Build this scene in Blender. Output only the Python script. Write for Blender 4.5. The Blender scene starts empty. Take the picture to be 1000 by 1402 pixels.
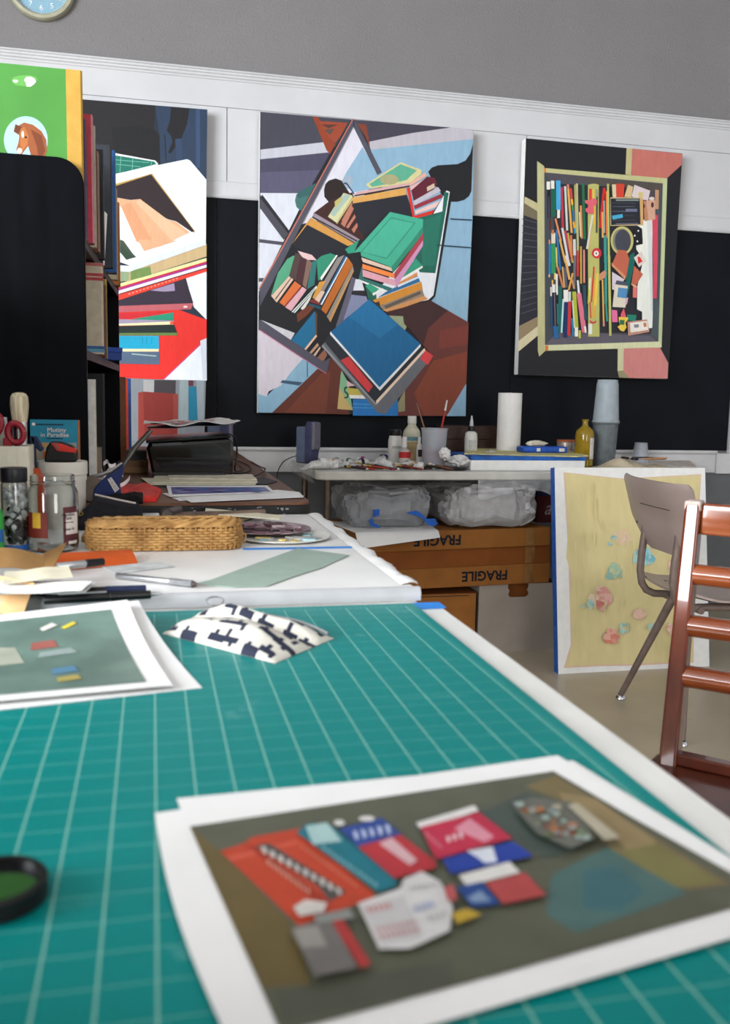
import bpy, math, random
from mathutils import Vector, Matrix
random.seed(7)
S = bpy.context.scene
COL = S.collection
PI = math.pi

# ------------------------------------------------------------------ camera
# axes: X runs right along the back wall, Y runs towards the back wall, Z is up; metres
F, PITCH, ROLL, YAW, ZC = 1245.0, -.1227, -.0204, -.2305, 1.02
R3 = Matrix.Rotation(YAW, 3, 'Z') @ Matrix.Rotation(PITCH, 3, 'X') @ Matrix.Rotation(ROLL, 3, 'Y')
CAMLOC = Vector((0, 0, ZC))
cd = bpy.data.cameras.new('camera'); cam = bpy.data.objects.new('camera', cd); COL.objects.link(cam)
cd.sensor_fit = 'VERTICAL'; cd.sensor_height = 23.6; cd.sensor_width = 23.6; cd.lens = F / 1402 * 23.6
cd.clip_start = .02; cd.clip_end = 60
cr, cf, cu = R3.col[0], R3.col[1], R3.col[2]
m = Matrix((cr, cu, -cf)).transposed().to_4x4(); m.translation = CAMLOC
cam.matrix_world = m
cd.dof.use_dof = True; cd.dof.focus_distance = 2.5; cd.dof.aperture_fstop = 4.6
S.camera = cam

def ray(x, y): return R3 @ Vector(((x - 500) / F, 1, -(y - 701) / F))
def G(x, y, z):                     # where the pixel's direction meets the level z
    d = ray(x, y); return CAMLOC + d * ((z - ZC) / d.z)
def PY(x, y, Y):                    # ... meets the upright plane Y
    d = ray(x, y); return CAMLOC + d * (Y / d.y)
def PX(x, y, X):
    d = ray(x, y); return CAMLOC + d * (X / d.x)

# ------------------------------------------------------------------ world, light, exposure
w = bpy.data.worlds.new('sky'); S.world = w; w.use_nodes = True
nt = w.node_tree; bg = nt.nodes['Background']
sky = nt.nodes.new('ShaderNodeTexSky'); sky.sky_type = 'HOSEK_WILKIE'; sky.turbidity = 6; sky.sun_direction = (-.5, -.4, .75)
nt.links.new(sky.outputs[0], bg.inputs[0]); bg.inputs[1].default_value = .6
WINDOWS = [(-3.6, -2.2), (-2.0, -.6), (-.4, 1.0)]       # along the left wall
WX, WZ0, WZ1 = -3.5, .95, 2.95
for (a, b) in WINDOWS:
    ld = bpy.data.lights.new('window_daylight', 'AREA'); ld.shape = 'RECTANGLE'
    ld.size = b - a - .1; ld.size_y = WZ1 - WZ0 - .1; ld.energy = 165; ld.color = (.93, .97, 1)
    lo = bpy.data.objects.new('window_daylight', ld); COL.objects.link(lo)
    lo.location = (WX - .05, (a + b) / 2, (WZ0 + WZ1) / 2); lo.rotation_euler = (PI / 2, 0, -PI / 2)
    lo.rotation_euler = Vector((1, .25, -.05)).to_track_quat('-Z', 'Y').to_euler()
FWX, FWY = (1.0, 2.8), -4.2                              # unseen window behind the camera, added to brighten the right side
ld = bpy.data.lights.new('window_daylight', 'AREA'); ld.shape = 'RECTANGLE'; ld.size = 1.7; ld.size_y = 1.9; ld.energy = 65; ld.color = (1, .98, .95)
lo = bpy.data.objects.new('window_daylight', ld); COL.objects.link(lo); lo.location = (1.9, FWY - .05, 1.95)
lo.rotation_euler = Vector((0, 1, -.12)).to_track_quat('-Z', 'Z').to_euler()
vs = S.view_settings; vs.view_transform = 'Standard'; vs.look = 'None'; vs.gamma = 1; vs.exposure = .45; vs.use_curve_mapping = False
try:
    S.cycles.use_denoising = True; S.cycles.max_bounces = 8; S.cycles.transparent_max_bounces = 12
    S.cycles.sample_clamp_indirect = 6
except Exception: pass

# ------------------------------------------------------------------ materials
def lin(h):
    h = h.lstrip('#'); c = [int(h[i:i + 2], 16) / 255 for i in (0, 2, 4)]
    return tuple(x / 12.92 if x <= .04045 else ((x + .055) / 1.055) ** 2.4 for x in c)
MATS = {}
def mat(key, color, rough=.6, spec=.4, metal=0, var=.12, scale=30, bump=0, bscale=200, trans=0, ior=1.45, alpha=1, stretch=None, color2=None, coat=0, sheen=0):
    """procedural surface: base colour broken up by noise, optional fine relief"""
    if key in MATS: return MATS[key]
    m = bpy.data.materials.new(key); m.use_nodes = True; n = m.node_tree.nodes; L = m.node_tree.links
    b = n['Principled BSDF']
    c = lin(color) if isinstance(color, str) else color
    tc = n.new('ShaderNodeTexCoord'); src = tc.outputs['Object']
    if stretch:
        mp = n.new('ShaderNodeMapping'); mp.inputs['Scale'].default_value = stretch; L.new(src, mp.inputs[0]); src = mp.outputs[0]
    nz = n.new('ShaderNodeTexNoise'); nz.inputs['Scale'].default_value = scale; nz.inputs['Detail'].default_value = 5
    L.new(src, nz.inputs['Vector'])
    mx = n.new('ShaderNodeMix'); mx.data_type = 'RGBA'
    c2 = (lin(color2) if isinstance(color2, str) else color2) if color2 else tuple(x * (1 - 2.2 * var) if var < .4 else x * .2 for x in c)
    c1 = c if color2 else tuple(min(1, x * (1 + var)) for x in c)
    rp = n.new('ShaderNodeMapRange'); rp.inputs[1].default_value = .35; rp.inputs[2].default_value = .65
    L.new(nz.outputs[0], rp.inputs[0]); L.new(rp.outputs[0], mx.inputs[0])
    mx.inputs[6].default_value = (*c1, 1); mx.inputs[7].default_value = (*c2, 1)
    L.new(mx.outputs[2], b.inputs['Base Color'])
    b.inputs['Roughness'].default_value = rough; b.inputs['Specular IOR Level'].default_value = spec
    b.inputs['Metallic'].default_value = metal; b.inputs['IOR'].default_value = ior
    b.inputs['Transmission Weight'].default_value = trans; b.inputs['Alpha'].default_value = alpha
    b.inputs['Coat Weight'].default_value = coat; b.inputs['Sheen Weight'].default_value = sheen
    if bump:
        n2 = n.new('ShaderNodeTexNoise'); n2.inputs['Scale'].default_value = bscale; n2.inputs['Detail'].default_value = 4
        L.new(src, n2.inputs['Vector'])
        bp = n.new('ShaderNodeBump'); bp.inputs['Strength'].default_value = bump; bp.inputs['Distance'].default_value = .004
        L.new(n2.outputs[0], bp.inputs['Height']); L.new(bp.outputs[0], b.inputs['Normal'])
    MATS[key] = m; return m
def paint_mat(key='printed_colours', rough=.5, var=.07, scale=60, stretch=(1, 1, .25)):
    """flat print or paint: the colour of each painted shape, with brush streaks"""
    if key in MATS: return MATS[key]
    m = bpy.data.materials.new(key); m.use_nodes = True; n = m.node_tree.nodes; L = m.node_tree.links
    b = n['Principled BSDF']; at = n.new('ShaderNodeVertexColor'); at.layer_name = 'Col'
    tc = n.new('ShaderNodeTexCoord'); mp = n.new('ShaderNodeMapping'); mp.inputs['Scale'].default_value = stretch
    nz = n.new('ShaderNodeTexNoise'); nz.inputs['Scale'].default_value = scale; nz.inputs['Detail'].default_value = 6
    L.new(tc.outputs['Object'], mp.inputs[0]); L.new(mp.outputs[0], nz.inputs['Vector'])
    mr = n.new('ShaderNodeMapRange'); mr.inputs[1].default_value = .25; mr.inputs[2].default_value = .75
    mr.inputs[3].default_value = 1 - var; mr.inputs[4].default_value = 1 + var
    L.new(nz.outputs[0], mr.inputs[0])
    vm = n.new('ShaderNodeVectorMath'); vm.operation = 'SCALE'
    L.new(at.outputs[0], vm.inputs[0]); L.new(mr.outputs[0], vm.inputs[3]); L.new(vm.outputs[0], b.inputs['Base Color'])
    b.inputs['Roughness'].default_value = rough; b.inputs['Specular IOR Level'].default_value = .3
    MATS[key] = m; return m

# ------------------------------------------------------------------ geometry
class MB:
    def __init__(s): s.v = []; s.f = []; s.c = []
    def add(s, vs, fs, col=None):
        o = len(s.v); s.v += [tuple(p) for p in vs]
        for f in fs: s.f.append([i + o for i in f]); s.c.append(col)
        return s
    def box(s, x0, y0, z0, x1, y1, z1, M=None, col=None):
        vs = [Vector(p) for p in ((x0, y0, z0), (x1, y0, z0), (x1, y1, z0), (x0, y1, z0), (x0, y0, z1), (x1, y0, z1), (x1, y1, z1), (x0, y1, z1))]
        if M: vs = [M @ p for p in vs]
        return s.add(vs, [(3, 2, 1, 0), (4, 5, 6, 7), (0, 1, 5, 4), (1, 2, 6, 5), (2, 3, 7, 6), (3, 0, 4, 7)], col)
    def lathe(s, prof, seg=24, c=(0, 0, 0), M=None, caps=True):
        vs = []
        for (r, z) in prof:
            for k in range(seg):
                a = 2 * PI * k / seg; vs.append(Vector((c[0] + r * math.cos(a), c[1] + r * math.sin(a), c[2] + z)))
        if M: vs = [M @ p for p in vs]
        fs = []
        for i in range(len(prof) - 1):
            for k in range(seg):
                k2 = (k + 1) % seg; fs.append((i * seg + k, i * seg + k2, (i + 1) * seg + k2, (i + 1) * seg + k))
        if caps:
            fs.append(tuple(reversed(range(seg)))); fs.append(tuple(range((len(prof) - 1) * seg, len(prof) * seg)))
        return s.add(vs, fs)
    def tube(s, pts, r, seg=10, caps=True, flat=None):
        pts = [Vector(p) for p in pts]; rs = r if isinstance(r, (list, tuple)) else [r] * len(pts)
        vs = []; ref = None
        for i, p in enumerate(pts):
            t = (pts[min(i + 1, len(pts) - 1)] - pts[max(i - 1, 0)]).normalized()
            if ref is None: ref = t.orthogonal().normalized()
            ref = (ref - t * ref.dot(t)).normalized(); bn = t.cross(ref)
            for k in range(seg):
                a = 2 * PI * k / seg; vs.append(p + (ref * math.cos(a) + bn * math.sin(a)) * rs[i])
        fs = []
        for i in range(len(pts) - 1):
            for k in range(seg):
                k2 = (k + 1) % seg; fs.append((i * seg + k, i * seg + k2, (i + 1) * seg + k2, (i + 1) * seg + k))
        if caps:
            fs.append(tuple(reversed(range(seg)))); fs.append(tuple(range((len(pts) - 1) * seg, len(pts) * seg)))
        return s.add(vs, fs)
    def prism(s, poly, d0, d1, axis='z', M=None, col=None):
        """extrude a 2D outline along an axis"""
        def P(a, b, d): return Vector((a, b, d)) if axis == 'z' else Vector((a, d, b)) if axis == 'y' else Vector((d, a, b))
        n = len(poly); vs = [P(a, b, d0) for a, b in poly] + [P(a, b, d1) for a, b in poly]
        if M: vs = [M @ p for p in vs]
        fs = [tuple(reversed(range(n))), tuple(range(n, 2 * n))] + [(i, (i + 1) % n, n + (i + 1) % n, n + i) for i in range(n)]
        if axis == 'y': fs = [tuple(reversed(f)) for f in fs]
        return s.add(vs, fs, col)
    def grid(s, fn, nu, nv, col=None):
        vs = [fn(i / nu, j / nv) for j in range(nv + 1) for i in range(nu + 1)]
        fs = [(j * (nu + 1) + i, j * (nu + 1) + i + 1, (j + 1) * (nu + 1) + i + 1, (j + 1) * (nu + 1) + i) for j in range(nv) for i in range(nu)]
        return s.add(vs, fs, col)
    def thicken(s, th):
        """give an open sheet its thickness, with a crisp rim of its own"""
        V = [Vector(p) for p in s.v]; N = [Vector() for _ in V]; cnt = {}
        for f in s.f:
            n = (V[f[1]] - V[f[0]]).cross(V[f[2]] - V[f[0]])
            for i, a in enumerate(f):
                N[a] += n; b = f[(i + 1) % len(f)]; cnt[(a, b)] = 1
        n0 = len(V); bot = [tuple(p - (q.normalized() * th if q.length else Vector((0, 0, th)))) for p, q in zip(V, N)]
        s.v += bot; nf = len(s.f)
        for k in range(nf): s.f.append([i + n0 for i in reversed(s.f[k])]); s.c.append(s.c[k])
        for (a, b) in list(cnt):
            if (b, a) not in cnt:
                o = len(s.v); s.v += [tuple(V[b]), tuple(V[a]), bot[a], bot[b]]; s.f.append([o, o + 1, o + 2, o + 3]); s.c.append(None)
        return s
    def build(s, name, m, parent=None, smooth=40, bevel=0, seg=2, sub=0, solid=0, origin=None, shell=None):
        if solid: s.thicken(solid)
        me = bpy.data.meshes.new(name)
        vs = s.v
        if origin is not None: vs = [tuple(Vector(p) - Vector(origin)) for p in vs]
        me.from_pydata(vs, [], s.f); me.validate()
        if any(c is not None for c in s.c):
            at = me.color_attributes.new('Col', 'FLOAT_COLOR', 'CORNER')
            for p, c in zip(me.polygons, s.c):
                for li in p.loop_indices: at.data[li].color = (*(c or (1, 1, 1)), 1)
        for p in me.polygons: p.use_smooth = bool(smooth)
        if smooth: me.set_sharp_from_angle(angle=math.radians(smooth))
        me.materials.append(m)
        o = bpy.data.objects.new(name, me); COL.objects.link(o)
        if origin is not None and parent is None: o.location = origin
        if parent is not None: o.parent = parent
        if bevel:
            md = o.modifiers.new('bevel', 'BEVEL'); md.width = bevel; md.segments = seg; md.limit_method = 'ANGLE'; md.angle_limit = math.radians(50)
        if sub: md = o.modifiers.new('sub', 'SUBSURF'); md.levels = sub; md.render_levels = sub
        return o
def tag(o, label, cat, group=None):
    o['label'] = label; o['category'] = cat
    if group: o['group'] = group
    return o
def thing(name, label, cat, loc=(0, 0, 0), rz=0, group=None, rot=None):
    o = bpy.data.objects.new(name, None); COL.objects.link(o); o.empty_display_size = .05
    o.location = loc; o.rotation_euler = rot if rot else (0, 0, rz)
    return tag(o, label, cat, group)
def struct(o): o['kind'] = 'structure'; return o
def rounded(w, h, r, n=4):
    """rounded rectangle outline centred on 0"""
    out = []
    for cx, cy, a0 in ((w / 2 - r, h / 2 - r, 0), (-w / 2 + r, h / 2 - r, 90), (-w / 2 + r, -h / 2 + r, 180), (w / 2 - r, -h / 2 + r, 270)):
        for k in range(n + 1):
            a = math.radians(a0 + 90 * k / n); out.append((cx + r * math.cos(a), cy + r * math.sin(a)))
    return out
def arc_pts(c, r, a0, a1, n, u=Vector((1, 0, 0)), v=Vector((0, 0, 1))):
    return [Vector(c) + u * r * math.cos(math.radians(a0 + (a1 - a0) * k / n)) + v * r * math.sin(math.radians(a0 + (a1 - a0) * k / n)) for k in range(n + 1)]
FONT = None
def text_mesh(txt, size, shear=0, extrude=.0002, bold=0):
    cu_ = bpy.data.curves.new('lettering', 'FONT'); cu_.body = txt; cu_.size = size; cu_.align_x = 'CENTER'; cu_.align_y = 'CENTER'
    cu_.extrude = extrude; cu_.shear = shear; cu_.offset = bold; cu_.resolution_u = 3
    ob = bpy.data.objects.new('lettering', cu_); COL.objects.link(ob)
    dg = bpy.context.evaluated_depsgraph_get(); me = bpy.data.meshes.new_from_object(ob.evaluated_get(dg))
    bpy.data.objects.remove(ob); bpy.data.curves.remove(cu_)
    return me
def lettering(txt, size, m, parent, loc, xdir, ydir, name='lettering', shear=0, sx=1, bold=0):
    """flat lettering: xdir is the reading direction, ydir is up on the letters (parent space)"""
    me = text_mesh(txt, size, shear, bold=bold); me.materials.clear(); me.materials.append(m); me.name = name
    o = bpy.data.objects.new(name, me); COL.objects.link(o); o.parent = parent
    x = Vector(xdir).normalized(); y = Vector(ydir).normalized(); z = x.cross(y)
    M = Matrix((x * sx, y, z)).transposed().to_4x4(); M.translation = Vector(loc); o.matrix_local = M
    return o
GAIN = 1.0
def pc(h):            # a painted colour as its own reflectance
    return tuple(min(.92, x * GAIN) for x in lin(h))
class Paint:
    """flat painted or printed shapes, each a thin layer on the plane that proj() maps pixels to"""
    def __init__(s, proj, normal, step=.00005): s.p = proj; s.n = Vector(normal); s.mb = MB(); s.k = 0; s.step = step
    def poly(s, col, pts, crop=(0, 0, 1)):
        s.k += 1; off = s.n * (s.step * s.k + .0002)
        P = [s.p(crop[0] + x / crop[2], crop[1] + y / crop[2]) + off for x, y in pts]
        nn = Vector((0, 0, 0))
        for i in range(len(P)):
            a, b = P[i], P[(i + 1) % len(P)]; nn += a.cross(b)
        if nn.dot(s.n) < 0: P.reverse()
        s.mb.add(P, [tuple(range(len(P)))], pc(col))
    def line(s, col, x0, y0, x1, y1, w, crop=(0, 0, 1), w1=None):
        dx, dy = x1 - x0, y1 - y0; l = math.hypot(dx, dy) or 1; nx, ny = -dy / l / 2, dx / l / 2; w1 = w if w1 is None else w1
        s.poly(col, [(x0 + nx * w, y0 + ny * w), (x1 + nx * w1, y1 + ny * w1), (x1 - nx * w1, y1 - ny * w1), (x0 - nx * w, y0 - ny * w)], crop)
    def oval(s, col, cx, cy, rx, ry, crop=(0, 0, 1), n=20, rot=0, wob=0):
        pts = []
        for k in range(n):
            a = 2 * PI * k / n; q = 1 + (random.uniform(-wob, wob) if wob else 0)
            x, y = rx * math.cos(a) * q, ry * math.sin(a) * q; c, s_ = math.cos(rot), math.sin(rot)
            pts.append((cx + x * c - y * s_, cy + x * s_ + y * c))
        s.poly(col, pts, crop)
    def build(s, name, parent, origin, m=None):
        return s.mb.build(name, m or paint_mat(), parent, smooth=0, origin=origin)
# ================================================================== the setting
YW = 4.1
XL, XR, YF, ZT = -3.5, 4.6, -4.2, 3.3
m_plaster = mat('grey_plaster', '#7d7b7c', .85, .2, var=.015, scale=3, bump=1.0, bscale=120)
m_white = mat('white_paint', '#c2c2c5', .5, .35, var=.02, scale=5)
m_white2 = mat('white_paint_old', '#c6c6c8', .45, .4, var=.04, scale=9)
m_board = mat('blackboard_slate', '#0b0d13', .5, .12, var=.2, scale=4, color2='#10131a')
m_lower = mat('lower_wall_grey', '#6d7073', .8, .2, var=.06, scale=5)
m_floor = mat('vinyl_floor', '#b3a791', .3, .45, var=.1, scale=5, color2='#a99d88')
m_black = mat('black_plastic', '#0c0c0e', .35, .45, var=.1)
m_chrome = mat('chrome', '#c9c9cc', .18, .5, metal=1, var=.05)

def vinyl(m):
    n = m.node_tree.nodes; L = m.node_tree.links; b = n['Principled BSDF']
    tc = n.new('ShaderNodeTexCoord'); mp = n.new('ShaderNodeMapping'); mp.inputs['Scale'].default_value = (1.5, 2.6, 1); mp.inputs['Rotation'].default_value = (0, 0, .5)
    L.new(tc.outputs['Object'], mp.inputs[0])
    nz = n.new('ShaderNodeTexNoise'); nz.inputs['Scale'].default_value = 24; nz.inputs['Detail'].default_value = 8; L.new(mp.outputs[0], nz.inputs['Vector'])
    mr = n.new('ShaderNodeMapRange'); mr.inputs[1].default_value = .66; mr.inputs[2].default_value = .76; mr.inputs[4].default_value = .7; L.new(nz.outputs[0], mr.inputs[0])
    old = b.inputs['Base Color'].links[0].from_socket
    mx = n.new('ShaderNodeMix'); mx.data_type = 'RGBA'; L.new(mr.outputs[0], mx.inputs[0]); L.new(old, mx.inputs[6]); mx.inputs[7].default_value = (*lin('#7d705e'), 1)
    L.new(mx.outputs[2], b.inputs['Base Color'])
vinyl(m_floor)
struct(MB().box(XL, YF, -.1, XR, YW, 0).build('floor', m_floor, smooth=0))
struct(MB().box(XL, YF, ZT, XR, YW, ZT + .1).build('ceiling', m_white, smooth=0))
fw = MB().box(XL, YF - .15, 0, FWX[0], YF, ZT).box(FWX[1], YF - .15, 0, XR, YF, ZT).box(FWX[0], YF - .15, 0, FWX[1], YF, WZ0).box(FWX[0], YF - .15, WZ1, FWX[1], YF, ZT)
struct(fw.build('wall_front', mat('warm_grey_wall', '#8f8b84', .8, .2, var=.03), smooth=0))
struct(MB().box(XR, YF, 0, XR + .15, YW, ZT).build('wall_right', m_white2, smooth=0))
mb = MB(); ys = [YF] + [y for ab in WINDOWS for y in ab] + [YW]
mb.box(XL - .15, YF, 0, XL, YW, WZ0).box(XL - .15, YF, WZ1, XL, YW, ZT)
for i in range(0, len(ys), 2): mb.box(XL - .15, ys[i], WZ0, XL, ys[i + 1], WZ1)
struct(mb.build('wall_left', m_white2, smooth=0))
for i, (a, b) in enumerate(WINDOWS):
    e = thing('window_%d' % (i + 1), '', ''); del e['label'], e['category']; struct(e)
    f = MB(); f.box(XL - .1, a, WZ0, XL + .02, a + .05, WZ1).box(XL - .1, b - .05, WZ0, XL + .02, b, WZ1).box(XL - .1, a, WZ0, XL + .03, b, WZ0 + .05).box(XL - .1, a, WZ1 - .05, XL + .02, b, WZ1)
    f.build('window_frame', m_white, e, smooth=0)

e = thing('window_4', '', ''); del e['label'], e['category']; struct(e)  # frame of the added window behind the camera
MB().box(FWX[0], YF - .1, WZ0, FWX[0] + .05, YF + .02, WZ1).box(FWX[1] - .05, YF - .1, WZ0, FWX[1], YF + .02, WZ1).box(FWX[0] + .05, YF - .1, WZ0, FWX[1] - .05, YF + .03, WZ0 + .05).box(FWX[0] + .05, YF - .1, WZ1 - .05, FWX[1] - .05, YF + .02, WZ1).build('window_frame', m_white, e, smooth=0)
# back wall: plaster above, white boarding, blackboard, chalk rail, grey below
wb = struct(MB().box(XL, YW, 0, XR, YW + .15, ZT).build('wall_back', m_plaster, smooth=0))
def wpart(name, x0, x1, z0, z1, d, m, d0=0, bevel=.0015):
    return MB().box(x0, YW - d, z0, x1, YW - d0, z1).build(name, m, wb, smooth=0, bevel=bevel)
Z_M1, Z_M0, Z_F0, Z_P0, Z_T0, Z_B1, Z_B0 = 2.39, 2.352, 2.243, 1.940, 1.883, 1.868, .801
wpart('lower_wall', XL, XR, 0, .69, .004, m_lower)
cuts = [XL, -2.42, -1.05, .32, 1.69, 3.06, XR]
for i in range(len(cuts) - 1): wpart('white_panel', cuts[i] + .0015, cuts[i + 1] - .0015, Z_P0, Z_F0, .010, m_white)
cuts = [XL, -2.48, -1.1, .277, 1.655, 2.842]
for i in range(len(cuts) - 1): wpart('blackboard_panel', cuts[i] + .001, cuts[i + 1] - .001, Z_B0, Z_B1, .012, m_board)
# picture-rail moulding with its steps
prof = [(0, Z_M1), (.034, Z_M1), (.036, Z_M1 - .006), (.030, Z_M1 - .010), (.030, Z_M1 - .016), (.024, Z_M1 - .020), (.024, Z_M1 - .027), (.018, Z_M1 - .031), (.016, Z_M0), (0, Z_M0)]
struct(MB().prism([(YW - a, b) for a, b in prof], XL, XR, axis='x').build('trim_1', m_white, smooth=0))
struct(MB().box(XL, YW - .016, Z_F0, XR, YW, Z_M0).build('trim_2', m_white, smooth=0, bevel=.003))
struct(MB().prism([(YW, Z_T0), (YW - .016, Z_T0), (YW - .016, Z_P0 - .004), (YW - .012, Z_P0), (YW, Z_P0)], XL, XR, axis='x').build('trim_3', m_white, smooth=0))
struct(MB().prism([(YW, Z_B1), (YW - .020, Z_B1), (YW - .024, Z_B1 + .006), (YW - .018, Z_T0), (YW, Z_T0)], XL, 2.9, axis='x').build('trim_4', m_white2, smooth=0))
struct(MB().prism([(YW, .69), (YW - .020, .69), (YW - .020, .782), (YW - .030, .785), (YW - .034, .792), (YW - .034, .801), (YW, .801)], XL, 2.775, axis='x').build('trim_5', m_white2, smooth=0))
struct(MB().box(2.777, YW - .03, .685, XR, YW, .787).build('trim_6', m_white2, smooth=0, bevel=.002))
struct(MB().box(2.845, YW - .03, .787, 3.0, YW, Z_B1).build('trim_7', m_white2, smooth=0, bevel=.004))

# ================================================================== tables
m_top = mat('white_table_laminate', '#dddcd8', .35, .45, var=.03, scale=12)
m_metal = mat('grey_leg_metal', '#5d5f63', .4, .5, metal=.6, var=.1)
MZ, WZ, BZ, FZ = .766, .782, .805, .75
def legs(t, spots, z1, m, s=.02):
    for (x, y) in spots: MB().box(x - s, y - s, 0, x + s, y + s, z1).build('leg', m, t, smooth=0, bevel=.003)
t = thing('work_table', 'white work table carrying the green cutting mat', 'table', (0, 0, 0))
MB().box(-.85, -.45, .73, .354, 1.096, MZ - .0035).build('tabletop', m_top, t, smooth=0, bevel=.002)
legs(t, [(-.78, -.38), (.29, -.38), (-.78, 1.03), (.29, 1.03)], .73, m_metal)
tape = mat('blue_painters_tape', '#2f7fd0', .6, .3, var=.06)
p = [G(569, 827.5, .7635), G(590, 824.5, .7635), G(599, 829, .7635), G(576, 830.5, .7635)]
y0 = 1.045
MB().box(.3205, 1.062, .7633, .356, 1.092, .7645).build('tape_strip', tape, t, smooth=0)

m_paper = mat('white_cover_paper', '#e2e1df', .38, .45, var=.03, scale=7, bump=.05, bscale=20)
def smudged(m):
    n = m.node_tree.nodes; L = m.node_tree.links; b = n['Principled BSDF']
    tc = n.new('ShaderNodeTexCoord'); nz = n.new('ShaderNodeTexNoise'); nz.inputs['Scale'].default_value = 16; nz.inputs['Detail'].default_value = 9; nz.inputs['Roughness'].default_value = .75
    L.new(tc.outputs['Object'], nz.inputs['Vector'])
    mr = n.new('ShaderNodeMapRange'); mr.inputs[1].default_value = .66; mr.inputs[2].default_value = .74; L.new(nz.outputs[0], mr.inputs[0])
    old = b.inputs['Base Color'].links[0].from_socket
    mx = n.new('ShaderNodeMix'); mx.data_type = 'RGBA'; L.new(mr.outputs[0], mx.inputs[0]); L.new(old, mx.inputs[6]); mx.inputs[7].default_value = (*lin('#8f8f94'), 1)
    L.new(mx.outputs[2], b.inputs['Base Color'])
smudged(m_paper)
t = thing('paint_table', 'paint-marked white table behind the cutting mat', 'table', (0, 0, 0))
MB().box(-.85, 1.10, .735, .330, 1.855, WZ - .0004).build('tabletop', m_paper, t, smooth=0, bevel=.004, seg=3)
# plastic cover: a pale rolled lip along the front and right edges
lip = mat('grey_table_edging', '#a8a9ac', .35, .5, var=.03)
MB().prism([(1.0955, .7665), (1.0955, .777), (1.099, .7828), (1.106, .7832), (1.106, .7665)], -.85, .333, axis='x').build('edging', lip, t, smooth=60)
rag = MB()
def ragf(u, v):
    y = 1.12 + u * .73; x = .312 + v * .024 + .003 * math.sin(u * 40) * v
    return (x, y, WZ + .0006 + .0028 * math.sin(v * 2.6) + .0016 * (math.sin(u * 57) + math.sin(u * 131)) * v * (1 - v * .5) - .002 * max(0, v - .8) * 4)
rag.grid(ragf, 60, 6); rag.build('paper_edge', m_paper, t, smooth=60)
MB().box(G(330, 747, WZ).x, 1.417, WZ + .0002, .334, 1.430, WZ + .0009).build('tape_strip', tape, t, smooth=0)
legs(t, [(-.78, 1.17), (.26, 1.17), (-.78, 1.79), (.26, 1.79)], .735, m_metal)

m_wood = mat('brown_desk_veneer', '#6b4630', .45, .4, var=.18, scale=18, stretch=(1, 8, 8))
m_edge = mat('scuffed_black_edge', '#131316', .45, .4, var=.2, color2='#0c0c0e', scale=60)
t = thing('writing_desk', 'brown veneer desk with a thick scuffed black edge', 'desk', (0, 0, 0))
ol = [(-.85, 1.865), (.295, 1.865), (.314, 1.872), (.324, 1.884), (.328, 1.905), (.328, 4.02), (-.85, 4.02)]
MB().prism([(a * 1 - (.004 if a > 0 else 0), b + (.004 if b < 2 else 0)) for a, b in ol], BZ - .006, BZ - .0004).build('tabletop', m_wood, t, smooth=0)
MB().prism(ol, .768, BZ - .006).build('edge_band', m_edge, t, smooth=30, bevel=.002)
sc = mat('pale_paint_scuffs', '#8d8d90', .7, .2)
for k in range(46):
    x = random.uniform(.07, .29); z = random.uniform(.772, .795); wd = random.uniform(.001, .007)
    if k == 0: sm = MB()
    sm.box(x, 1.8643, z, x + wd, 1.866, z + random.uniform(.001, .004))
sm = sm.build('paint_scuffs', sc, t, smooth=0); sm['kind'] = 'stuff'
legs(t, [(-.78, 1.95), (.26, 1.95), (-.78, 3.9), (.26, 3.9)], .768, mat('black_leg', '#101012', .5, .4))

# folding table by the blackboard, wrapped in clear plastic
m_fold = mat('folding_table_top', '#c8c7c2', .45, .4, var=.05, scale=14, color2='#b7b6b0')
t = thing('folding_table', 'grey-white folding table wrapped in clear plastic, crowded with paints', 'table', (0, 0, 0))
m_legd = mat('dark_bronze_tube', '#5d5048', .3, .5, metal=.8, var=.1)
FX0, FX1, FY0, FY1 = .60, 2.13, 3.36, 4.04
top = rounded(FX1 - FX0, FY1 - FY0, .045, 5); cx, cy = (FX0 + FX1) / 2, (FY0 + FY1) / 2
MB().prism([(a + cx, b + cy) for a, b in top], FZ - .034, FZ - .0004).build('tabletop', m_fold, t, smooth=35, bevel=.006, seg=3)
for x in (FX0 + .055, FX1 - .12):
    lg = MB(); y0, y1 = FY0 + .07, FY1 - .07
    MB().tube([(x, y0, FZ - .035), (x, y0, .02)], .013, 12).build('leg', m_legd, t)
    MB().tube([(x, y1, FZ - .035), (x, y1, .02)], .013, 12).build('leg', m_legd, t)
    MB().tube([(x, y0, .32), (x, y1, .32)], .009, 10).build('crossbar', m_metal, t)
    for y in (y0, y1): MB().lathe([(.014, 0), (.017, .004), (.017, .02), (.013, .03)], 14, (x, y, 0)).build('foot', m_black, t)
m_wrap = mat('clear_plastic_wrap', '#e8eaee', .15, .6, var=.05, alpha=.28)
def wrinkled_sheet(x0, x1, ztop, drop, y, seed, amp=.012, nx=60, nz=14):
    rnd = random.Random(seed); ph = [rnd.uniform(0, 6) for _ in range(8)]; fr = [rnd.uniform(20, 120) for _ in range(8)]
    def fn(u, v):
        x = x0 + (x1 - x0) * u
        d = drop * (.75 + .25 * math.sin(u * 9 + ph[0])) * v
        yy = y - amp * .6 * v - amp * sum(math.sin(fr[k] * x + ph[k] + v * 5 * (k % 3 - 1)) for k in range(5)) / 5 * (.3 + v)
        return (x, yy, ztop - d + .003 * math.sin(fr[5] * x + ph[6]) * v)
    return MB().grid(fn, nx, nz)
wrinkled_sheet(1.24, 1.80, FZ - .033, .075, FY0 - .004, 3).build('plastic_wrap', m_wrap, t, smooth=25)
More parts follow.
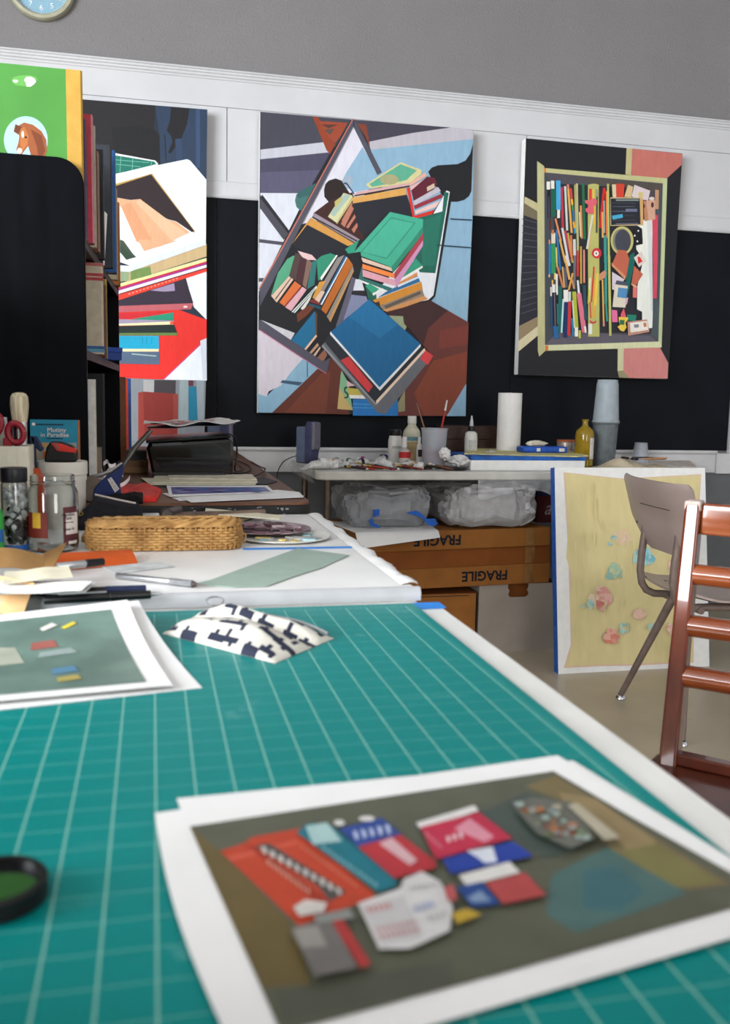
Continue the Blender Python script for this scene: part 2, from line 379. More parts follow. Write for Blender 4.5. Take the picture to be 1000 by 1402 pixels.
def sag(u, v):
    x = .66 + u * .62; return (x, FY0 + .01 + v * .2, FZ - .036 - .03 * math.sin(u * PI) * (1 - .2 * v) - .003 * math.sin(u * 60))
MB().grid(sag, 40, 6).build('plastic_sag', m_wrap, t, smooth=40)
def wrapl(u, v):
    y = FY0 + .02 + u * .6; a = v * PI
    return (FX0 - .004 - .012 * math.sin(a) - .003 * math.sin(u * 50 + v * 4), y, FZ + .004 - v * .055 + .002 * math.sin(u * 80))
MB().grid(wrapl, 40, 6).build('plastic_edge', m_wrap, t, smooth=40)

# ================================================================== cutting mat
def mat_board():
    m = bpy.data.materials.new('cutting_mat_green'); m.use_nodes = True; n = m.node_tree.nodes; L = m.node_tree.links; b = n['Principled BSDF']
    tc = n.new('ShaderNodeTexCoord'); sp = n.new('ShaderNodeSeparateXYZ'); L.new(tc.outputs['Object'], sp.inputs[0])
    def M(op, a, b_=None, c=None):
        q = n.new('ShaderNodeMath'); q.operation = op
        for i, v in enumerate((a, b_, c)):
            if v is None: continue
            if isinstance(v, (int, float)): q.inputs[i].default_value = v
            else: L.new(v, q.inputs[i])
        return q.outputs[0]
    cell = .0254
    def lines(src, off, wd):
        d = M('PINGPONG', M('ADD', src, 10 * cell * 4 - off), cell / 2)
        return M('LESS_THAN', d, wd / 2)
    def inside(src, a, b_): return M('MULTIPLY', M('GREATER_THAN', src, a), M('LESS_THAN', src, b_))
    x, y = sp.outputs[0], sp.outputs[1]
    # object space = world space here: column lines at X = k*cell, row lines at Y = .735 - k*cell, border column 12
    lx = lines(x, 0, .0012); ly = lines(y, .735 % cell, .0009)
    g = M('MAXIMUM', lx, M('MULTIPLY', ly, .5))
    ins = M('MULTIPLY', inside(x, -.56, .3056), inside(y, .14, 1.0660))
    g = M('MULTIPLY', g, ins)
    # ruler ticks in the border
    tk = M('MULTIPLY', M('LESS_THAN', M('PINGPONG', y, .0254 / 8), .0005), M('MULTIPLY', inside(x, .3056, .3105), inside(y, .14, 1.066)))
    tk2 = M('MULTIPLY', M('LESS_THAN', M('PINGPONG', x, .0254 / 8), .0005), M('MULTIPLY', inside(y, 1.066, 1.0705), inside(x, -.56, .3056)))
    g = M('MAXIMUM', g, M('MULTIPLY', M('MAXIMUM', tk, tk2), .6))
    nz = n.new('ShaderNodeTexNoise'); nz.inputs['Scale'].default_value = 9; nz.inputs['Detail'].default_value = 8; nz.inputs['Roughness'].default_value = .7; L.new(tc.outputs['Object'], nz.inputs['Vector'])
    mr = n.new('ShaderNodeMapRange'); mr.inputs[1].default_value = .64; mr.inputs[2].default_value = .78; mr.inputs[4].default_value = .5; L.new(nz.outputs[0], mr.inputs[0])
    # long pale cut marks
    mp = n.new('ShaderNodeMapping'); mp.inputs['Scale'].default_value = (3, 60, 1); mp.inputs['Rotation'].default_value = (0, 0, .03); L.new(tc.outputs['Object'], mp.inputs[0])
    n2 = n.new('ShaderNodeTexNoise'); n2.inputs['Scale'].default_value = 2.4; n2.inputs['Detail'].default_value = 7; L.new(mp.outputs[0], n2.inputs['Vector'])
    m2 = n.new('ShaderNodeMapRange'); m2.inputs[1].default_value = .68; m2.inputs[2].default_value = .74; m2.inputs[4].default_value = .3; L.new(n2.outputs[0], m2.inputs[0])
    wear = M('MAXIMUM', mr.outputs[0], m2.outputs[0])
    base = n.new('ShaderNodeMix'); base.data_type = 'RGBA'; base.inputs[6].default_value = (*lin('#00817f'), 1); base.inputs[7].default_value = (*lin('#007673'), 1)
    n3 = n.new('ShaderNodeTexNoise'); n3.inputs['Scale'].default_value = 3; L.new(tc.outputs['Object'], n3.inputs['Vector']); L.new(n3.outputs[0], base.inputs[0])
    c1 = n.new('ShaderNodeMix'); c1.data_type = 'RGBA'; L.new(wear, c1.inputs[0]); L.new(base.outputs[2], c1.inputs[6]); c1.inputs[7].default_value = (*lin('#8fc0bd'), 1)
    c2 = n.new('ShaderNodeMix'); c2.data_type = 'RGBA'; L.new(M('MULTIPLY', g, .5), c2.inputs[0]); L.new(c1.outputs[2], c2.inputs[6]); c2.inputs[7].default_value = (*lin('#a8d6c4'), 1)
    L.new(c2.outputs[2], b.inputs['Base Color']); b.inputs['Roughness'].default_value = .40; b.inputs['Specular IOR Level'].default_value = .18
    return m
tag(MB().box(-.58, .12, MZ - .003, .3195, 1.0845, MZ).build('cutting_mat', mat_board(), smooth=0, bevel=.0006), 'large green self-healing cutting mat with a pale inch grid', 'cutting mat')

# ================================================================== bookcase
m_case = mat('black_painted_wood', '#050608', .42, .06, var=.25, scale=9, stretch=(4, 4, .5), color2='#0a0b10')
m_caseedge = mat('worn_shelf_edge', '#4a3a3c', .5, .35, var=.2)
BY0, BY1 = 1.92, 2.87
bx0, bx1 = PY(119, 500, BY0).x, PY(163.5, 450, BY1).x
SHA = PY(121, 324, BY0).z; SHB = PY(121, 479, BY0).z
bc = thing('bookcase', 'black painted open bookcase with a rounded end panel, standing on the desk', 'bookcase', (0, 0, 0))
def bx(y, d=0): return bx0 + (bx1 - bx0) * (y - BY0) / (BY1 - BY0) - d
ztop = PY(60, 213, BY0).z
def endpanel(y, z1):
    X = bx(y); o = [(X - .36, BZ), (X, BZ)]
    o += [(X - .05 + .05 * math.cos(a), z1 - .05 + .05 * math.sin(a)) for a in [k * PI / 16 for k in range(9)]]
    o += [(X - .36, z1)]
    return MB().prism(o, y, y + .018, axis='y')
endpanel(BY0, ztop).build('side_panel', m_case, bc, smooth=30, bevel=.002)
endpanel(BY1 - .018, SHA + .06).build('side_panel', m_case, bc, smooth=30, bevel=.002)
MB().box(bx0 - .36, BY0 + .018, BZ, bx0 - .348, BY1 - .018, ztop - .05).build('back_panel', m_case, bc, smooth=0)
for z in (BZ + .018, SHB, SHA):
    y0, y1 = BY0 + .0185, BY1 - .0185
    s = MB().prism([(bx0 - .347, y0), (bx(y0, .004), y0), (bx(y1, .004), y1), (bx0 - .347, y1)], z - .018, z).build('shelf', m_case, bc, smooth=0)
    MB().prism([(bx(y0, .004), y0), (bx(y0, .001), y0), (bx(y1, .001), y1), (bx(y1, .004), y1)], z - .018, z).build('shelf_edging', m_caseedge, s, smooth=0)


# ================================================================== unseen box and chest, added to shade the near mat and the jars
m_wbox = mat('pine_box', '#a98356', .55, .35, var=.12, scale=10, stretch=(8, 1, 8))
t = thing('shade_box', 'long pine box added on the work table for shade', 'box', (-.44, .02, MZ + .0005))
MB().box(-.11, -.37, 0, .11, .37, .26).build('box_body', m_wbox, t, smooth=0, bevel=.003)
MB().box(-.112, -.372, .262, .112, .372, .34).build('lid', m_wbox, t, smooth=0, bevel=.003)
for y in (-.2, .2): MB().box(.1125, y - .015, .23, .118, y + .015, .29).build('latch', mat('brass', '#b5974c', .3, .5, metal=1), t, smooth=0, bevel=.001)
m_dr = mat('dark_drawer_plastic', '#2c2d31', .45, .35, var=.08)
t = thing('shade_chest', 'dark plastic drawer chest added on the paint table for shade', 'drawer chest', (-.52, 1.47, WZ + .0005))
MB().box(-.13, -.34, 0, .12, .34, .46).build('casing', m_dr, t, smooth=0, bevel=.004)
for k in range(4):
    d_ = MB().box(.12, -.32, .012 + k * .112, .132, .32, .112 + k * .112).build('drawer', m_dr, t, smooth=0, bevel=.003)
    MB().box(.132, -.05, .055 + k * .112, .144, .05, .068 + k * .112).build('handle', m_chrome, d_, smooth=0, bevel=.002)
# ================================================================== paintings
m_canvas = mat('primed_canvas', '#e6e6e4', .7, .25, var=.02, scale=40)
def painting(name, label, corners, Y, depth=.046, lean=None, sides=None):
    """stretched canvas whose front face lies in the plane Y; corners are pixels TL, TR, BR, BL"""
    P = [PY(x, y, Y) for x, y in corners]
    org = Vector(((P[2].x + P[3].x) / 2, Y + depth, min(P[2].z, P[3].z)))
    t = thing(name, label, 'painting', org)
    n = MB(); vs = [p for p in P] + [p + Vector((0, depth, 0)) for p in P]
    n.add(vs, [(3, 2, 1, 0), (4, 5, 6, 7), (0, 1, 5, 4), (1, 2, 6, 5), (2, 3, 7, 6), (3, 0, 4, 7)])
    n.build('stretched_canvas', sides or m_canvas, t, smooth=0, origin=org)
    return t, org, Paint(lambda x, y: PY(x, y, Y), (0, -1, 0))
PF = YW - .046 - .026      # front face of the hung canvases
# ---- big painting: books, mirror and table
Cc = [(356.5, 153), (648.5, 178.5), (637.2, 569), (353.4, 565.5)]
t, org, p = painting('painting', 'tall painting of book stacks doubled in a tilted mirror on a brown table', Cc, PF)
K0 = (340, 140, 3.125); K1 = (350, 150, 6.25); K2 = (490, 150, 5.882); K3 = (350, 350, 6.25); K4 = (490, 350, 6.25)
def q(col, pts, K=K0): p.poly(col, pts, K)
p.poly('#1d1e26', Cc)
q('#3f404c', [(52, 41), (440, 74), (372, 190), (52, 215)]); q('#3f3c4a', [(450, 75), (868, 108), (520, 175)])
q('#85a8c0', [(522, 195), (700, 182), (963, 155), (960, 500), (938, 945), (770, 850), (560, 320)])
q('#b9bac4', [(52, 203), (322, 171), (350, 214), (52, 244)]); q('#b4afb8', [(512, 170), (700, 132), (868, 108), (963, 120), (963, 157), (525, 203)])
q('#54516a', [(52, 244), (352, 214), (250, 392), (52, 388)]); q('#454358', [(52, 244), (352, 214), (310, 290), (52, 300)])
q('#ced1db', [(52, 388), (252, 390), (45, 812)])
q('#8b3b22', [(275, 62), (300, 64), (345, 150), (372, 180), (350, 222), (335, 205)]); q('#94422a', [(300, 80), (425, 88), (398, 140), (372, 176), (345, 150)])
q('#56342e', [(310, 95), (385, 96), (345, 112)]); q('#55443f', [(325, 118), (370, 112), (350, 140)]); q('#7a3a26', [(465, 92), (505, 95), (522, 190), (492, 130)])
q('#46454f', [(48, 392), (178, 555), (152, 590), (48, 450)]); q('#24222c', [(60, 395), (178, 553), (170, 562), (52, 410)])
q('#4a4852', [(46, 585), (150, 598), (146, 612), (46, 600)]); q('#4a4852', [(45, 752), (68, 752), (60, 768), (45, 768)])
q('#3f6b67', [(200, 420), (206, 395), (232, 374), (292, 345), (226, 466), (206, 448)]); q('#315c5c', [(206, 395), (232, 374), (292, 345), (262, 398), (215, 412)])
# black chair at right
q('#17181d', [(770, 298), (785, 280), (812, 270), (895, 265), (930, 250), (950, 220), (962, 178), (955, 380), (945, 402), (925, 418), (895, 426), (862, 426), (845, 420), (790, 340)])
# mirror frame and what it shows
q('#d1cfda', [(449, 100), (556, 308), (450, 470), (228, 522)])
q('#88aac2', [(489, 192), (556, 306), (568, 330), (560, 365), (452, 386), (400, 340), (420, 300)]); q('#9aa8b8', [(400, 335), (430, 310), (448, 330), (440, 370), (410, 372)])
q('#4c4b58', [(449, 72), (464, 90), (572, 300), (553, 312), (449, 104)])
q('#231818', [(324, 375), (330, 350), (345, 335), (374, 326), (400, 336), (425, 376), (440, 398), (400, 430), (345, 428), (326, 405)])
q('#3b1e1c', [(278, 475), (345, 425), (445, 385), (490, 520), (495, 588), (468, 582)])
q('#2b4a66', [(408, 344), (416, 343), (424, 346), (456, 392), (452, 396), (420, 352), (409, 350)])
q('#c9c79b', [(341, 490), (408, 388), (446, 400), (378, 516)]); q('#9fb5a8', [(350, 478), (412, 392), (438, 400), (368, 490)]); q('#b8ae6e', [(370, 425), (400, 402), (398, 425), (372, 455)])
q('#b9a970', [(378, 516), (446, 400), (448, 418), (380, 522)])
for a in ([(396, 520), (440, 440), (452, 455), (412, 535)], [(418, 535), (455, 480), (460, 492), (428, 540)], [(442, 545), (470, 510), (474, 522), (452, 560)], [(400, 505), (442, 430), (446, 438), (405, 512)]): q('#b4735f', a)
# left gold-edged black book
q('#94858f', [(281, 473), (478, 588), (458, 602), (272, 494)]); q('#2a2a30', [(275, 488), (470, 594), (466, 598), (272, 494)])
q('#c99047', [(262, 500), (270, 495), (456, 606), (426, 616), (252, 524)]); q('#c99047', [(268, 492), (186, 606), (194, 602), (258, 520)])
q('#1d1e27', [(252, 524), (428, 616), (392, 652), (300, 668), (184, 612)])
# right black book and the stack behind
q('#c8c08c', [(503, 352), (652, 257), (742, 290), (740, 308), (690, 346), (522, 370)]); q('#59a388', [(519, 350), (652, 265), (721, 292), (676, 334), (530, 363)]); p.oval('#a09c74', 604, 331, 40, 22, K0)
q('#d6a493', [(689, 345), (758, 300), (764, 315), (692, 360)]); q('#d5a7a4', [(692, 362), (756, 329), (762, 350), (697, 378)])
q('#5b1a2b', [(697, 378), (766, 318), (798, 324), (808, 350), (790, 382), (708, 425)]); q('#c6b39c', [(764, 364), (795, 347), (798, 366), (766, 382)])
q('#b6b0bd', [(705, 424), (812, 363), (824, 380), (711, 443)]); q('#8f2a3b', [(708, 443), (826, 392), (830, 408), (713, 458)]); q('#dab9b4', [(712, 466), (829, 418), (830, 440), (716, 480)]); q('#c92a22', [(711, 486), (830, 450), (830, 468), (714, 498)])
q('#c99fa0', [(463, 385), (688, 344), (690, 358), (455, 398)]); q('#2a2024', [(455, 398), (690, 356), (690, 362), (452, 404)]); q('#cf9b53', [(447, 408), (675, 366), (677, 396), (447, 434)])
q('#20212b', [(446, 434), (678, 396), (712, 500), (604, 468), (498, 572), (472, 545)]); q('#d12a20', [(678, 368), (690, 365), (714, 500), (704, 496)])
# dark green board with white rim
q('#14151a', [(850, 374), (868, 378), (872, 395), (800, 830), (778, 856), (735, 862), (560, 900), (510, 830), (700, 620)])
q('#d9dbe0', [(848, 378), (862, 384), (792, 826), (770, 846), (600, 880), (530, 830), (700, 640)])
q('#1a5f50', [(714, 498), (830, 468), (838, 384), (858, 388), (800, 732), (734, 728), (690, 640)]); q('#206a59', [(735, 510), (826, 480), (800, 700), (745, 700)])
q('#1e5c4a', [(500, 780), (545, 780), (550, 860), (512, 840)])
# green book stack
q('#2f9377', [(414, 630), (474, 588), (452, 646), (488, 690), (466, 702)]); q('#2a6b63', [(440, 742), (490, 700), (492, 752), (616, 796), (608, 812)]); q('#dfe0dd', [(440, 744), (608, 812), (606, 820), (440, 752)])
q('#2f9a78', [(500, 786), (520, 776), (560, 800), (530, 818)]); q('#e4e2dd', [(530, 818), (575, 796), (580, 802), (535, 828)])
q('#318f72', [(645, 758), (716, 668), (746, 700), (640, 768)]); q('#e2e0da', [(640, 762), (745, 700), (746, 708), (640, 774)])
q('#d58a4a', [(636, 776), (722, 728), (724, 744), (634, 790)]); q('#2d6690', [(588, 812), (724, 742), (736, 768), (552, 838)]); q('#c9d4e2', [(640, 782), (728, 744), (730, 752), (640, 792)])
q('#c9852f', [(532, 848), (740, 768), (746, 800), (560, 872)]); q('#2f2a2a', [(540, 858), (560, 852), (566, 874), (552, 880)]); q('#8e7c6a', [(562, 872), (744, 800), (754, 830), (580, 892)]); q('#5b5148', [(580, 872), (735, 808), (740, 820), (590, 884)]); q('#cb8d55', [(576, 890), (752, 828), (768, 842), (602, 900)])
q('#41a589', [(449, 646), (606, 470), (748, 502), (746, 534), (612, 706)]); q('#2d8268', [(612, 706), (746, 534), (748, 560), (618, 730)]); q('#2f8a70', [(480, 640), (610, 492), (716, 516), (592, 672)]); q('#45a98d', [(486, 640), (611, 498), (708, 518), (590, 666)])
q('#d9bba8', [(482, 664), (612, 708), (616, 724), (490, 684)]); q('#e7823f', [(488, 692), (624, 734), (626, 754), (488, 712)]); q('#a33b49', [(624, 732), (748, 560), (750, 588), (626, 760)]); q('#d69ca8', [(488, 716), (626, 760), (626, 786), (490, 746)]); q('#c68cb2', [(626, 762), (748, 590), (746, 616), (630, 796)])
# what the lower mirror shows
q('#16171d', [(186, 612), (300, 668), (480, 640), (488, 690), (470, 760), (400, 950), (345, 1080), (200, 988), (50, 930), (52, 860)])
k3 = lambda col, pts: p.poly(col, pts, K3)
k3('#519d7a', [(130, 345), (190, 150), (270, 30), (325, 0), (345, 10), (285, 178)]); k3('#4b3a37', [(285, 178), (340, -20), (400, -10), (340, 212)]); k3('#45252b', [(340, 212), (385, 10), (450, 40), (402, 250)]); k3('#7f6256', [(402, 250), (440, 30), (482, 60), (432, 282)]); k3('#2d706d', [(440, 288), (480, 55), (525, 40), (502, 252)])
k3('#dcb9bc', [(360, -40), (480, -5), (522, 40), (450, 38), (400, 15)]); k3('#2f8b6d', [(535, 215), (522, 40), (560, 5), (640, -20), (690, 0), (560, 205)]); k3('#e2e2dd', [(552, 190), (690, -5), (702, 0), (562, 215)])
k3('#8b8280', [(520, 330), (700, 20), (760, -5), (585, 305)]); k3('#cf9440', [(485, 362), (545, 226), (602, 216), (512, 374)]); k3('#d9bba5', [(505, 375), (560, 300), (592, 310), (540, 408)]); k3('#235f8b', [(548, 415), (765, 0), (782, 20), (562, 425)]); k3('#dfe2e4', [(556, 418), (778, 12), (784, 18), (566, 424)])
k3('#b56320', [(560, 462), (788, 18), (832, 82), (602, 502)]); k3('#908678', [(608, 522), (830, 88), (840, 132), (640, 570)]); k3('#c39052', [(628, 545), (836, 120), (840, 132), (640, 570)]); k3('#1c5063', [(452, 408), (558, 436), (556, 462), (456, 424)]); k3('#7a2a2a', [(462, 384), (500, 372), (556, 412), (552, 424), (470, 400)])
k3('#d9b9a5', [(133, 346), (285, 178), (322, 206), (180, 402)]); k3('#3a3030', [(165, 372), (300, 190), (306, 194), (172, 378)]); k3('#d16b35', [(203, 402), (335, 220), (390, 260), (245, 432)]); k3('#8f2626', [(245, 432), (390, 260), (394, 266), (252, 440)]); k3('#d7a4ad', [(252, 442), (400, 268), (436, 292), (304, 474)]); k3('#dedfd8', [(308, 482), (520, 258), (526, 275), (336, 492)]); k3('#2d706d', [(320, 484), (505, 280), (508, 286), (326, 488)]); k3('#d7d8cf', [(386, 452), (492, 316), (462, 382), (406, 476)])
k3('#6b3521', [(350, 502), (455, 424), (502, 442), (440, 510), (360, 572)])
k3('#166890', [(298, 730), (505, 476), (512, 672), (410, 804)]); k3('#5a4436', [(505, 476), (526, 500), (524, 690), (512, 672)]); k3('#d9b69e', [(410, 806), (514, 676), (526, 690), (428, 812)]); k3('#b59076', [(455, 836), (530, 746), (540, 770), (470, 846)]); k3('#d9b69e', [(490, 856), (548, 780), (556, 790), (505, 866)]); k3('#8f5c48', [(520, 880), (590, 800), (612, 850), (580, 905)])
k3('#cac8cc', [(48, 552), (335, 664), (300, 722)])
# lower left: white paper, blue tiles, brown table
k3('#86adc5', [(22, 1170), (90, 1205), (200, 1100), (400, 880), (540, 965), (145, 1344), (20, 1342)]); k3('#cfc6d0', [(24, 636), (402, 884), (300, 1000), (215, 1112), (112, 1160), (92, 1207), (22, 1182)])
k3('#39536b', [(228, 1065), (402, 1084), (372, 1112), (212, 1088)]); k3('#39536b', [(438, 905), (446, 910), (446, 1040), (438, 1040)])
k3('#5e2b1e', [(140, 1344), (530, 968), (610, 1005), (642, 872), (740, 960), (800, 1360), (700, 1356)]); k3('#6f3522', [(250, 1344), (560, 1010), (640, 990), (600, 1350)])
q('#4c4b58', [(449, 72), (449, 104), (231, 519), (146, 687), (49, 876), (49, 800), (131, 656)]); q('#b36a5c', [(445, 72), (449, 74), (128, 662), (46, 806), (45, 796), (124, 656)])
k3('#4e4c5a', [(30, 550), (48, 552), (300, 722), (580, 908), (640, 872), (606, 1010), (28, 632)]); k3('#c06f8c', [(28, 630), (606, 1008), (602, 1012), (26, 638)])
k3('#5d5b6c', [(822, 180), (856, 200), (760, 560), (682, 622), (690, 590)]); k3('#d5d6de', [(856, 200), (905, 215), (930, 300), (832, 300)]); k3('#7f84a2', [(820, 335), (945, 350), (960, 390), (750, 555)]); k3('#22222a', [(826, 302), (930, 306), (945, 350), (818, 330)])
k4 = lambda col, pts: p.poly(col, pts, K4)
k4('#63302a', [(620, 385), (945, 572), (925, 1095), (755, 1372), (340, 1370), (380, 1000), (640, 870), (420, 600), (230, 485)]); k4('#3b2021', [(235, 488), (620, 385), (770, 470), (600, 620), (560, 760), (420, 610)]); k4('#7d3a27', [(640, 900), (935, 820), (925, 1095), (760, 1370), (560, 1370), (480, 1180)]); k4('#74332b', [(700, 640), (944, 600), (938, 760), (690, 800)])
k4('#87abc6', [(925, 1095), (920, 1373), (757, 1373)])
k4('#909b79', [(262, 514), (385, 520), (392, 580), (416, 610), (400, 642)])
k3('#80af87', [(735, 985), (790, 1085), (830, 1322), (698, 1312), (728, 1010)]); k3('#c3a96b', [(698, 1312), (716, 1130), (832, 1322)]); k3('#d7b0b4', [(778, 1068), (850, 1112), (782, 1122)]); k3('#b9a84a', [(785, 1130), (870, 1140), (935, 1195), (795, 1192)]); k3('#e3e1da', [(795, 1192), (935, 1195), (945, 1225), (810, 1222)])
k3('#24352c', [(760, 1125), (782, 1118), (785, 1130), (768, 1140), (766, 1158), (792, 1180), (795, 1205), (778, 1222), (756, 1220), (756, 1210), (778, 1208), (780, 1188), (758, 1168), (754, 1142)])
k4('#1b70b6', [(-45, 1228), (340, 1228), (340, 1371), (-45, 1369)]); k4('#3f8cc4', [(-45, 1262), (130, 1270), (130, 1280), (-45, 1275)]); k4('#3f8cc4', [(-45, 1295), (130, 1300), (130, 1308), (-45, 1305)]); k4('#8c8864', [(340, 1260), (400, 1150), (402, 1330), (345, 1338)])
# the big blue book
q('#65686f', [(312, 1042), (336, 1018), (740, 1062), (788, 1088), (584, 1336), (550, 1326)]); q('#21252f', [(325, 1025), (352, 985), (756, 1056), (546, 1292)]); q('#ca393d', [(428, 1088), (532, 1214), (513, 1242), (394, 1104)]); q('#8e9196', [(318, 1038), (548, 1290), (544, 1296), (312, 1044)])
q('#d33f43', [(757, 1060), (790, 1086), (766, 1124), (734, 1098)]); q('#e6cdb6', [(548, 1292), (757, 1062), (752, 1052), (545, 1278)])
q('#dfe4e6', [(348, 992), (562, 1234), (736, 1046), (736, 1034), (560, 1216), (352, 980)]); q('#0f6090', [(352, 983), (516, 843), (736, 1034), (560, 1220)]); q('#1a6b9c', [(430, 918), (516, 843), (640, 950), (560, 1010)])
# tile joints on the right
for a in ((862, 500, 955, 505), (805, 612, 950, 623)): p.line('#26364a', *a, 5, K0)
p.build('painted_face', t, org)

# ---- the drawer painting at right
Rc = [(720.4, 189.3), (935, 210.2), (915, 519), (709.4, 512.6)]
t, org, p = painting('painting', 'painting of an open desk drawer packed with pencils, pens and erasers', Rc, PF)
K0 = (690, 170, 3.2258); Q1 = (730, 220, 9.0909); Q2 = (730, 350, 9.0909); Q3 = (820, 220, 9.0909); Q4 = (820, 350, 9.0909)
p.poly('#1a1b21', Rc)
q('#ba6c62', [(566, 108), (790, 131), (786, 180), (720, 240), (564, 226)], K0); q('#b8ae82', [(543, 105), (568, 108), (563, 226), (538, 222)], K0)
q('#c87f7b', [(530, 986), (690, 986), (727, 1055), (724, 1124), (552, 1121), (528, 1090)], K0); q('#c6c29c', [(504, 984), (531, 984), (528, 1092), (503, 1092)], K0); q('#8f8a68', [(503, 1090), (528, 1088), (553, 1121), (510, 1119)], K0)
q('#b9b087', [(93, 320), (150, 350), (150, 388), (90, 348)], K0); q('#6d654f', [(90, 348), (150, 386), (150, 424), (88, 402)], K0); q('#24242f', [(88, 402), (150, 424), (150, 850), (67, 892)], K0)
for k in range(15): p.line('#55535c', 80 - k * .4, 418 + k * 30, 146, 436 + k * 27, 2.5, K0)
q('#8f7d60', [(67, 892), (150, 850), (150, 892), (65, 958)], K0); q('#cfc4a2', [(65, 958), (150, 892), (152, 932), (63, 1006)], K0)
q('#4b4750', [(178, 205), (712, 252), (690, 972), (178, 985)], K0); q('#41454d', [(180, 215), (215, 262), (235, 925), (182, 978)], K0); q('#5d5863', [(182, 978), (238, 915), (645, 935), (688, 968)], K0); q('#4f4844', [(300, 235), (700, 265), (680, 300), (420, 270)], K0); q('#25262c', [(215, 262), (640, 285), (655, 925), (236, 918)], K0); q('#465258', [(655, 370), (690, 300), (684, 950), (650, 930)], K0)
q('#b6b385', [(147, 163), (178, 186), (182, 1003), (156, 1026), (150, 1000)], K0); q('#b8b685', [(178, 194), (722, 240), (718, 263), (178, 213)], K0); q('#b7c094', [(703, 240), (722, 240), (697, 986), (682, 986)], K0); q('#cecfa6', [(180, 976), (690, 960), (697, 986), (180, 1001)], K0); q('#d0762c', [(178, 194), (186, 194), (186, 214), (178, 214)], K0); q('#d0762c', [(182, 978), (196, 978), (196, 1000), (182, 1000)], K0)
def L1(c, a): p.line(c, *a, crop=Q1)
def L2(c, a): p.line(c, *a, crop=Q2)
for c, a in [('#b1af7a', (545, 285, 560, 1273, 26)), ('#a9a566', (520, 300, 535, 900, 18)), ('#b3b268', (750, 300, 750, 1273, 135)),
             ('#e0ddd2', (190, 262, 190, 360, 42)), ('#17181d', (195, 360, 200, 720, 40)), ('#5b5a78', (195, 450, 200, 720, 8)), ('#e2dfd4', (242, 250, 244, 350, 42)), ('#125c49', (250, 350, 258, 700, 50)), ('#3fa0d0', (312, 248, 315, 612, 56)), ('#e0ddd0', (318, 612, 316, 715, 34)),
             ('#b23347', (355, 330, 370, 840, 30)), ('#c8cac4', (398, 320, 424, 870, 26)), ('#d7a04e', (432, 300, 480, 900, 26)), ('#d36a76', (430, 295, 434, 350, 22)), ('#d5403a', (468, 345, 480, 480, 24)), ('#e3b339', (480, 480, 488, 550, 24)), ('#3a8a58', (488, 550, 496, 620, 24)), ('#2c6fa0', (496, 620, 504, 760, 24)), ('#e0a53c', (504, 760, 515, 840, 24)), ('#2d86b8', (514, 840, 520, 910, 22)),
             ('#1c6b45', (620, 285, 640, 980, 30)), ('#d98a55', (592, 560, 606, 970, 24)), ('#d5cfa2', (576, 640, 590, 950, 14)), ('#d13d38', (712, 350, 712, 560, 36)), ('#e0b53a', (750, 360, 765, 800, 26)), ('#41454a', (795, 450, 790, 900, 22)), ('#8f9088', (790, 360, 795, 450, 30)), ('#d0d0c4', (740, 680, 670, 1100, 24)), ('#c9a968', (730, 830, 690, 1150, 20)),
             ('#c22a26', (885, 340, 830, 840, 34)), ('#d3a05a', (862, 640, 866, 960, 24)), ('#8f9a9a', (882, 500, 886, 900, 20)), ('#e07b3c', (912, 380, 915, 960, 18)), ('#b9b96c', (930, 290, 942, 1273, 24)), ('#3a8f88', (895, 930, 898, 1273, 36)),
             ('#5c2a24', (208, 740, 210, 860, 24)), ('#d9cdb8', (250, 900, 250, 1030, 50)), ('#c4703f', (243, 862, 246, 915, 28)), ('#2f8a55', (250, 1030, 250, 1273, 56)), ('#cf8a6c', (200, 985, 202, 1040, 18)), ('#2277a8', (205, 1040, 208, 1273, 26)), ('#2a6ea8', (290, 860, 325, 1273, 24)), ('#d8865a', (275, 720, 345, 1000, 22)), ('#d6a95c', (330, 980, 400, 1273, 24)), ('#cfcdd0', (360, 840, 440, 1273, 28)), ('#b83b48', (395, 870, 470, 1200, 26)), ('#b0a256', (430, 900, 490, 1273, 22)), ('#d5783f', (470, 930, 480, 1250, 24)), ('#c9cacb', (510, 980, 515, 1180, 34)), ('#b83a3a', (552, 1120, 552, 1273, 26)), ('#c99f3f', (592, 1070, 594, 1273, 20)), ('#d88a80', (630, 1110, 634, 1273, 20)), ('#6d6d72', (515, 1180, 515, 1273, 30)), ('#d5c06a', (285, 1080, 292, 1273, 18))]: L1(c, a)
p.oval('#b3b268', 750, 315, 68, 26, Q1)
q('#d35f6c', [(645, 490), (690, 500), (720, 478), (760, 470), (795, 505), (785, 555), (752, 565), (755, 660), (700, 668), (650, 632), (648, 600), (680, 585), (678, 545), (645, 530)], Q1)
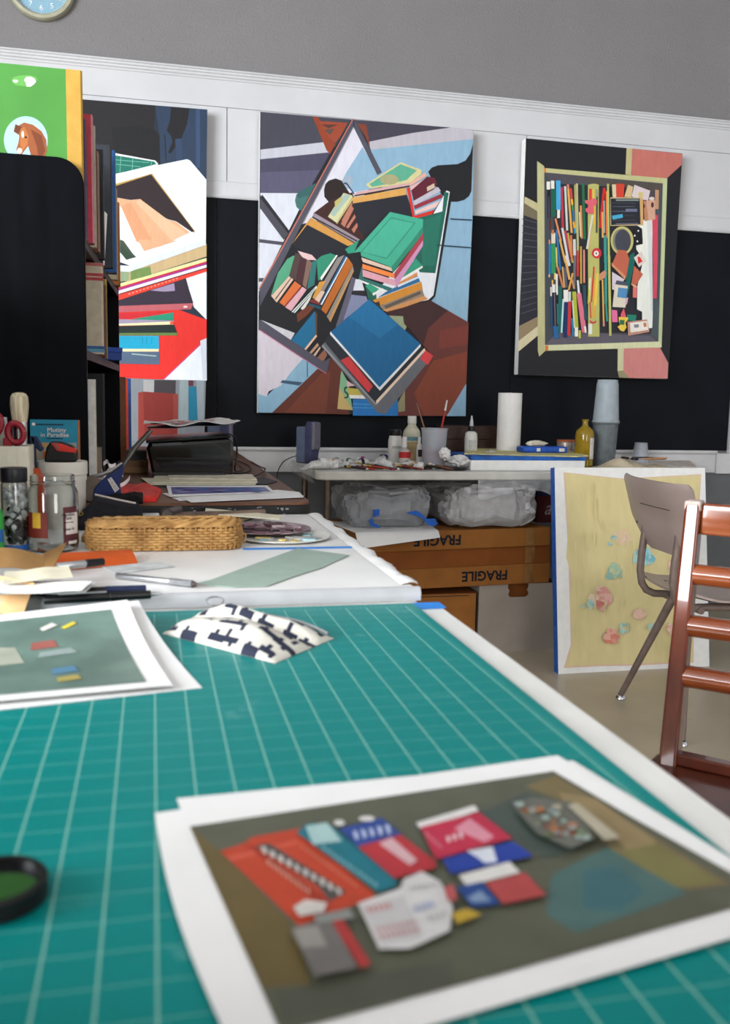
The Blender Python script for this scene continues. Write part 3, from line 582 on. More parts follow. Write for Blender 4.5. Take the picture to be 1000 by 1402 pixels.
for c, a in [('#2f8a55', (252, 0, 250, 225, 56)), ('#2277a8', (205, 0, 203, 235, 26)), ('#d9b48a', (198, 235, 198, 270, 18)), ('#2a6ea8', (320, 0, 335, 180, 24)), ('#d5c06a', (290, 0, 295, 140, 16)), ('#d6a95c', (390, 0, 450, 300, 28)), ('#cfcdd0', (410, 0, 450, 130, 34)), ('#b83a3a', (552, 0, 552, 260, 30)), ('#c99f3f', (592, 0, 594, 350, 22)), ('#d88a80', (630, 0, 632, 340, 22)), ('#6d6d72', (515, 0, 508, 420, 30)), ('#c4774f', (300, 140, 370, 400, 26)), ('#5a5568', (385, 150, 400, 400, 50)), ('#d6a95c', (362, 140, 385, 400, 16)), ('#d6a04c', (490, 220, 440, 430, 22)), ('#c98a52', (480, 300, 505, 410, 22)), ('#e0c070', (270, 220, 270, 300, 26)), ('#e2e0da', (290, 230, 292, 490, 24)), ('#e0b050', (236, 305, 238, 370, 18)),
             ('#e2e0da', (252, 360, 252, 460, 38)), ('#e0ddd2', (218, 392, 220, 505, 18)), ('#1d1e24', (262, 460, 275, 880, 50)), ('#7a6a80', (262, 470, 272, 880, 10)), ('#17486a', (222, 520, 230, 900, 26)), ('#205f9a', (275, 880, 285, 1030, 60)), ('#17635a', (335, 380, 325, 960, 42)), ('#2a6a70', (300, 600, 305, 850, 20)), ('#b9d8df', (372, 540, 350, 960, 22)), ('#e2dfd8', (402, 428, 406, 578, 58)), ('#1c2f5e', (408, 580, 396, 1020, 50)), ('#c9cdd0', (450, 450, 452, 572, 30)), ('#c23236', (452, 572, 440, 995, 38)), ('#2a7a9a', (480, 780, 495, 1000, 28)), ('#aab13c', (505, 450, 535, 900, 50)), ('#d8d5c8', (485, 560, 510, 900, 14)), ('#e6e3dc', (534, 895, 534, 1008, 42)), ('#d9dcdf', (550, 310, 565, 470, 26)), ('#d77088', (565, 470, 632, 955, 58)), ('#e2e0da', (640, 880, 650, 960, 24)), ('#b9b84a', (575, 930, 575, 1030, 30)), ('#2a4a54', (630, 370, 650, 800, 40)),
             ('#b3b268', (748, 0, 750, 1010, 140)), ('#dcd7c0', (705, 280, 685, 580, 22)), ('#c8b93f', (690, 420, 680, 600, 18)), ('#c92f2c', (752, 140, 720, 580, 20)), ('#e0a33a', (770, 300, 745, 820, 30)), ('#e3c04a', (792, 220, 768, 620, 30)), ('#c33a36', (702, 580, 712, 780, 16)), ('#dcdbd6', (705, 850, 705, 980, 46)),
             ('#d9a850', (858, 300, 872, 820, 20)), ('#c98a80', (872, 820, 874, 880, 24)), ('#3a8f88', (896, 0, 900, 600, 34)), ('#3a8f88', (900, 580, 915, 820, 24)), ('#b9b96c', (938, 0, 955, 1000, 30))]: L2(c, a)
p.oval('#c4324a', 740, 820, 42, 28, Q2); p.oval('#b3b268', 742, 800, 32, 26, Q2)
p.oval('#c92f3a', 785, 1155, 60, 66, Q1); p.oval('#e6e3dc', 780, 1158, 30, 34, Q1); p.oval('#55565a', 780, 1158, 10, 14, Q1)
q('#c58a6a', [(820, 230), (880, 185), (905, 210), (890, 275), (815, 320)], Q2)
k = lambda c, pts: p.poly(c, pts, Q3)
k('#cdbf9b', [(155, 300), (205, 300), (210, 460), (165, 460)]); k('#c9402f', [(208, 290), (310, 295), (302, 460), (210, 460)]); k('#c9b084', [(308, 455), (355, 305), (420, 330), (395, 462)]); k('#cfc0c4', [(400, 450), (435, 305), (632, 378), (605, 500), (480, 480)]); k('#c8b678', [(480, 400), (545, 395), (540, 500), (485, 470)]); k('#b98d6c', [(692, 365), (740, 372), (735, 610), (690, 605)])
k('#e2e3da', [(455, 800), (620, 700), (660, 720), (655, 1273), (580, 1273), (460, 1110), (455, 1060), (540, 1040), (530, 850)]); k('#cfd2d2', [(590, 720), (650, 740), (655, 1273), (605, 1273)]); k('#c8485c', [(655, 740), (700, 680), (728, 680), (725, 1273), (665, 1273)])
k('#c3ac84', [(135, 462), (540, 462), (545, 810), (135, 815)]); k('#22242c', [(140, 475), (505, 475), (515, 795), (145, 805)])
for a, c in (((205, 495, 490, 495, 20), '#7d8a88'), ((160, 530, 450, 535, 10), '#3d424e'), ((165, 575, 440, 575, 10), '#4d5664'), ((160, 635, 320, 635, 12), '#4d5664'), ((325, 622, 468, 622, 36), '#69708a'), ((300, 688, 440, 688, 9), '#3d424e'), ((165, 745, 450, 745, 9), '#3d424e'), ((200, 790, 480, 785, 14), '#5d6270')): p.line(c, *a, crop=Q3)
k('#45a3c8', [(155, 690), (285, 668), (292, 712), (165, 738)]); k('#c9a06a', [(500, 480), (540, 490), (545, 800), (510, 790)]); k('#b98060', [(545, 500), (590, 510), (612, 745), (560, 760)]); k('#c99c86', [(580, 500), (690, 495), (695, 735), (610, 745)]); p.oval('#4a2a28', 658, 555, 18, 34, Q3); p.oval('#4a2a28', 552, 570, 12, 26, Q3); p.oval('#d0c2bc', 648, 478, 36, 22, Q3)
p.oval('#bdb673', 280, 1000, 142, 178, Q3, 28); p.oval('#7d7c70', 275, 1000, 112, 150, Q3, 28); p.oval('#3f424c', 290, 1005, 100, 145, Q3, 28)
k('#17181d', [(425, 850), (500, 850), (515, 1045), (440, 1055)]); p.oval('#e2e2e0', 482, 877, 10, 12, Q3); p.oval('#e2e2e0', 437, 937, 10, 12, Q3); p.oval('#e2e2e0', 470, 1007, 10, 12, Q3)
k = lambda c, pts: p.poly(c, pts, Q4)
k('#e0e2da', [(560, -20), (655, -20), (662, 700), (655, 900), (600, 910), (530, 800), (528, 700), (465, 670), (470, 380)]); k('#ccd0d2', [(605, -20), (655, -20), (662, 700), (640, 690)]); k('#c8485c', [(665, -20), (725, -20), (712, 535), (662, 535)])
k('#b9604a', [(160, 100), (230, -70), (330, -60), (375, 60), (345, 250), (320, 280)]); k('#b9604a', [(430, 130), (540, 235), (455, 370), (395, 345)]); k('#c98a64', [(150, 90), (325, 260), (320, 305), (150, 130)]); k('#d8a07c', [(390, 345), (465, 380), (460, 420), (395, 365)]); k('#d5706c', [(415, 390), (462, 400), (465, 525), (412, 525)])
k('#0f6157', [(375, 0), (430, -40), (440, 60), (350, 500), (325, 320)]); k('#d6c9c2', [(425, 30), (520, -50), (580, 70), (490, 150)]); k('#c9302c', [(470, 15), (500, 20), (535, 75), (480, 105)])
k('#cfc3cc', [(155, 205), (310, 300), (200, 440), (155, 420)]); k('#4b4f60', [(192, 360), (210, 310), (330, 330), (350, 375), (340, 380)]); k('#d5cbb8', [(190, 362), (350, 380), (320, 650), (160, 640)]); k('#4f86b4', [(232, 400), (345, 412), (335, 535), (218, 520)]); k('#d3a9bc', [(320, 540), (355, 520), (345, 590), (315, 640)])
k('#d96a9a', [(150, 675), (218, 685), (225, 830), (155, 830)]); k('#d95a6c', [(262, 735), (300, 655), (330, 770), (265, 765)]); k('#1e7a66', [(340, 735), (455, 740), (450, 815), (340, 810)]); k('#e0c04a', [(235, 765), (355, 770), (350, 800), (320, 840), (335, 895), (300, 945), (260, 935), (220, 885), (250, 870), (240, 820)]); k('#2d6b44', [(250, 800), (310, 805), (305, 865), (245, 860)])
k('#b98a78', [(345, 825), (590, 795), (620, 950), (355, 1000)]); k('#e6ded6', [(375, 840), (590, 815), (605, 925), (385, 960)]); k('#7d8288', [(425, 860), (485, 855), (488, 895), (430, 900)]); k('#b9764e', [(540, 840), (575, 835), (585, 885), (548, 890)])
p.build('painted_face', t, org)

# ---- the left painting: leaning white picture book over a stack
Lc = [(108, 136.5), (283.4, 150.2), (281.6, 521.5), (108, 517.5)]
t, org, p = painting('painting', 'painting of stacked books topped by a white picture book on red', Lc, PF)
J1 = (150, 130, 7.01); J2 = (150, 330, 5.193)
p.poly('#1f2a3a', Lc)
q('#273850', [(440, 100), (940, 140), (930, 820), (760, 640), (480, 660), (480, 380)], J1); q('#1d1c20', [(-280, 40), (440, 100), (430, 330), (480, 380), (490, 680), (-280, 600)], J1); q('#17171b', [(30, 310), (300, 300), (430, 340), (478, 400), (480, 640), (30, 560)], J1)
q('#1a191d', [(590, 115), (768, 130), (745, 280), (690, 420), (590, 560), (562, 555), (605, 450), (590, 390), (548, 340), (580, 250)], J1)
p.line('#151c2c', 530, 380, 545, 640, 10, J1); p.line('#33486a', 850, 140, 850, 700, 40, J1); p.line('#2d3f5c', 660, 420, 670, 640, 60, J1)
q('#dfe4e2', [(-200, 550), (60, 560), (440, 630), (466, 660), (460, 690), (40, 760)], J1); q('#176f5f', [(-200, 560), (60, 580), (430, 640), (450, 665), (40, 765), (-200, 780)], J1)
for a in ((110, 590, 100, 740), (225, 605, 218, 720), (402, 640, 400, 690), (20, 660, 300, 690), (20, 620, 380, 650)): p.line('#6fae9e', *a, 6, J1)
# red floor and white paper at the bottom
q('#da2a22', [(-220, 500), (470, 480), (690, 560), (690, 700), (385, 985), (-220, 975)], J2); q('#dfe3ea', [(540, 250), (690, 210), (690, 560), (600, 470)], J2); q('#dde2ea', [(690, 690), (692, 992), (380, 985)], J2); p.line('#c2457c', 690, 694, 384, 985, 8, J2); q('#c9ced8', [(645, 710), (690, 690), (690, 985), (665, 985)], J2)
# stack
q('#d8d89a', [(-200, 300), (80, 300), (690, 120), (690, 150), (80, 330), (-200, 400)], J2); q('#c3a87c', [(-200, 200), (140, 200), (690, 20), (690, 110), (140, 285), (-200, 290)], J2); q('#6d8a4a', [(150, 210), (290, 180), (300, 240), (150, 280)], J2); q('#8aa07a', [(80, 190), (140, 200), (135, 280), (80, 290)], J2)
q('#c21f3e', [(-200, 390), (70, 328), (690, 145), (690, 158), (70, 345)], J2); q('#9a2d8a', [(70, 340), (690, 156), (690, 166), (70, 352)], J2); q('#e6e3ec', [(-200, 425), (70, 352), (690, 168), (690, 192), (70, 378)], J2); q('#5a1a1a', [(70, 374), (690, 188), (690, 196), (70, 382)], J2); q('#e03a28', [(-200, 450), (70, 382), (690, 196), (690, 218), (70, 420)], J2)
for k_ in range(14): p.line('#eba08c', 135 + k_ * 26, 378 - k_ * 8.4, 148 + k_ * 26, 374 - k_ * 8.4, 7, J2)
q('#2d2333', [(-200, 440), (70, 424), (540, 265), (596, 440), (70, 462), (-200, 470)], J2); q('#9a8aa8', [(290, 352), (460, 300), (465, 355), (390, 360)], J2); q('#b55a62', [(-200, 475), (70, 462), (596, 442), (580, 485), (70, 508)], J2); p.oval('#dccfca', 540, 468, 16, 7, J2)
q('#c8202c', [(-200, 520), (72, 515), (430, 500), (300, 530), (72, 556)], J2); q('#1f8a6e', [(160, 555), (455, 508), (455, 565), (250, 565)], J2); q('#9a8ea6', [(-200, 560), (72, 556), (250, 560), (460, 568), (455, 580), (72, 590)], J2); q('#e6dcae', [(-200, 590), (72, 588), (455, 572), (455, 594), (72, 602)], J2); q('#e0502a', [(430, 574), (456, 572), (456, 592), (432, 594)], J2)
q('#152420', [(-200, 605), (72, 605), (460, 594), (482, 655), (72, 656)], J2); q('#5f7a3e', [(-200, 656), (72, 654), (482, 652), (482, 672), (72, 672)], J2)
q('#0f9fc4', [(-200, 675), (72, 674), (350, 674), (352, 768), (72, 766)], J2); q('#e2dfae', [(-200, 768), (72, 766), (350, 768), (350, 786), (72, 786)], J2); q('#50627a', [(-200, 788), (72, 786), (355, 788), (354, 878), (72, 872)], J2); p.line('#9fb9b4', 158, 803, 332, 818, 8, J2)
for x in (235, 262, 300): p.line('#0c7f9e', x, 684, x, 735, 4, J2)
# white picture book
q('#e4e6ea', [(-200, 830), (50, 760), (745, 618), (775, 632), (930, 815), (925, 1420), (200, 1640), (-200, 1500)], J1); q('#d5dbe2', [(-200, 1620), (180, 1640), (925, 1380), (925, 1440), (190, 1700), (-200, 1680)], J1)
q('#b59548', [(-200, 950), (45, 860), (408, 755), (822, 1312), (810, 1325), (400, 775), (45, 885)], J1); q('#2a1d22', [(-200, 960), (45, 880), (400, 765), (815, 1310), (790, 1318), (640, 1215), (560, 1195), (350, 1080), (300, 1000), (200, 1010), (60, 985), (-200, 960)], J1)
q('#dba680', [(-200, 975), (60, 985), (200, 1012), (300, 1000), (350, 1082), (560, 1198), (640, 1218), (770, 1320), (480, 1460), (260, 1410), (110, 1070)], J1); q('#e2b692', [(250, 1030), (300, 1005), (560, 1200), (740, 1330), (600, 1400)], J1); q('#d99a72', [(110, 1070), (200, 1030), (420, 1420), (260, 1410)], J1)
q('#dba680', [(245, 70), (200, -10), (330, -10), (480, 0), (250, 72)], J2)
q('#2d4434', [(75, 0), (190, 115), (120, 135), (75, 80)], J2); q('#3d4a3a', [(75, -10), (100, 0), (180, 110), (170, 118), (75, 20)], J2)
p.build('painted_face', t, org)

# ---- canvas standing on the desk under it
Dc = [(150, 517), (282, 521.5), (279.5, 612), (150, 612)]
t, org, p = painting('painting', 'painting of upright red and blue books, standing on the brown desk', Dc, 3.98, .03)
zb = (PY(215, 610, 3.98).z - BZ)
p.poly('#787c82', Dc)
q('#7f858c', [(140, 975), (240, 985), (200, 1420), (140, 1420)], J2); q('#a4a2a2', [(240, 985), (320, 988), (315, 1090), (240, 1080)], J2); q('#3a3438', [(318, 988), (472, 990), (470, 1090), (316, 1085)], J2); q('#8c9a9c', [(500, 990), (560, 990), (560, 1300), (490, 1300)], J2); q('#5a2c3a', [(562, 990), (598, 990), (596, 1032), (562, 1032)], J2); q('#14708c', [(562, 1034), (618, 1034), (628, 1310), (562, 1310)], J2); q('#8d989f', [(618, 992), (672, 992), (672, 1310), (630, 1310)], J2)
q('#7f2822', [(204, 1078), (240, 1070), (488, 1088), (486, 1300), (480, 1420), (204, 1420)], J2); q('#93352c', [(204, 1078), (240, 1070), (250, 1420), (204, 1420)], J2); q('#8c3a32', [(452, 1088), (488, 1090), (484, 1300), (456, 1300)], J2)
p.build('painted_face', t, org)
# ================================================================== books in the bookcase
m_pages = mat('book_pages', '#d9cdb4', .8, .2, var=.08, scale=300, stretch=(.05, 1, .05))
def cloth(hexc, rough=.55): return mat('cover_' + hexc.strip('#'), hexc, rough, .35, var=.07, scale=50)
def book(label, X, Y, z0, h, th, depth, hexc, spine=None, group=None, rz=0, tilt=0):
    """upright book: spine towards +X at X, front cover towards -Y at Y"""
    t = thing('book', label, 'book', (X, Y, z0 + .0005), 0, group, rot=(tilt, 0, rz))
    c = cloth(hexc); b = .0022
    MB().box(-depth, 0, 0, -.003, b, h).build('front_cover', c, t, smooth=0, bevel=.0006)
    MB().box(-depth, th - b, 0, -.003, th, h).build('back_cover', c, t, smooth=0, bevel=.0006)
    MB().prism([(-.004, 0), (-.001, .0008), (0, th * .3), (0, th * .7), (-.001, th - .0008), (-.004, th), (-.005, th * .5)], 0, h).build('spine', cloth(spine or hexc), t, smooth=50)
    MB().box(-depth + .004, b, .003, -.0045, th - b, h - .003).build('pages', m_pages, t, smooth=0)
    return t
GB = 'books on the top shelf of the bookcase'
def tb(label, pxr, ytop, Y, th, hexc, spine=None, depth=.2, rz=0, tilt=0):
    P = PY(pxr, ytop, Y); return book(label, P.x, Y, SHA, P.z - SHA, th, depth, hexc, spine, GB, rz, tilt)
# the tall green picture book, its front cover to the room
P1, P2 = PY(112, 97, 1.945), PY(0, 92, 1.945)
t = thing('picture_book', 'tall bright green picture book with a gold spine and a horse roundel', 'book', (P1.x, 1.945, SHA + .0005))
hh = P1.z - SHA; wd = .30
MB().box(-wd, 0, 0, -.021 / 1.0, .003, hh).build('front_cover', mat('green_cover', '#47853a', .45, .3, var=.04, scale=8), t, smooth=0, bevel=.0008)
MB().box(-wd, .011, 0, 0, .014, hh).build('back_cover', mat('green_cover', '#47853a'), t, smooth=0, bevel=.0008)
gold = mat('gold_spine_cloth', '#b88f3e', .5, .35, var=.06)
MB().prism([(PY(91, 150, 1.945).x - P1.x, -.0006), (-.003, -.0006), (0, .002), (0, .012), (-.003, .0146), (PY(91, 150, 1.945).x - P1.x, .0146)], 0, hh).build('spine', gold, t, smooth=40)
MB().box(-wd + .004, .003, .004, -.02, .011, hh - .003).build('pages', m_pages, t, smooth=0)
H = (0, 0, 3.3333); pnt = Paint(lambda x, y: PY(x, y, 1.945), (0, -1, 0), .00004)
pnt.oval('#9cc4d4', 118, 640, 100, 108, H, 32)
pnt.poly('#8a4a26', [(62, 600), (70, 568), (82, 575), (110, 560), (150, 570), (190, 600), (212, 640), (214, 690), (200, 740), (150, 740), (135, 690), (128, 668), (112, 690), (100, 706), (82, 704), (74, 684), (84, 650), (88, 620)], H)
pnt.poly('#a4602f', [(92, 590), (112, 580), (130, 620), (126, 660), (104, 690), (92, 660)], H); pnt.poly('#5d2c16', [(64, 604), (72, 568), (100, 582), (84, 612)], H); pnt.poly('#6b3318', [(140, 590), (190, 620), (206, 690), (180, 735), (168, 670)], H)
pnt.oval('#d9b8a8', 90, 690, 12, 14, H, 12); pnt.oval('#e8d8c8', 104, 615, 6, 16, H, 10); pnt.oval('#1c100c', 118, 628, 6, 5, H, 8)
pnt.build('horse_roundel', t, Vector((P1.x, 1.945, SHA)))
pnt = Paint(lambda x, y: PY(x, y, 1.945), (0, -1, 0), .00004)
pnt.oval('#5c9a4a', 105, 366, 58, 24, H, 12, wob=.2); pnt.oval('#dfe4da', 135, 375, 24, 20, H, 9, wob=.35); pnt.oval('#cfd8c4', 72, 372, 12, 7, H, 8, wob=.3); 
pnt.build('torn_sticker', t, Vector((P1.x, 1.945, SHA)))
tb('tall purple-grey book beside the green picture book', 117.5, 163, 1.975, .016, '#4d3850', '#5a4a66')
tb('tall red book with a pink spine', 126.5, 157, 2.0, .030, '#b53848', '#c77f88')
tb('slim beige paper-backed book leaning on the red one', 130, 172, 2.055, .022, '#b8ad96', '#a89f8c')
tb('dark reddish-brown book with worn top edge', 134.5, 207, 2.11, .040, '#5d2a20', '#8d6a52')
tb('black shiny binder standing in the top row', 141, 205, 2.22, .03, '#101116', '#14151c')
tport = tb('grey-black glossy portfolio with a white label', 152.5, 199, 2.36, .035, '#2d3038', '#1b1c22', .09)
P = PY(146.5, 340, 2.358); Po = tport.location
MB().prism([(PY(141, 287, 2.358).x - Po.x, PY(141, 287, 2.358).z - Po.z), (PY(147, 293, 2.358).x - Po.x, PY(147, 293, 2.358).z - Po.z), (PY(143, 345, 2.358).x - Po.x, .004), (PY(141, 345, 2.358).x - Po.x, .004)], -.0012, -.0003, axis='y').build('paper_label', mat('white_label', '#d9d2cc', .6, .3, var=.05), tport, smooth=0)
tb('thin blue folder tilting in the top row', 157.5, 206, 2.45, .045, '#1d4c86', '#1f548f')
tb('short pale beige book next to the orange one', 160, 258, 2.60, .03, '#b9ab8c', '#9b8f78')
tb('orange-brown book at the far end of the top row', 163, 277, 2.72, .055, '#b5702e', '#8f4f1c')
GM = 'books on the middle shelf of the bookcase'
Pc = PY(140, 336, 2.12)
Pc.z = min(Pc.z, SHA - .021)
t = book('cream book banded with red and blue stripes', Pc.x, 2.12, SHB, Pc.z - SHB - .002, .035, .16, '#bfb29c', '#c9bca6', GM)
for z, c in ((.80, '#b5434a'), (.845, '#b5434a'), (.955, '#c06a66'), (.055, '#2c5f95'), (.02, '#5f93ac')):
    h = Pc.z - SHB
    MB().box(-.1, -.0006, h * z, .0006, .0355, h * z + .0065).build('stripe', mat('stripe_' + c.strip('#'), c, .6, .3), t, smooth=0)
Pb = PY(145.5, 392, 2.32); book('thin dark red book on the middle shelf', Pb.x, 2.30, SHB, Pb.z - SHB, .03, .15, '#5c2b28', '#6b4a28', GM)
Pd = PY(146.5, 400, 2.36); book('thin yellow-edged book behind the dark red one', Pd.x, 2.345, SHB, .19, .02, .14, '#8d7a3a', '#b59a3c', GM)
a, b = PY(145, 497, 2.45), PY(167, 497, 2.45)
t = thing('blue_box', 'small royal blue box sticking out over the middle shelf edge', 'box', (b.x, 2.45, SHB + .0005), .22)
hb = PY(160, 476, 2.45).z - SHB
MB().box(-.16, 0, 0, 0, .11, hb - .012).build('box_base', cloth('#123a86'), t, smooth=0, bevel=.001)
MB().box(-.162, -.001, hb - .012, .002, .112, hb).build('lid', cloth('#1443a0'), t, smooth=0, bevel=.001)
GL = 'books on the bottom shelf of the bookcase'
zb = BZ + .018
Pe = PY(131.5, 520, 2.02); book('tall white slim book on the bottom shelf', Pe.x, 2.0, zb, Pe.z - zb, .018, .2, '#d8d6d2', '#cfc8b6', GL)
Pe = PY(140, 612, 2.2); book('short taupe book beside the white one', Pe.x, 2.16, zb, Pe.z - zb, .035, .16, '#8b7d6b', '#77705f', GL)
Pe = PY(143, 512, 2.34); book('tall black book on the bottom shelf', Pe.x, 2.32, zb, Pe.z - zb, .03, .2, '#121214', '#1c1c20', GL)
# boards leaning between bookcase and wall
for lab, nm, px0, px1, Y, y0, col, rz in (('brown wooden frame on edge behind the bookcase', 'framed_panel', 163.5, 172, 3.05, 516, '#7a4a30', 0), ('orange-red canvas edge-on behind the bookcase', 'canvas_board', 171.5, 175, 3.25, 519, '#d8452a', 0), ('blue canvas edge-on behind the bookcase', 'canvas_board', 174.5, 179, 3.42, 518, '#1f4f92', 0)):
    A, B = PY(px0, y0, Y), PY(px1, y0, Y)
    t = thing(nm, lab, 'frame' if 'frame' in nm else 'canvas', (B.x, Y, BZ))
    h = A.z - BZ
    MB().box(A.x - B.x - .22, .006, .02, -.006, .016, h - .02).build('panel', m_canvas, t, smooth=0)
    w_ = B.x - A.x + .004
    for (x0, x1, z0, z1) in ((-w_, 0, 0, h), (-.24, -.24 + w_, 0, h), (-.24 + w_, -w_, 0, w_), (-.24 + w_, -w_, h - w_, h)):
        MB().box(x0, 0, z0, x1, .02, z1).build('stretcher_bar', cloth(col), t, smooth=0, bevel=.001)

# ================================================================== jars and tools in front of the bookcase
m_glass = mat('clear_glass', '#f2f6f5', .04, .5, var=.01, trans=1, ior=1.45)
m_clear = mat('clear_plastic', '#eef2f4', .12, .5, var=.01, trans=.92, ior=1.35)
m_cream = mat('cream_plastic', '#d8d2c0', .45, .4, var=.04)
def glass_wall(prof, th=.0018):
    inner = [(max(r - th, .001), z + (th if i == 0 else 0)) for i, (r, z) in enumerate(prof)]
    return prof + list(reversed(inner))
def curved_label(name, t, r, a0, a1, z0, z1, m, n=10):
    def fn(u, v):
        a = math.radians(a0 + (a1 - a0) * u); return (r * math.cos(a), r * math.sin(a), z0 + (z1 - z0) * v)
    return MB().grid(fn, n, 1).build(name, m, t, smooth=60)
def span(px0, px1, py, Y):
    A, B = PY(px0, py, Y), PY(px1, py, Y); return (A.x + B.x) / 2, (B.x - A.x) / 2
# wide glass jar
JY = 1.45; cx, r = span(37.5, 108, 720, JY); h = PY(72, 650, JY).z - WZ
t = thing('glass_jar', 'empty wide-mouth glass jar with torn red and white food labels', 'jar', (cx, JY, WZ))
prof = [(r * .86, 0), (r * .97, .004), (r, .012), (r, h * .76), (r * .93, h * .83), (r * .86, h * .86), (r * .90, h * .885), (r * .86, h * .905), (r * .90, h * .925), (r * .86, h * .945), (r * .88, h * .97), (r * .85, h)]
MB().lathe(glass_wall(prof, .0022), 40).build('glass', m_glass, t, smooth=50)
red_l = mat('dark_red_label', '#6b2418', .5, .35, var=.12); wht = mat('white_label', '#d9d2cc', .6, .3, var=.05); yel = mat('yellow_label', '#c99f34', .5, .3); ink = mat('dark_ink', '#2a2024', .6, .3)
lr = r + .0004
curved_label('food_label', t, lr, -160, -96, h * .20, h * .53, red_l); curved_label('label_panel', t, lr + .0003, -134, -112, h * .33, h * .53, yel)
curved_label('facts_label', t, lr, -62, -20, h * .10, h * .60, mat('plum_label', '#5a2c34', .5, .3)); curved_label('label_panel', t, lr + .0003, -56, -18, h * .24, h * .52, wht); curved_label('label_panel', t, lr + .0003, -50, -22, h * .11, h * .15, wht)
for txt, zz, sz in (('Nutrition', .50, .0072), ('Facts', .455, .0072), ('Amount Per Serving', .40, .0026), ('Calories 10', .31, .0052)):
    a = math.radians(-50); lettering(txt, sz, ink, t, ((lr + .0009) * math.cos(a), (lr + .0009) * math.sin(a), h * zz), (-math.sin(a), math.cos(a), 0), (0, 0, 1), sx=.8)
# spice jar
cx, r = span(2, 38.5, 700, 1.435); h = PY(20, 640, 1.435).z - WZ
t = thing('spice_jar', 'slim clear jar of black and white pins with a black screw lid', 'jar', (cx, 1.435, WZ))
MB().lathe(glass_wall([(r * .9, 0), (r, .004), (r, h * .80), (r * .88, h * .84), (r * .88, h * .86)], .0012), 28).build('glass', m_glass, t, smooth=50)
MB().lathe([(r * .98, h * .83), (r * 1.02, h * .84), (r * 1.02, h * .985), (r * .97, h)], 32).build('lid', mat('navy_black_lid', '#14141c', .4, .4), t, smooth=40)
curved_label('base_band', t, r + .0003, -175, -5, .004, h * .1, mat('blue_label', '#2c62a8', .5, .3))
pin = MB(); rnd = random.Random(5)
for mname, hx, lo, hi, n in (('white_pin_head', '#dadadb', .30, .80, 60), ('black_pin_head', '#17171a', .12, .5, 55)):
    pm = MB()
    for k in range(n):
        a = rnd.uniform(0, 2 * PI); q_ = r * .80 * math.sqrt(rnd.uniform(.2, 1)); z = h * rnd.uniform(lo, hi); s_ = .0042
        pm.lathe([(s_ * .3, -s_), (s_ * .85, -s_ * .5), (s_, 0), (s_ * .85, s_ * .5), (s_ * .3, s_)], 8, (q_ * math.cos(a), q_ * math.sin(a), z))
    o = pm.build(mname, mat(mname, hx, .4, .4), t); o['kind'] = 'stuff'
# green bottle cut by the frame
cx, r = span(-22, 5.5, 730, 1.40); h = PY(3, 693, 1.40).z - WZ
t = thing('green_bottle', 'bright green plastic bottle with a blue label', 'bottle', (cx, 1.40, WZ))
MB().lathe([(r * .92, 0), (r, .004), (r, h * .82), (r * .8, h * .93), (r * .5, h), (.008, h + .006), (.008, h + .02)], 28).build('body', mat('green_plastic', '#2f9a3e', .35, .4, var=.05), t, smooth=45)
curved_label('label', t, r + .0003, -120, -20, h * .3, h * .55, mat('blue_label'  , '#2c62a8'))
# cream utensil box with brush and scissors
cy = 1.56; A, B = PY(-20, 690, cy), PY(41.5, 690, cy); h = PY(20, 611, cy).z - WZ; w_ = (B.x - A.x)
t = thing('utensil_box', 'cream ribbed plastic tub holding the big brush and red scissors', 'container', ((A.x + B.x) / 2, cy + w_ / 2, WZ))
MB().prism(rounded(w_, w_, .006, 3), 0, .004).build('base', m_cream, t, smooth=30)
wl = MB()
for pts in (rounded(w_, w_, .006, 3), list(reversed(rounded(w_ - .005, w_ - .005, .005, 3)))):
    n = len(pts); wl.add([(a, b, .004) for a, b in pts] + [(a, b, h) for a, b in pts], [(i, (i + 1) % n, n + (i + 1) % n, n + i) for i in range(n)])
o_, i_ = rounded(w_, w_, .006, 3), rounded(w_ - .005, w_ - .005, .005, 3); n = len(o_)
wl.add([(a, b, h) for a, b in o_] + [(a, b, h) for a, b in i_], [(i, (i + 1) % n, n + (i + 1) % n, n + i) for i in range(n)])
wl.build('wall', m_cream, t, smooth=30)
for k in range(3): MB().box(-w_ / 2 + w_ * (k + 1) / 4 - .0006, -w_ / 2 - .0007, .006, -w_ / 2 + w_ * (k + 1) / 4 + .0006, -w_ / 2, h - .004).build('rib', m_cream, t, smooth=0)
Pt, Pm, Pbm = PY(26, 541, cy + .03), PY(27, 590, cy + .03), PY(28, 611, cy + .03)
t = thing('round_brush', 'large round paintbrush with pale bristles, standing bristles up', 'brush', (Pbm.x, cy + .03, WZ + .0045))
r = (PY(40, 570, cy + .03).x - PY(13.5, 570, cy + .03).x) / 2; z0 = Pbm.z - WZ; zt = Pt.z - WZ; zf = PY(28, 583, cy + .03).z - WZ
MB().lathe([(.004, 0), (.007, .02), (.009, z0 - .02), (r * .6, z0 - .005)], 18).build('handle', mat('pale_wood', '#b58f5e', .5, .4, var=.12), t)
MB().lathe([(r * .70, z0 - .012), (r * .74, z0), (r * .76, zf - .01), (r * .80, zf), (r * .80, zf + .002)], 24).build('ferrule', m_chrome, t)
br = MB(); rnd = random.Random(2)
br.lathe([(r * .74, zf), (r * .9, zf + (zt - zf) * .3), (r * .98, zf + (zt - zf) * .6), (r * .93, zf + (zt - zf) * .85), (r * .7, zt - .002), (r * .3, zt)], 26)
bm_ = mat('bristle', '#cdbfa2', .8, .2, var=.18, scale=260, stretch=(1, 1, .04)); br.build('bristles', bm_, t, smooth=60)
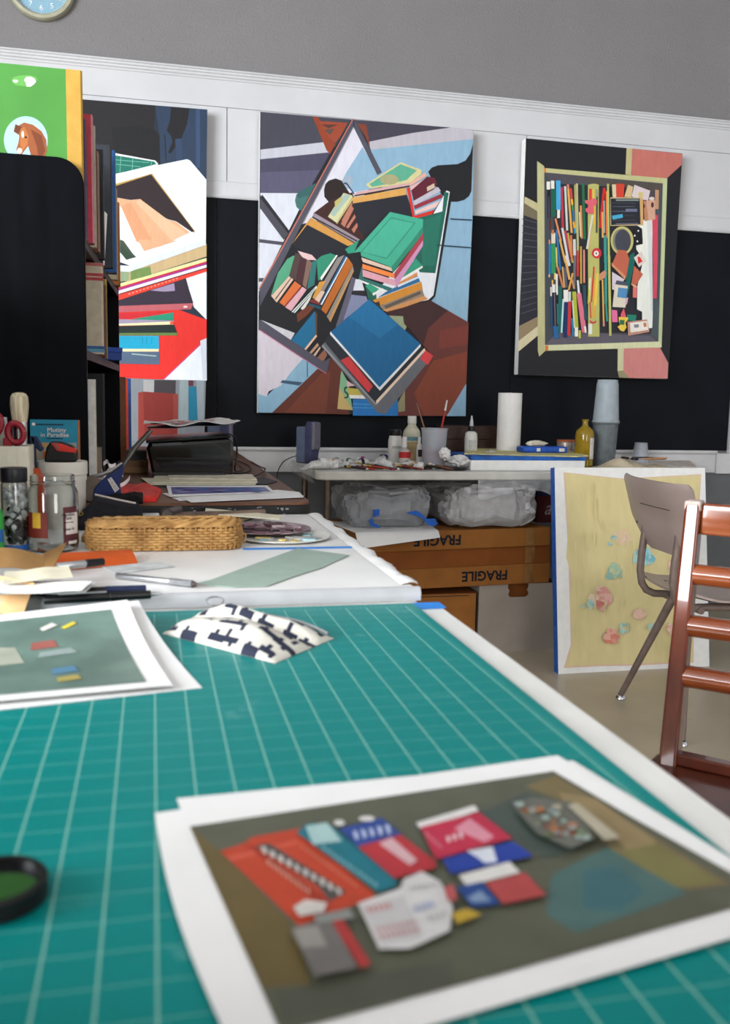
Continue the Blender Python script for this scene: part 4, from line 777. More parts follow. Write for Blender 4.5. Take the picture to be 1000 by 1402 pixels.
# scissors: red handles up
Ps = PY(14, 595, cy - .002); sz = .012
t = thing('scissors', 'red-handled scissors stuck point down in the cream tub', 'scissors', (PY(12, 612, cy).x, cy + .012, WZ + .0045))
hz0 = PY(12, 618, cy).z - WZ
m_red = mat('red_plastic', '#8c1426', .35, .45, var=.08)
def ring(cx, cz, rx, rz, r, tilt=0, n=26): return [Vector((cx + rx * math.cos(2 * PI * k / n) * math.cos(tilt) - rz * math.sin(2 * PI * k / n) * math.sin(tilt), 0, cz + rx * math.cos(2 * PI * k / n) * math.sin(tilt) + rz * math.sin(2 * PI * k / n) * math.cos(tilt))) for k in range(n + 1)]
c1x = PY(20, 598, cy).x - PY(12, 612, cy).x; c1z = PY(20, 597, cy).z - WZ
MB().tube(ring(c1x, c1z, .012, .016, .0045, .2), .0052, 10).build('finger_loop', m_red, t)
MB().tube(ring(c1x - .034, c1z + .012, .012, .018, .0045, -.3), .0052, 10).build('finger_loop', m_red, t)
MB().box(-.010, -.004, hz0 - .03, .003, .004, c1z - .008).build('shank', m_red, t, smooth=0, bevel=.002)
MB().prism([(-.009, hz0 - .03), (.004, hz0 - .03), (-.001, .0), (-.004, .0)], -.0015, .0015, axis='y').build('blade', m_chrome, t, smooth=0)
# small tubes poking out of the tub
P_ = PY(4, 575, cy + .05); tg_ = thing('glue_tube', 'white capped tube poking out behind the red scissors', 'tube', (P_.x, cy + .055, WZ + .0045))
zt = P_.z - WZ; MB().lathe([(.006, 0), (.009, .01), (.009, zt - .02), (.006, zt - .015)], 16).build('body', m_cream, tg_); MB().lathe([(.0065, zt - .015), (.0055, zt)], 14).build('cap', m_white, tg_)
# white tub with lid
TY = 1.70; cx, r = span(50, 120, 640, TY); h = PY(85, 631, TY - r if False else TY).z - WZ
t = thing('round_tub', 'round cream-white plastic tub with a deep rim lid', 'tub', (cx, TY, WZ))
m_tub = mat('offwhite_plastic', '#cfcac0', .45, .4, var=.03)
MB().lathe([(r * .86, 0), (r * .88, .003), (r * .93, h * .72), (r * .965, h * .72), (r * .965, h * .80)], 40).build('body', m_tub, t, smooth=35)
MB().lathe([(r * .97, h * .80), (r, h * .81), (r, h * .985), (r * .98, h), (r * .9, h - .001)], 40).build('lid', m_tub, t, smooth=35)
tubtop = (cx, TY, WZ + h); tubr = r
# tape measure on the tub
a, b = PY(62, 632, TY - .012), PY(106, 632, TY - .012); hm = PY(80, 604, TY - .012).z - tubtop[2]
t = thing('tape_measure', 'red and black tape measure lying on the tub lid', 'tape measure', ((a.x + b.x) / 2, TY - .012, tubtop[2]))
wm = b.x - a.x
body = [(-.5, 0), (.5, 0), (.5, .55), (.36, .8), (.0, .98), (-.3, 1.0), (-.42, .7)]
MB().prism([(x * wm, z * hm) for x, z in body], -.019, .019, axis='y').build('case', m_black, t, smooth=30, bevel=.003, seg=3)
mr_ = mat('bright_red_plastic', '#c22a1c', .4, .4, var=.06)
MB().prism([(x * wm, z * hm) for x, z in [(-.28, .93), (-.1, .55), (.5, .45), (.49, .62), (.33, .74), (.05, .9)]], -.0205, .0205, axis='y').build('grip', mr_, t, smooth=30, bevel=.001)
MB().prism([(x * wm, z * hm) for x, z in [(-.2, .9), (-.04, .62), (.02, .62), (-.12, .9)]], -.0215, .0215, axis='y').build('grip_stripe', mat('grey_rubber', '#6d5a58', .6, .3), t, smooth=0)
MB().box(-.56 * wm, -.006, .18 * hm, -.44 * wm, .006, .5 * hm).build('end_hook', mat('orange_plastic', '#c9641e', .5, .35), t, smooth=0, bevel=.001)
# paperback behind
KY = 1.80; A, B = PY(41, 575, KY), PY(108.5, 575, KY); h = (A.z + B.z) / 2 - WZ; wb_ = B.x - A.x
t = thing('paperback', 'blue paperback with pale title lettering, standing behind the round tub', 'book', (B.x, KY, WZ))
cov = mat('blue_cover_print', '#1f7f9a', .45, .35, var=.05, scale=25)
MB().box(-wb_, 0, 0, -.003, .0006, h).build('front_cover', cov, t, smooth=0); MB().box(-wb_, .0134, 0, -.003, .014, h).build('back_cover', cov, t, smooth=0)
MB().box(-.003, 0, 0, 0, .014, h).build('spine', mat('tan_spine', '#a8653a', .5, .3, var=.1), t, smooth=0, bevel=.001); MB().box(-wb_ + .001, .0006, .0005, -.003, .0134, h - .0005).build('pages', m_pages, t, smooth=0)
pale = mat('pale_title_ink', '#e6cfc6', .6, .3); dk = mat('navy_ink', '#123044', .6, .3)
hz = lambda y: PY(75, y, KY).z - WZ
lettering('Mutiny', .0118, pale, t, (PY(77.5, 588, KY).x - B.x, -.0005, hz(588.8)), (1, 0, 0), (0, 0, 1), sx=1.05)
lettering('in Paradise', .0112, pale, t, (PY(75, 595, KY).x - B.x, -.0005, hz(595.6)), (1, 0, 0), (0, 0, 1), sx=1.05)
lettering('Intelligent Behaviour 100', .0042, dk, t, (PY(66, 581, KY).x - B.x, -.0005, hz(581)), (1, 0, 0), (0, 0, 1)) if False else None
MB().box(PY(50, 580, KY).x - B.x, -.0008, hz(582.2), PY(87, 580, KY).x - B.x, -.0002, hz(580.4)).build('author_line', dk, t, smooth=0)
MB().box(PY(64, 600, KY).x - B.x, -.0008, hz(601), PY(86, 600, KY).x - B.x, -.0002, hz(599.6)).build('subtitle_line', dk, t, smooth=0)
MB().lathe([(.003, 0), (.003, .0006)], 14, M=Matrix.Translation((PY(46, 581, KY).x - B.x, 0, hz(581))) @ Matrix.Rotation(PI / 2, 4, 'X')).build('publisher_mark', pale, t, smooth=0)
MB().box(-wb_ + .004, -.0007, hz(640), -.006, -.0001, hz(606)).build('cover_picture', mat('sea_picture', '#6f98a0', .5, .3, var=.2, scale=60, color2='#b98a4a'), t, smooth=0)
# navy clip beside the brush
P_ = PY(46, 615, 1.68); t = thing('spring_clamp', 'small navy blue spring clamp beside the cream tub', 'clamp', (P_.x, 1.68, WZ))
z1 = PY(44, 597, 1.68).z - WZ
MB().box(-.006, -.006, 0, .004, .006, z1).build('handle', mat('navy_plastic', '#1c2748', .45, .35), t, smooth=0, bevel=.002)
MB().prism([(-.006, z1), (.006, z1), (.017, z1 - .022), (.012, z1 - .028), (.0, z1 - .016)], -.006, .006, axis='y').build('jaw', mat('navy_plastic', '#1c2748'), t, smooth=0, bevel=.002)
# orange bottle cap
P_ = G(48, 722, WZ); t = tag(MB().lathe([(.013, 0), (.0145, .002), (.0145, .10), (.012, .103), (.009, .112)], 20).build('orange_tube', mat('orange_plastic2', '#b8461c', .5, .35), None), 'orange plastic tube between the cream tub and round tub', 'tube'); t.location = (PY(47, 640, 1.62).x, 1.62, WZ)
# ================================================================== helpers for soft and loose things
def crumple(rx, ry, rz, seed, n=18, m=12, amp=.35):
    rnd = random.Random(seed); mb = MB(); vs = []
    for j in range(m + 1):
        th = PI * j / m
        for i in range(n):
            ph = 2 * PI * i / n; k = 1 + rnd.uniform(-amp, amp) * (1 if 0 < j < m else 0)
            vs.append((rx * k * math.sin(th) * math.cos(ph), ry * k * math.sin(th) * math.sin(ph), max(0, rz + rz * (1 + rnd.uniform(-amp, amp) * .5) * -math.cos(th))))
    fs = [(j * n + i, j * n + (i + 1) % n, (j + 1) * n + (i + 1) % n, (j + 1) * n + i) for j in range(m) for i in range(n)]
    return mb.add(vs, fs)
def slab(poly, z0, z1): return MB().prism(poly, z0, z1)
def gpoly(pts, z, org): return [((G(x, y, z) - org).x, (G(x, y, z) - org).y) for x, y in pts]
def sheet(name, label, cat, pts, z, m, th=.0004, group=None, parts=None):
    """flat sheet lying at level z, outline given by pixels"""
    org = G(*pts[0], z); org = sum((G(x, y, z) for x, y in pts), Vector()) / len(pts)
    o = slab(gpoly(pts, z, org), 0, th).build(name, m, None, smooth=0); o.location = org
    return tag(o, label, cat, group)
def warp_sheet(fn, nu, nv, name, m, parent, solid=.0004): return MB().grid(fn, nu, nv).build(name, m, parent, smooth=60, solid=solid)
def bil(c, u, v): return (c[0] * (1 - u) + c[1] * u) * (1 - v) + (c[3] * (1 - u) + c[2] * u) * v
paperw = mat('white_paper', '#e4e3e2', .6, .3, var=.02, scale=12)
cream_p = mat('cream_paper', '#d9d2ba', .65, .3, var=.04)
print_m = paint_mat('print_gloss', .3, .10, 40, (1, 1, 1))

# ================================================================== on the brown desk
# printer
py0 = 2.45; A, B = PY(203, 640, py0), PY(319, 640, py0); wpr = B.x - A.x; hp = PY(260, 596, py0).z - BZ
t = thing('printer', 'glossy black desktop printer with papers piled on its lid', 'printer', (A.x, py0, BZ))
m_gloss = mat('gloss_black', '#08080a', .12, .5, var=.05, coat=.4)
MB().prism([(0.012, 0), (wpr - .012, 0), (wpr, .01), (wpr + .002, hp * .80), (wpr - .006, hp * .93), (0.004, hp * .80), (-.004, hp * .7)], 0, .30, axis='y').build('body', m_gloss, t, smooth=25, bevel=.008, seg=3)
MB().prism([(-.006, hp * .80), (wpr - .004, hp * .95), (wpr - .006, hp), (-.004, hp * .86)], .004, .31, axis='y').build('lid', m_black, t, smooth=25, bevel=.003)
MB().box(.01, -.012, .004, wpr - .02, .002, .016).build('paper_tray', m_black, t, smooth=0, bevel=.002)
MB().box(.02, -.0015, hp * .45, wpr - .03, .001, hp * .465).build('seam', m_edge, t, smooth=0)
MB().box(.016, -.003, hp * .73, .09, .0, hp * .79, Matrix.Rotation(-.06, 4, 'Y')).build('status_panel', mat('grey_panel', '#4b4f55', .4, .4), t, smooth=0)
# support arm of the lid, at its left side
a, b = PY(166, 641, py0 + .02), PY(207, 589, py0 + .05)
MB().tube([a - t.location, (a + b) / 2 - t.location + Vector((-.003, 0, .004)), b - t.location], [.006, .007, .006], 8).build('support_arm', mat('grey_metal', '#77736c', .4, .5, metal=.4), t)
# papers on the printer
zpr = BZ + hp
for k, (lab, pts, dz, rz) in enumerate((('crumpled newsprint sheet on top of the printer', [(196, 577), (335, 585), (330, 591), (205, 596)], .026, .03), ('folded magazine under the newsprint sheet on the printer', [(200, 582), (322, 586), (325, 592), (214, 597)], .018, 0))):
    o = thing('newspaper' if k == 0 else 'magazine', lab, 'paper', (A.x + wpr / 2, py0 + .16, zpr + .008))
    c = [Vector((-wpr * .55, -.13, dz - .012)), Vector((wpr * .60, -.13, dz + .004)), Vector((wpr * .56, .13, dz + .006)), Vector((-wpr * .55, .13, dz - .010))]
    if k: c = [Vector((v.x * .92, v.y * .92, v.z)) for v in c]
    def fn(u, v, c=c, k=k):
        P = bil(c, u, v); P.z += (.006 if not k else .002) * math.sin(u * 13 + k) * math.sin(v * 5 + 1) + .006 * (1 - u) ** 6 * (1 - k); return P
    warp_sheet(fn, 24, 10, 'sheet', paperw if not k else mat('grey_magazine', '#4a4d55', .3, .4, var=.3), o, .0012)
    if not k:
        pr = MB(); rnd = random.Random(4)
        for i in range(30):
            u, v = rnd.uniform(.12, .8), rnd.uniform(.06, .85); du, dv = rnd.uniform(.03, .14), rnd.uniform(.04, .12)
            vs = [fn(u, v) + Vector((0, 0, .0015)), fn(u + du, v) + Vector((0, 0, .0015)), fn(u + du, v + dv) + Vector((0, 0, .0015)), fn(u, v + dv) + Vector((0, 0, .0015))]
            pr.add(vs, [(0, 1, 2, 3)], pc(rnd.choice(['#77787c', '#9a9a9c', '#5f6064', '#b56a60', '#8a8b90'])))
        pr.build('print', print_m, o, smooth=0)
# cables trailing from the printer
for k, pts in enumerate(([(312, 592, .95, 2.6), (318, 605, 0, 2.58), (320, 640, 0, 2.62)],)):
    pass
def cable(label, pts, r=.0022):
    P = [Vector(q) for q in pts]; out = []
    for i in range(len(P) - 1):          # smooth through the points
        p0, p1, p2, p3 = P[max(i - 1, 0)], P[i], P[i + 1], P[min(i + 2, len(P) - 1)]
        for s_ in range(8):
            u = s_ / 8; out.append(.5 * ((2 * p1) + (p2 - p0) * u + (2 * p0 - 5 * p1 + 4 * p2 - p3) * u * u + (3 * p1 - p0 - 3 * p2 + p3) * u ** 3))
    out.append(P[-1]); o = out[0].copy()
    return tag(MB().tube(out, r, 8).build('cable', m_black, None, origin=o), label, 'cable')
xr = A.x + wpr
cable('black cable looping down the printer side', [(xr - .01, 2.52, zpr + .004), (xr + .012, 2.53, zpr - .01), (xr + .02, 2.55, BZ + .06), (xr + .015, 2.56, BZ + .012), (xr + .05, 2.7, BZ + .004), (xr + .06, 3.0, BZ + .003)])
cable('black cable snaking over the desk corner', [(xr - .02, 2.62, BZ + .003), (xr + .03, 2.56, BZ + .003), (xr + .07, 2.66, BZ + .006), (xr + .085, 2.9, BZ + .003), (xr + .06, 3.2, BZ + .003)])
cable('thin black cable coiled beside the printer', [(xr + .03, 2.40, BZ + .003), (xr + .07, 2.46, BZ + .008), (xr + .105, 2.6, BZ + .012), (xr + .115, 2.8, BZ + .003), (xr + .11, 3.05, BZ + .003)])
# wooden block and black slab left of the printer
A2, B2 = PY(168, 640, 2.6), PY(203, 640, 2.6)
tag(MB().box(A2.x, 2.6, BZ, B2.x, 2.70, BZ + .035).build('wood_block', mat('light_wood', '#8d6a4c', .6, .3, var=.12, scale=12, stretch=(1, 10, 10)), None, smooth=0, bevel=.001), 'plain wood block beside the black printer', 'block')
tag(MB().box(A2.x + .01, 2.605, BZ + .0355, B2.x - .004, 2.69, BZ + .062).build('grey_box', mat('dark_grey_card', '#4a4a4c', .6, .3), None, smooth=0, bevel=.001), 'small grey box stacked on the wood block', 'box')
# sheets and pads
blk = mat('black_card', '#1b1c20', .5, .4, var=.1)
sheet('black_folder', 'black card folder under the cream papers', 'folder', [(176, 662), (365, 655), (380, 660), (365, 664), (178, 668)], BZ + .0003, blk, .002)
for i, (lab, pts, z, m_) in enumerate((('cream drawing sheet lying on the black folder', [(193, 655), (352, 659), (350, 664), (205, 664)], BZ + .003, cream_p), ('second cream sheet, turned on top of the first', [(212, 652), (350, 654), (353, 661), (208, 661)], BZ + .005, cream_p), ('thin pale envelope on the cream sheets', [(230, 651), (345, 650), (352, 657), (232, 656)], BZ + .007, mat('envelope_paper', '#e0d9c4', .6, .3)))):
    sheet('drawing_sheet', lab, 'paper', pts, z, m_, .0016)
pub = [(226, 665), (365, 666), (376, 674), (234, 683)]
sheet('white_paper_sheet', 'white paper fanned under the purple print', 'paper', [(222, 676), (350, 668), (416, 679), (300, 683), (245, 686)], BZ + .0004, paperw, .0012)
sheet('white_paper_sheet', 'larger white paper sheet at the desk front edge', 'paper', [(245, 681), (380, 671), (410, 674), (416, 681), (262, 688)], BZ + .002, paperw, .0008)
ps = sheet('purple_print', 'glossy purple and blue art print with white border on the desk', 'print', [(228, 665), (366, 665), (376, 674), (232, 680)], BZ + .004, paperw, .0008)
pn = Paint(lambda x, y: G(x, y, BZ + .0048), (0, 0, 1), .00005)
pn.poly('#5a569c', [(234, 667), (363, 667), (371, 673), (236, 677)])
rnd = random.Random(11)
for k in range(26):
    x, y = rnd.uniform(238, 350), rnd.uniform(668, 674.5); pn.poly(rnd.choice(['#4a86c0', '#8a7ac0', '#37408a', '#3aa0c4', '#2d2a5c', '#a8a0d0']), [(x, y), (x + rnd.uniform(6, 20), y + rnd.uniform(-.4, .4)), (x + rnd.uniform(5, 18), y + rnd.uniform(.6, 1.6)), (x - 2, y + 1)])
pn.build('print', ps, ps.location, print_m)

# tape gun
TG = Vector((PY(140, 668, 1.90).x, 1.90, BZ)); 
t = thing('tape_dispenser', 'blue packing-tape dispenser with a barcode sticker', 'tape dispenser', TG)
m_tg = mat('tape_gun_blue', '#16285e', .4, .4, var=.06)
L_ = lambda x, y: ((PY(x, y, 1.90) - TG).x, max((PY(x, y, 1.90) - TG).z, .001))
MB().prism([L_(*q_) for q_ in [(128, 681), (130, 668), (138, 658), (150, 650), (162, 642), (170, 634), (169, 648), (164, 662), (166, 676), (160, 682)]], -.02, .02, axis='y').build('side_plate', m_tg, t, smooth=0, bevel=.002)
cx_, cz_ = L_(134, 668)
MB().lathe([(.018, -.014), (.025, -.014), (.025, .014), (.018, .014)], 30, M=Matrix.Translation((cx_ - .012, 0, max(cz_, .026))) @ Matrix.Rotation(PI / 2, 4, 'X')).build('tape_roll', mat('brown_clear_tape', '#6d6258', .25, .5, var=.1), t)
MB().tube([Vector((L_(121, 661)[0], -.01, L_(121, 661)[1])), Vector((L_(128, 652)[0], -.01, L_(128, 652)[1])), Vector((L_(140, 649)[0], -.01, L_(140, 649)[1])), Vector((L_(152, 645)[0], -.01, L_(152, 645)[1])), Vector((L_(168, 634)[0], -.01, L_(168, 634)[1]))], .004, 8).build('cutter_guard', mat('grey_steel', '#9d9a98', .35, .5, metal=.7), t)
st = [(148, 655), (153, 652), (164, 668), (158, 673)]
MB().prism([L_(*q_) for q_ in st], -.0212, -.0203, axis='y').build('barcode_sticker', wht, t, smooth=0)
for k in range(9):
    u = (k + .6) / 10; a_, b_ = Vector(st[0]).lerp(Vector(st[3]), u), Vector(st[1]).lerp(Vector(st[2]), u)
    c0, c1 = a_.lerp(b_, .22), a_.lerp(b_, .8); wv = .35 if k % 3 else .7; dr = (Vector(st[3]) - Vector(st[0])).normalized() * wv
    MB().prism([L_(*q_) for q_ in (c0 - dr * .5, c1 - dr * .5, c1 + dr * .5, c0 + dr * .5)], -.0216, -.0211, axis='y').build('barcode_bar', ink, t, smooth=0)
# crumpled receipt paper beside
tt = thing('receipt_curl', 'curled white paper strips behind the tape dispenser', 'paper', (PY(150, 640, 2.05).x, 2.05, BZ))
rnd = random.Random(9)
for k in range(7):
    x0 = rnd.uniform(-.02, .012); z0 = rnd.uniform(.0, .045); 
    def fn(u, v, x0=x0, z0=z0, k=k):
        return (x0 + .03 * u + .004 * math.sin(u * 5 + k), -.01 + .004 * k / 7 + .004 * math.sin(u * 6 + k), z0 + v * .009 + .012 * math.sin(u * (3 + k % 3) + k) + .02 * u * (k % 2) + .012)
    MB().grid(fn, 12, 2).build('strip', paperw, tt, smooth=60, solid=.0004)
# red cloth and black cloth
def heap(name, label, cat, pts, z, h, m_, seed, hem=.004):
    """soft heap over an outline of pixels on level z"""
    P = [G(x, y, z) for x, y in pts]; c = sum(P, Vector()) / len(P); rnd = random.Random(seed)
    n = len(P) * 4; ring_ = []
    for i in range(n):
        f = i / 4; a, b = P[int(f) % len(P)], P[(int(f) + 1) % len(P)]; ring_.append(a.lerp(b, f - int(f)) - c)
    mb = MB(); rings = [(1, 0), (1.0, hem), (.92, h * .55), (.75, h * .85), (.5, h), (.25, h * .95)]
    vs = []
    for (s_, z_) in rings:
        for q_ in ring_: vs.append((q_.x * s_, q_.y * s_, z_ * (1 + rnd.uniform(-.22, .22)) if z_ else 0))
    vs.append((0, 0, h * .97)); fs = []
    for j in range(len(rings) - 1):
        for i in range(n): fs.append((j * n + i, j * n + (i + 1) % n, (j + 1) * n + (i + 1) % n, (j + 1) * n + i))
    k = (len(rings) - 1) * n
    for i in range(n): fs.append((k + i, k + (i + 1) % n, len(vs) - 1))
    fs.append(tuple(reversed(range(n))))
    o = mb.add(vs, fs).build(name, m_, None, smooth=60); o.location = (c.x, c.y, z); return tag(o, label, cat)
heap('red_cloth', 'bright red-orange folded cloth bag on the desk front', 'cloth', [(136, 686), (138, 669), (205, 667), (222, 674), (214, 687), (160, 690)], BZ, .016, mat('red_nylon', '#cf2616', .5, .35, var=.12, scale=30, bump=.3, bscale=60), 3)
heap('black_cloth', 'black cloth strap lying across the red cloth bag', 'cloth', [(140, 685), (196, 678), (196, 690), (150, 693)], BZ + .012, .012, mat('black_fabric', '#08080a', .85, .2, var=.2), 5)
# black zip case in front of the desk
ZY = 1.66; A3, B3 = PY(107, 730, ZY), PY(196, 730, ZY)
t = thing('zip_case', 'charcoal fabric zip case standing open behind the wicker case', 'case', ((A3.x + B3.x) / 2, ZY, WZ))
Z_ = lambda x, y: ((PY(x, y, ZY) - t.location).x, max((PY(x, y, ZY) - t.location).z, 0))
ol = [Z_(*q_) for q_ in [(104, 732), (104, 712), (112, 700), (122, 692), (130, 678), (160, 684), (186, 690), (194, 694), (196, 712), (190, 732)]]
m_fab = mat('charcoal_fabric', '#232228', .85, .25, var=.15, scale=80, bump=.2, bscale=400)
MB().prism(ol, -.012, .035, axis='y').build('body', m_fab, t, smooth=35, bevel=.008, seg=3)
zp = [Vector((*Z_(130, 678), 0)), Vector((*Z_(145, 681.5), 0)), Vector((*Z_(170, 687), 0)), Vector((*Z_(186, 690), 0))]
MB().tube([Vector((v.x, -.006, v.y + .002)) for v in zp], .0018, 8).build('zip', mat('pale_zip', '#c2b6b0', .5, .4), t)
MB().tube(ring(Z_(111, 702)[0], Z_(111, 702)[1], .004, .003, 0), .0009, 6).build('zip_pull', mat('brass', '#b5974c', .3, .5, metal=1), t).location.y = -.014

# ================================================================== on the white paint table
# wicker case
A4, B4 = PY(117, 735, 1.44), PY(332, 735, 1.44); Lw = B4.x - A4.x; hw = PY(225, 711, 1.44).z - WZ
t = thing('wicker_case', 'long woven wicker case with rounded ends', 'basket', ((A4.x + B4.x) / 2, 1.46, WZ), -.02)
m_wk = mat('wicker', '#b98f56', .55, .35, var=.2, scale=40, color2='#8a6234'); m_wk2 = mat('wicker_stake', '#a47a44', .6, .3, var=.15)
Wd = .085
def outline(s, n):
    pts = rounded(Lw * s[0], Wd * s[1], min(Wd * s[1] * .48, .034), 9); per = []
    tot = sum((Vector(pts[i]) - Vector(pts[(i + 1) % len(pts)])).length for i in range(len(pts))); acc = 0; i = 0
    for k in range(n):
        d = tot * k / n
        while True:
            l = (Vector(pts[i]) - Vector(pts[(i + 1) % len(pts)])).length
            if acc + l >= d or i == len(pts) - 1: break
            acc += l; i += 1
        per.append(Vector(pts[i]).lerp(Vector(pts[(i + 1) % len(pts)]), (d - acc) / l if l else 0))
    return per
NS = 76
levels = []
for k in range(8): levels.append((.962 + .038 * math.sin(PI * (k + .5) / 9), .94 + .06 * math.sin(PI * (k + .5) / 9), .0026 + k * .0042, .0021))
nb = len(levels)
for k in range(9):
    u = (k + .5) / 9; levels.append((.99 - .16 * u ** 2.2, .97 - .75 * u ** 1.5, .0372 + (hw - .0395) * math.sin(u * PI / 2), .0023))
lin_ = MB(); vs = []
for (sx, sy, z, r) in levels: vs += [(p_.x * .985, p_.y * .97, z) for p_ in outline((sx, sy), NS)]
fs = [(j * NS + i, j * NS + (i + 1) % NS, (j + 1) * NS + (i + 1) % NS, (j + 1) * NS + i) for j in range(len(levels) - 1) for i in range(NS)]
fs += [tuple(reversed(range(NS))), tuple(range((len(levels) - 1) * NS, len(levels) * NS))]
lin_.add(vs, fs).build('shade_core', mat('wicker_shadow_core', '#5d3f20', .8, .1, var=.1), t, smooth=50)  # added inner fill, coloured dark as the shade between the strands
for j, (sx, sy, z, r) in enumerate(levels):
    pts = outline((sx, sy), NS * 2); path = []
    for i in range(NS * 2 + 1):
        p_ = pts[i % (NS * 2)]; nrm = Vector((p_.x * .15, p_.y)).normalized(); ph = PI * (i / (2.0 if j < nb else 3.2)) + (PI if j % 2 else 0) + (j * 1.3 if j >= nb else 0)
        o = .0017 * math.sin(ph); path.append(Vector((p_.x + nrm.x * o, p_.y + nrm.y * o, z + (o * .7 if j >= nb else 0))))
    MB().tube(path, r, 6, caps=False).build('woven_strand', m_wk, t, smooth=60)
sk = MB(); op = outline((1.0, 1.0), NS)
for i in range(0, NS):
    p_ = op[i]; sk.tube([(p_.x * .985, p_.y * .985, .001), (p_.x * 1.0, p_.y * 1.0, .018), (p_.x * .992, p_.y * .985, .036)], .0016, 5)
sk = sk.build('upright_stakes', m_wk2, t, smooth=60)
MB().tube([Vector((Lw / 2 - .004, -.012, .026)), Vector((Lw / 2 + .006, -.012, .020)), Vector((Lw / 2 + .005, -.012, .010)), Vector((Lw / 2 - .003, -.012, .008))], .0018, 6).build('clasp_loop', m_wk, t)
MB().box(-.05, 0, 0, .0, .03, .011).build('_', m_wk) if False else None
tag(MB().box(0, 0, 0, .06, .03, .010).build('wood_strip', mat('light_wood2', '#b08a58', .6, .3, var=.12), None, smooth=0, bevel=.001), 'short pale wood strip by the wide glass jar', 'strip').location = (A4.x - .012, 1.52, WZ)
# palette plates
def plate(label, c, r, z, m_, paint, seed, ry=None):
    t = thing('paint_palette', label, 'palette', (c[0], c[1], z)); rnd = random.Random(seed)
    MB().lathe([(r * .82, 0), (r * .9, .0015), (r, .004), (r * .99, .0055), (r * .85, .003), (r * .8, .0025)], 44).build('plate', m_, t, smooth=40)
    for k in range(paint[0]):
        a = rnd.uniform(0, 2 * PI); q_ = r * .78 * math.sqrt(rnd.uniform(0.05, 1)); s_ = rnd.uniform(.006, .018); n = 10
        pts = [(q_ * math.cos(a) + s_ * rnd.uniform(.6, 1.2) * math.cos(2 * PI * i / n), q_ * math.sin(a) + s_ * .8 * rnd.uniform(.6, 1.2) * math.sin(2 * PI * i / n)) for i in range(n)]
        MB().prism(pts, .0027, .0034 + rnd.uniform(0, .004)).build('dried_paint', mat('paint_' + (h_ := rnd.choice(paint[1])).strip('#'), h_, .45, .4, var=.15, bump=.4, bscale=150), t, smooth=30)
    return t
Pp = G(392, 734, WZ); plate('pale plastic paint palette with blue and yellow smears', (.215, 1.535), .083, WZ, mat('palette_white', '#c9c8c2', .35, .45, var=.05), (16, ['#9fc0c4', '#d8c078', '#c4c2bc', '#a9b0b0']), 3)
plate('dried purple-stained paint palette stacked on the pale one', (.195, 1.585), .078, WZ + .0062, mat('palette_stained', '#a08e94', .4, .4, var=.25, color2='#4a3038', scale=50), (34, ['#4d2c34', '#7b5660', '#b9a6ac', '#8d7078', '#2d1c22']), 8)
# papers behind the palettes
sheet('envelope', 'cream envelope lying behind the palettes', 'envelope', [(282, 697), (388, 707), (383, 712), (280, 704)], WZ + .012, cream_p, .002)
sheet('drawing_sheet', 'folded tan sheet under the cream envelope', 'paper', [(250, 708), (310, 700), (350, 708), (330, 714), (262, 716)], WZ + .002, mat('tan_paper', '#c8bd9c', .65, .3), .004)
sheet('white_card', 'small white printed card beside the hammer', 'card', [(188, 704), (216, 702), (222, 712), (190, 714)], WZ + .0004, paperw, .003)
# hammer
HY = 1.74; Hc = PY(228, 700, HY); t = thing('hammer', 'old steel ball-peen hammer lying on the white table', 'hammer', (Hc.x, HY, WZ + .001))
m_steel = mat('old_steel', '#5d5452', .45, .5, metal=.5, var=.2)
MB().lathe([(.004, -.030), (.011, -.024), (.0135, -.014), (.012, -.004), (.009, .002), (.012, .012), (.0115, .03), (.008, .034)], 22, M=Matrix.Translation((0, 0, .014)) @ Matrix.Rotation(PI / 2 - .15, 4, 'X')).build('head', m_steel, t)
MB().lathe([(.007, 0), (.008, .01), (.0065, .03)], 14, M=Matrix.Translation((.0, .0, .018)) @ Matrix.Rotation(1.25, 4, 'Y')).build('eye', m_steel, t)
MB().tube([Vector((.0, 0, .014)), Vector((.05, .01, .012)), Vector((.12, .025, .0095)), Vector((.19, .04, .010))], [.006, .007, .0085, .009], 12).build('handle', mat('worn_handle', '#6e5c52', .6, .3, var=.15), t)
# sage green card on the table
sheet('sage_card', 'long sage-green card lying on the white table', 'card', [(270, 799), (290, 794), (408, 751), (478, 760.5), (440, 778), (401.6, 790), (366, 803), (321, 804.5), (285, 802)], WZ + .0004, mat('sage_card', '#94a69b', .6, .3, var=.03), .0008)
sheet('tracing_sheet', 'thin translucent paper sheet near the orange card', 'paper', [(135, 775), (215, 770), (240, 776), (160, 786)], WZ + .0003, mat('tracing_paper', '#cdd2d2', .5, .3), .0006)
orange = mat('orange_card', '#c9561f', .6, .3, var=.04)
tt = thing('orange_card', 'bright orange folded card propped before the wide glass jar', 'card', (G(130, 776, WZ).x, G(130, 776, WZ).y, WZ))
c = [G(70, 782, WZ + .002) - tt.location, G(189, 771, WZ + .001) - tt.location, G(178, 752, WZ + .012) - tt.location, G(80, 757, WZ + .02) - tt.location]
warp_sheet(lambda u, v: bil(c, u, v) + Vector((0, 0, .004 * math.sin(v * PI))), 10, 6, 'sheet', orange, tt, .0008)
kraft = mat('kraft_paper', '#8d6a40', .7, .25, var=.08)
tt = thing('kraft_envelope', 'torn brown kraft envelope in front of the jars', 'envelope', (G(30, 775, WZ).x, G(30, 775, WZ).y, WZ))
c = [G(-30, 782, WZ + .012) - tt.location, G(62, 780, WZ + .013) - tt.location, G(60, 757, WZ + .030) - tt.location, G(-20, 752, WZ + .038) - tt.location]
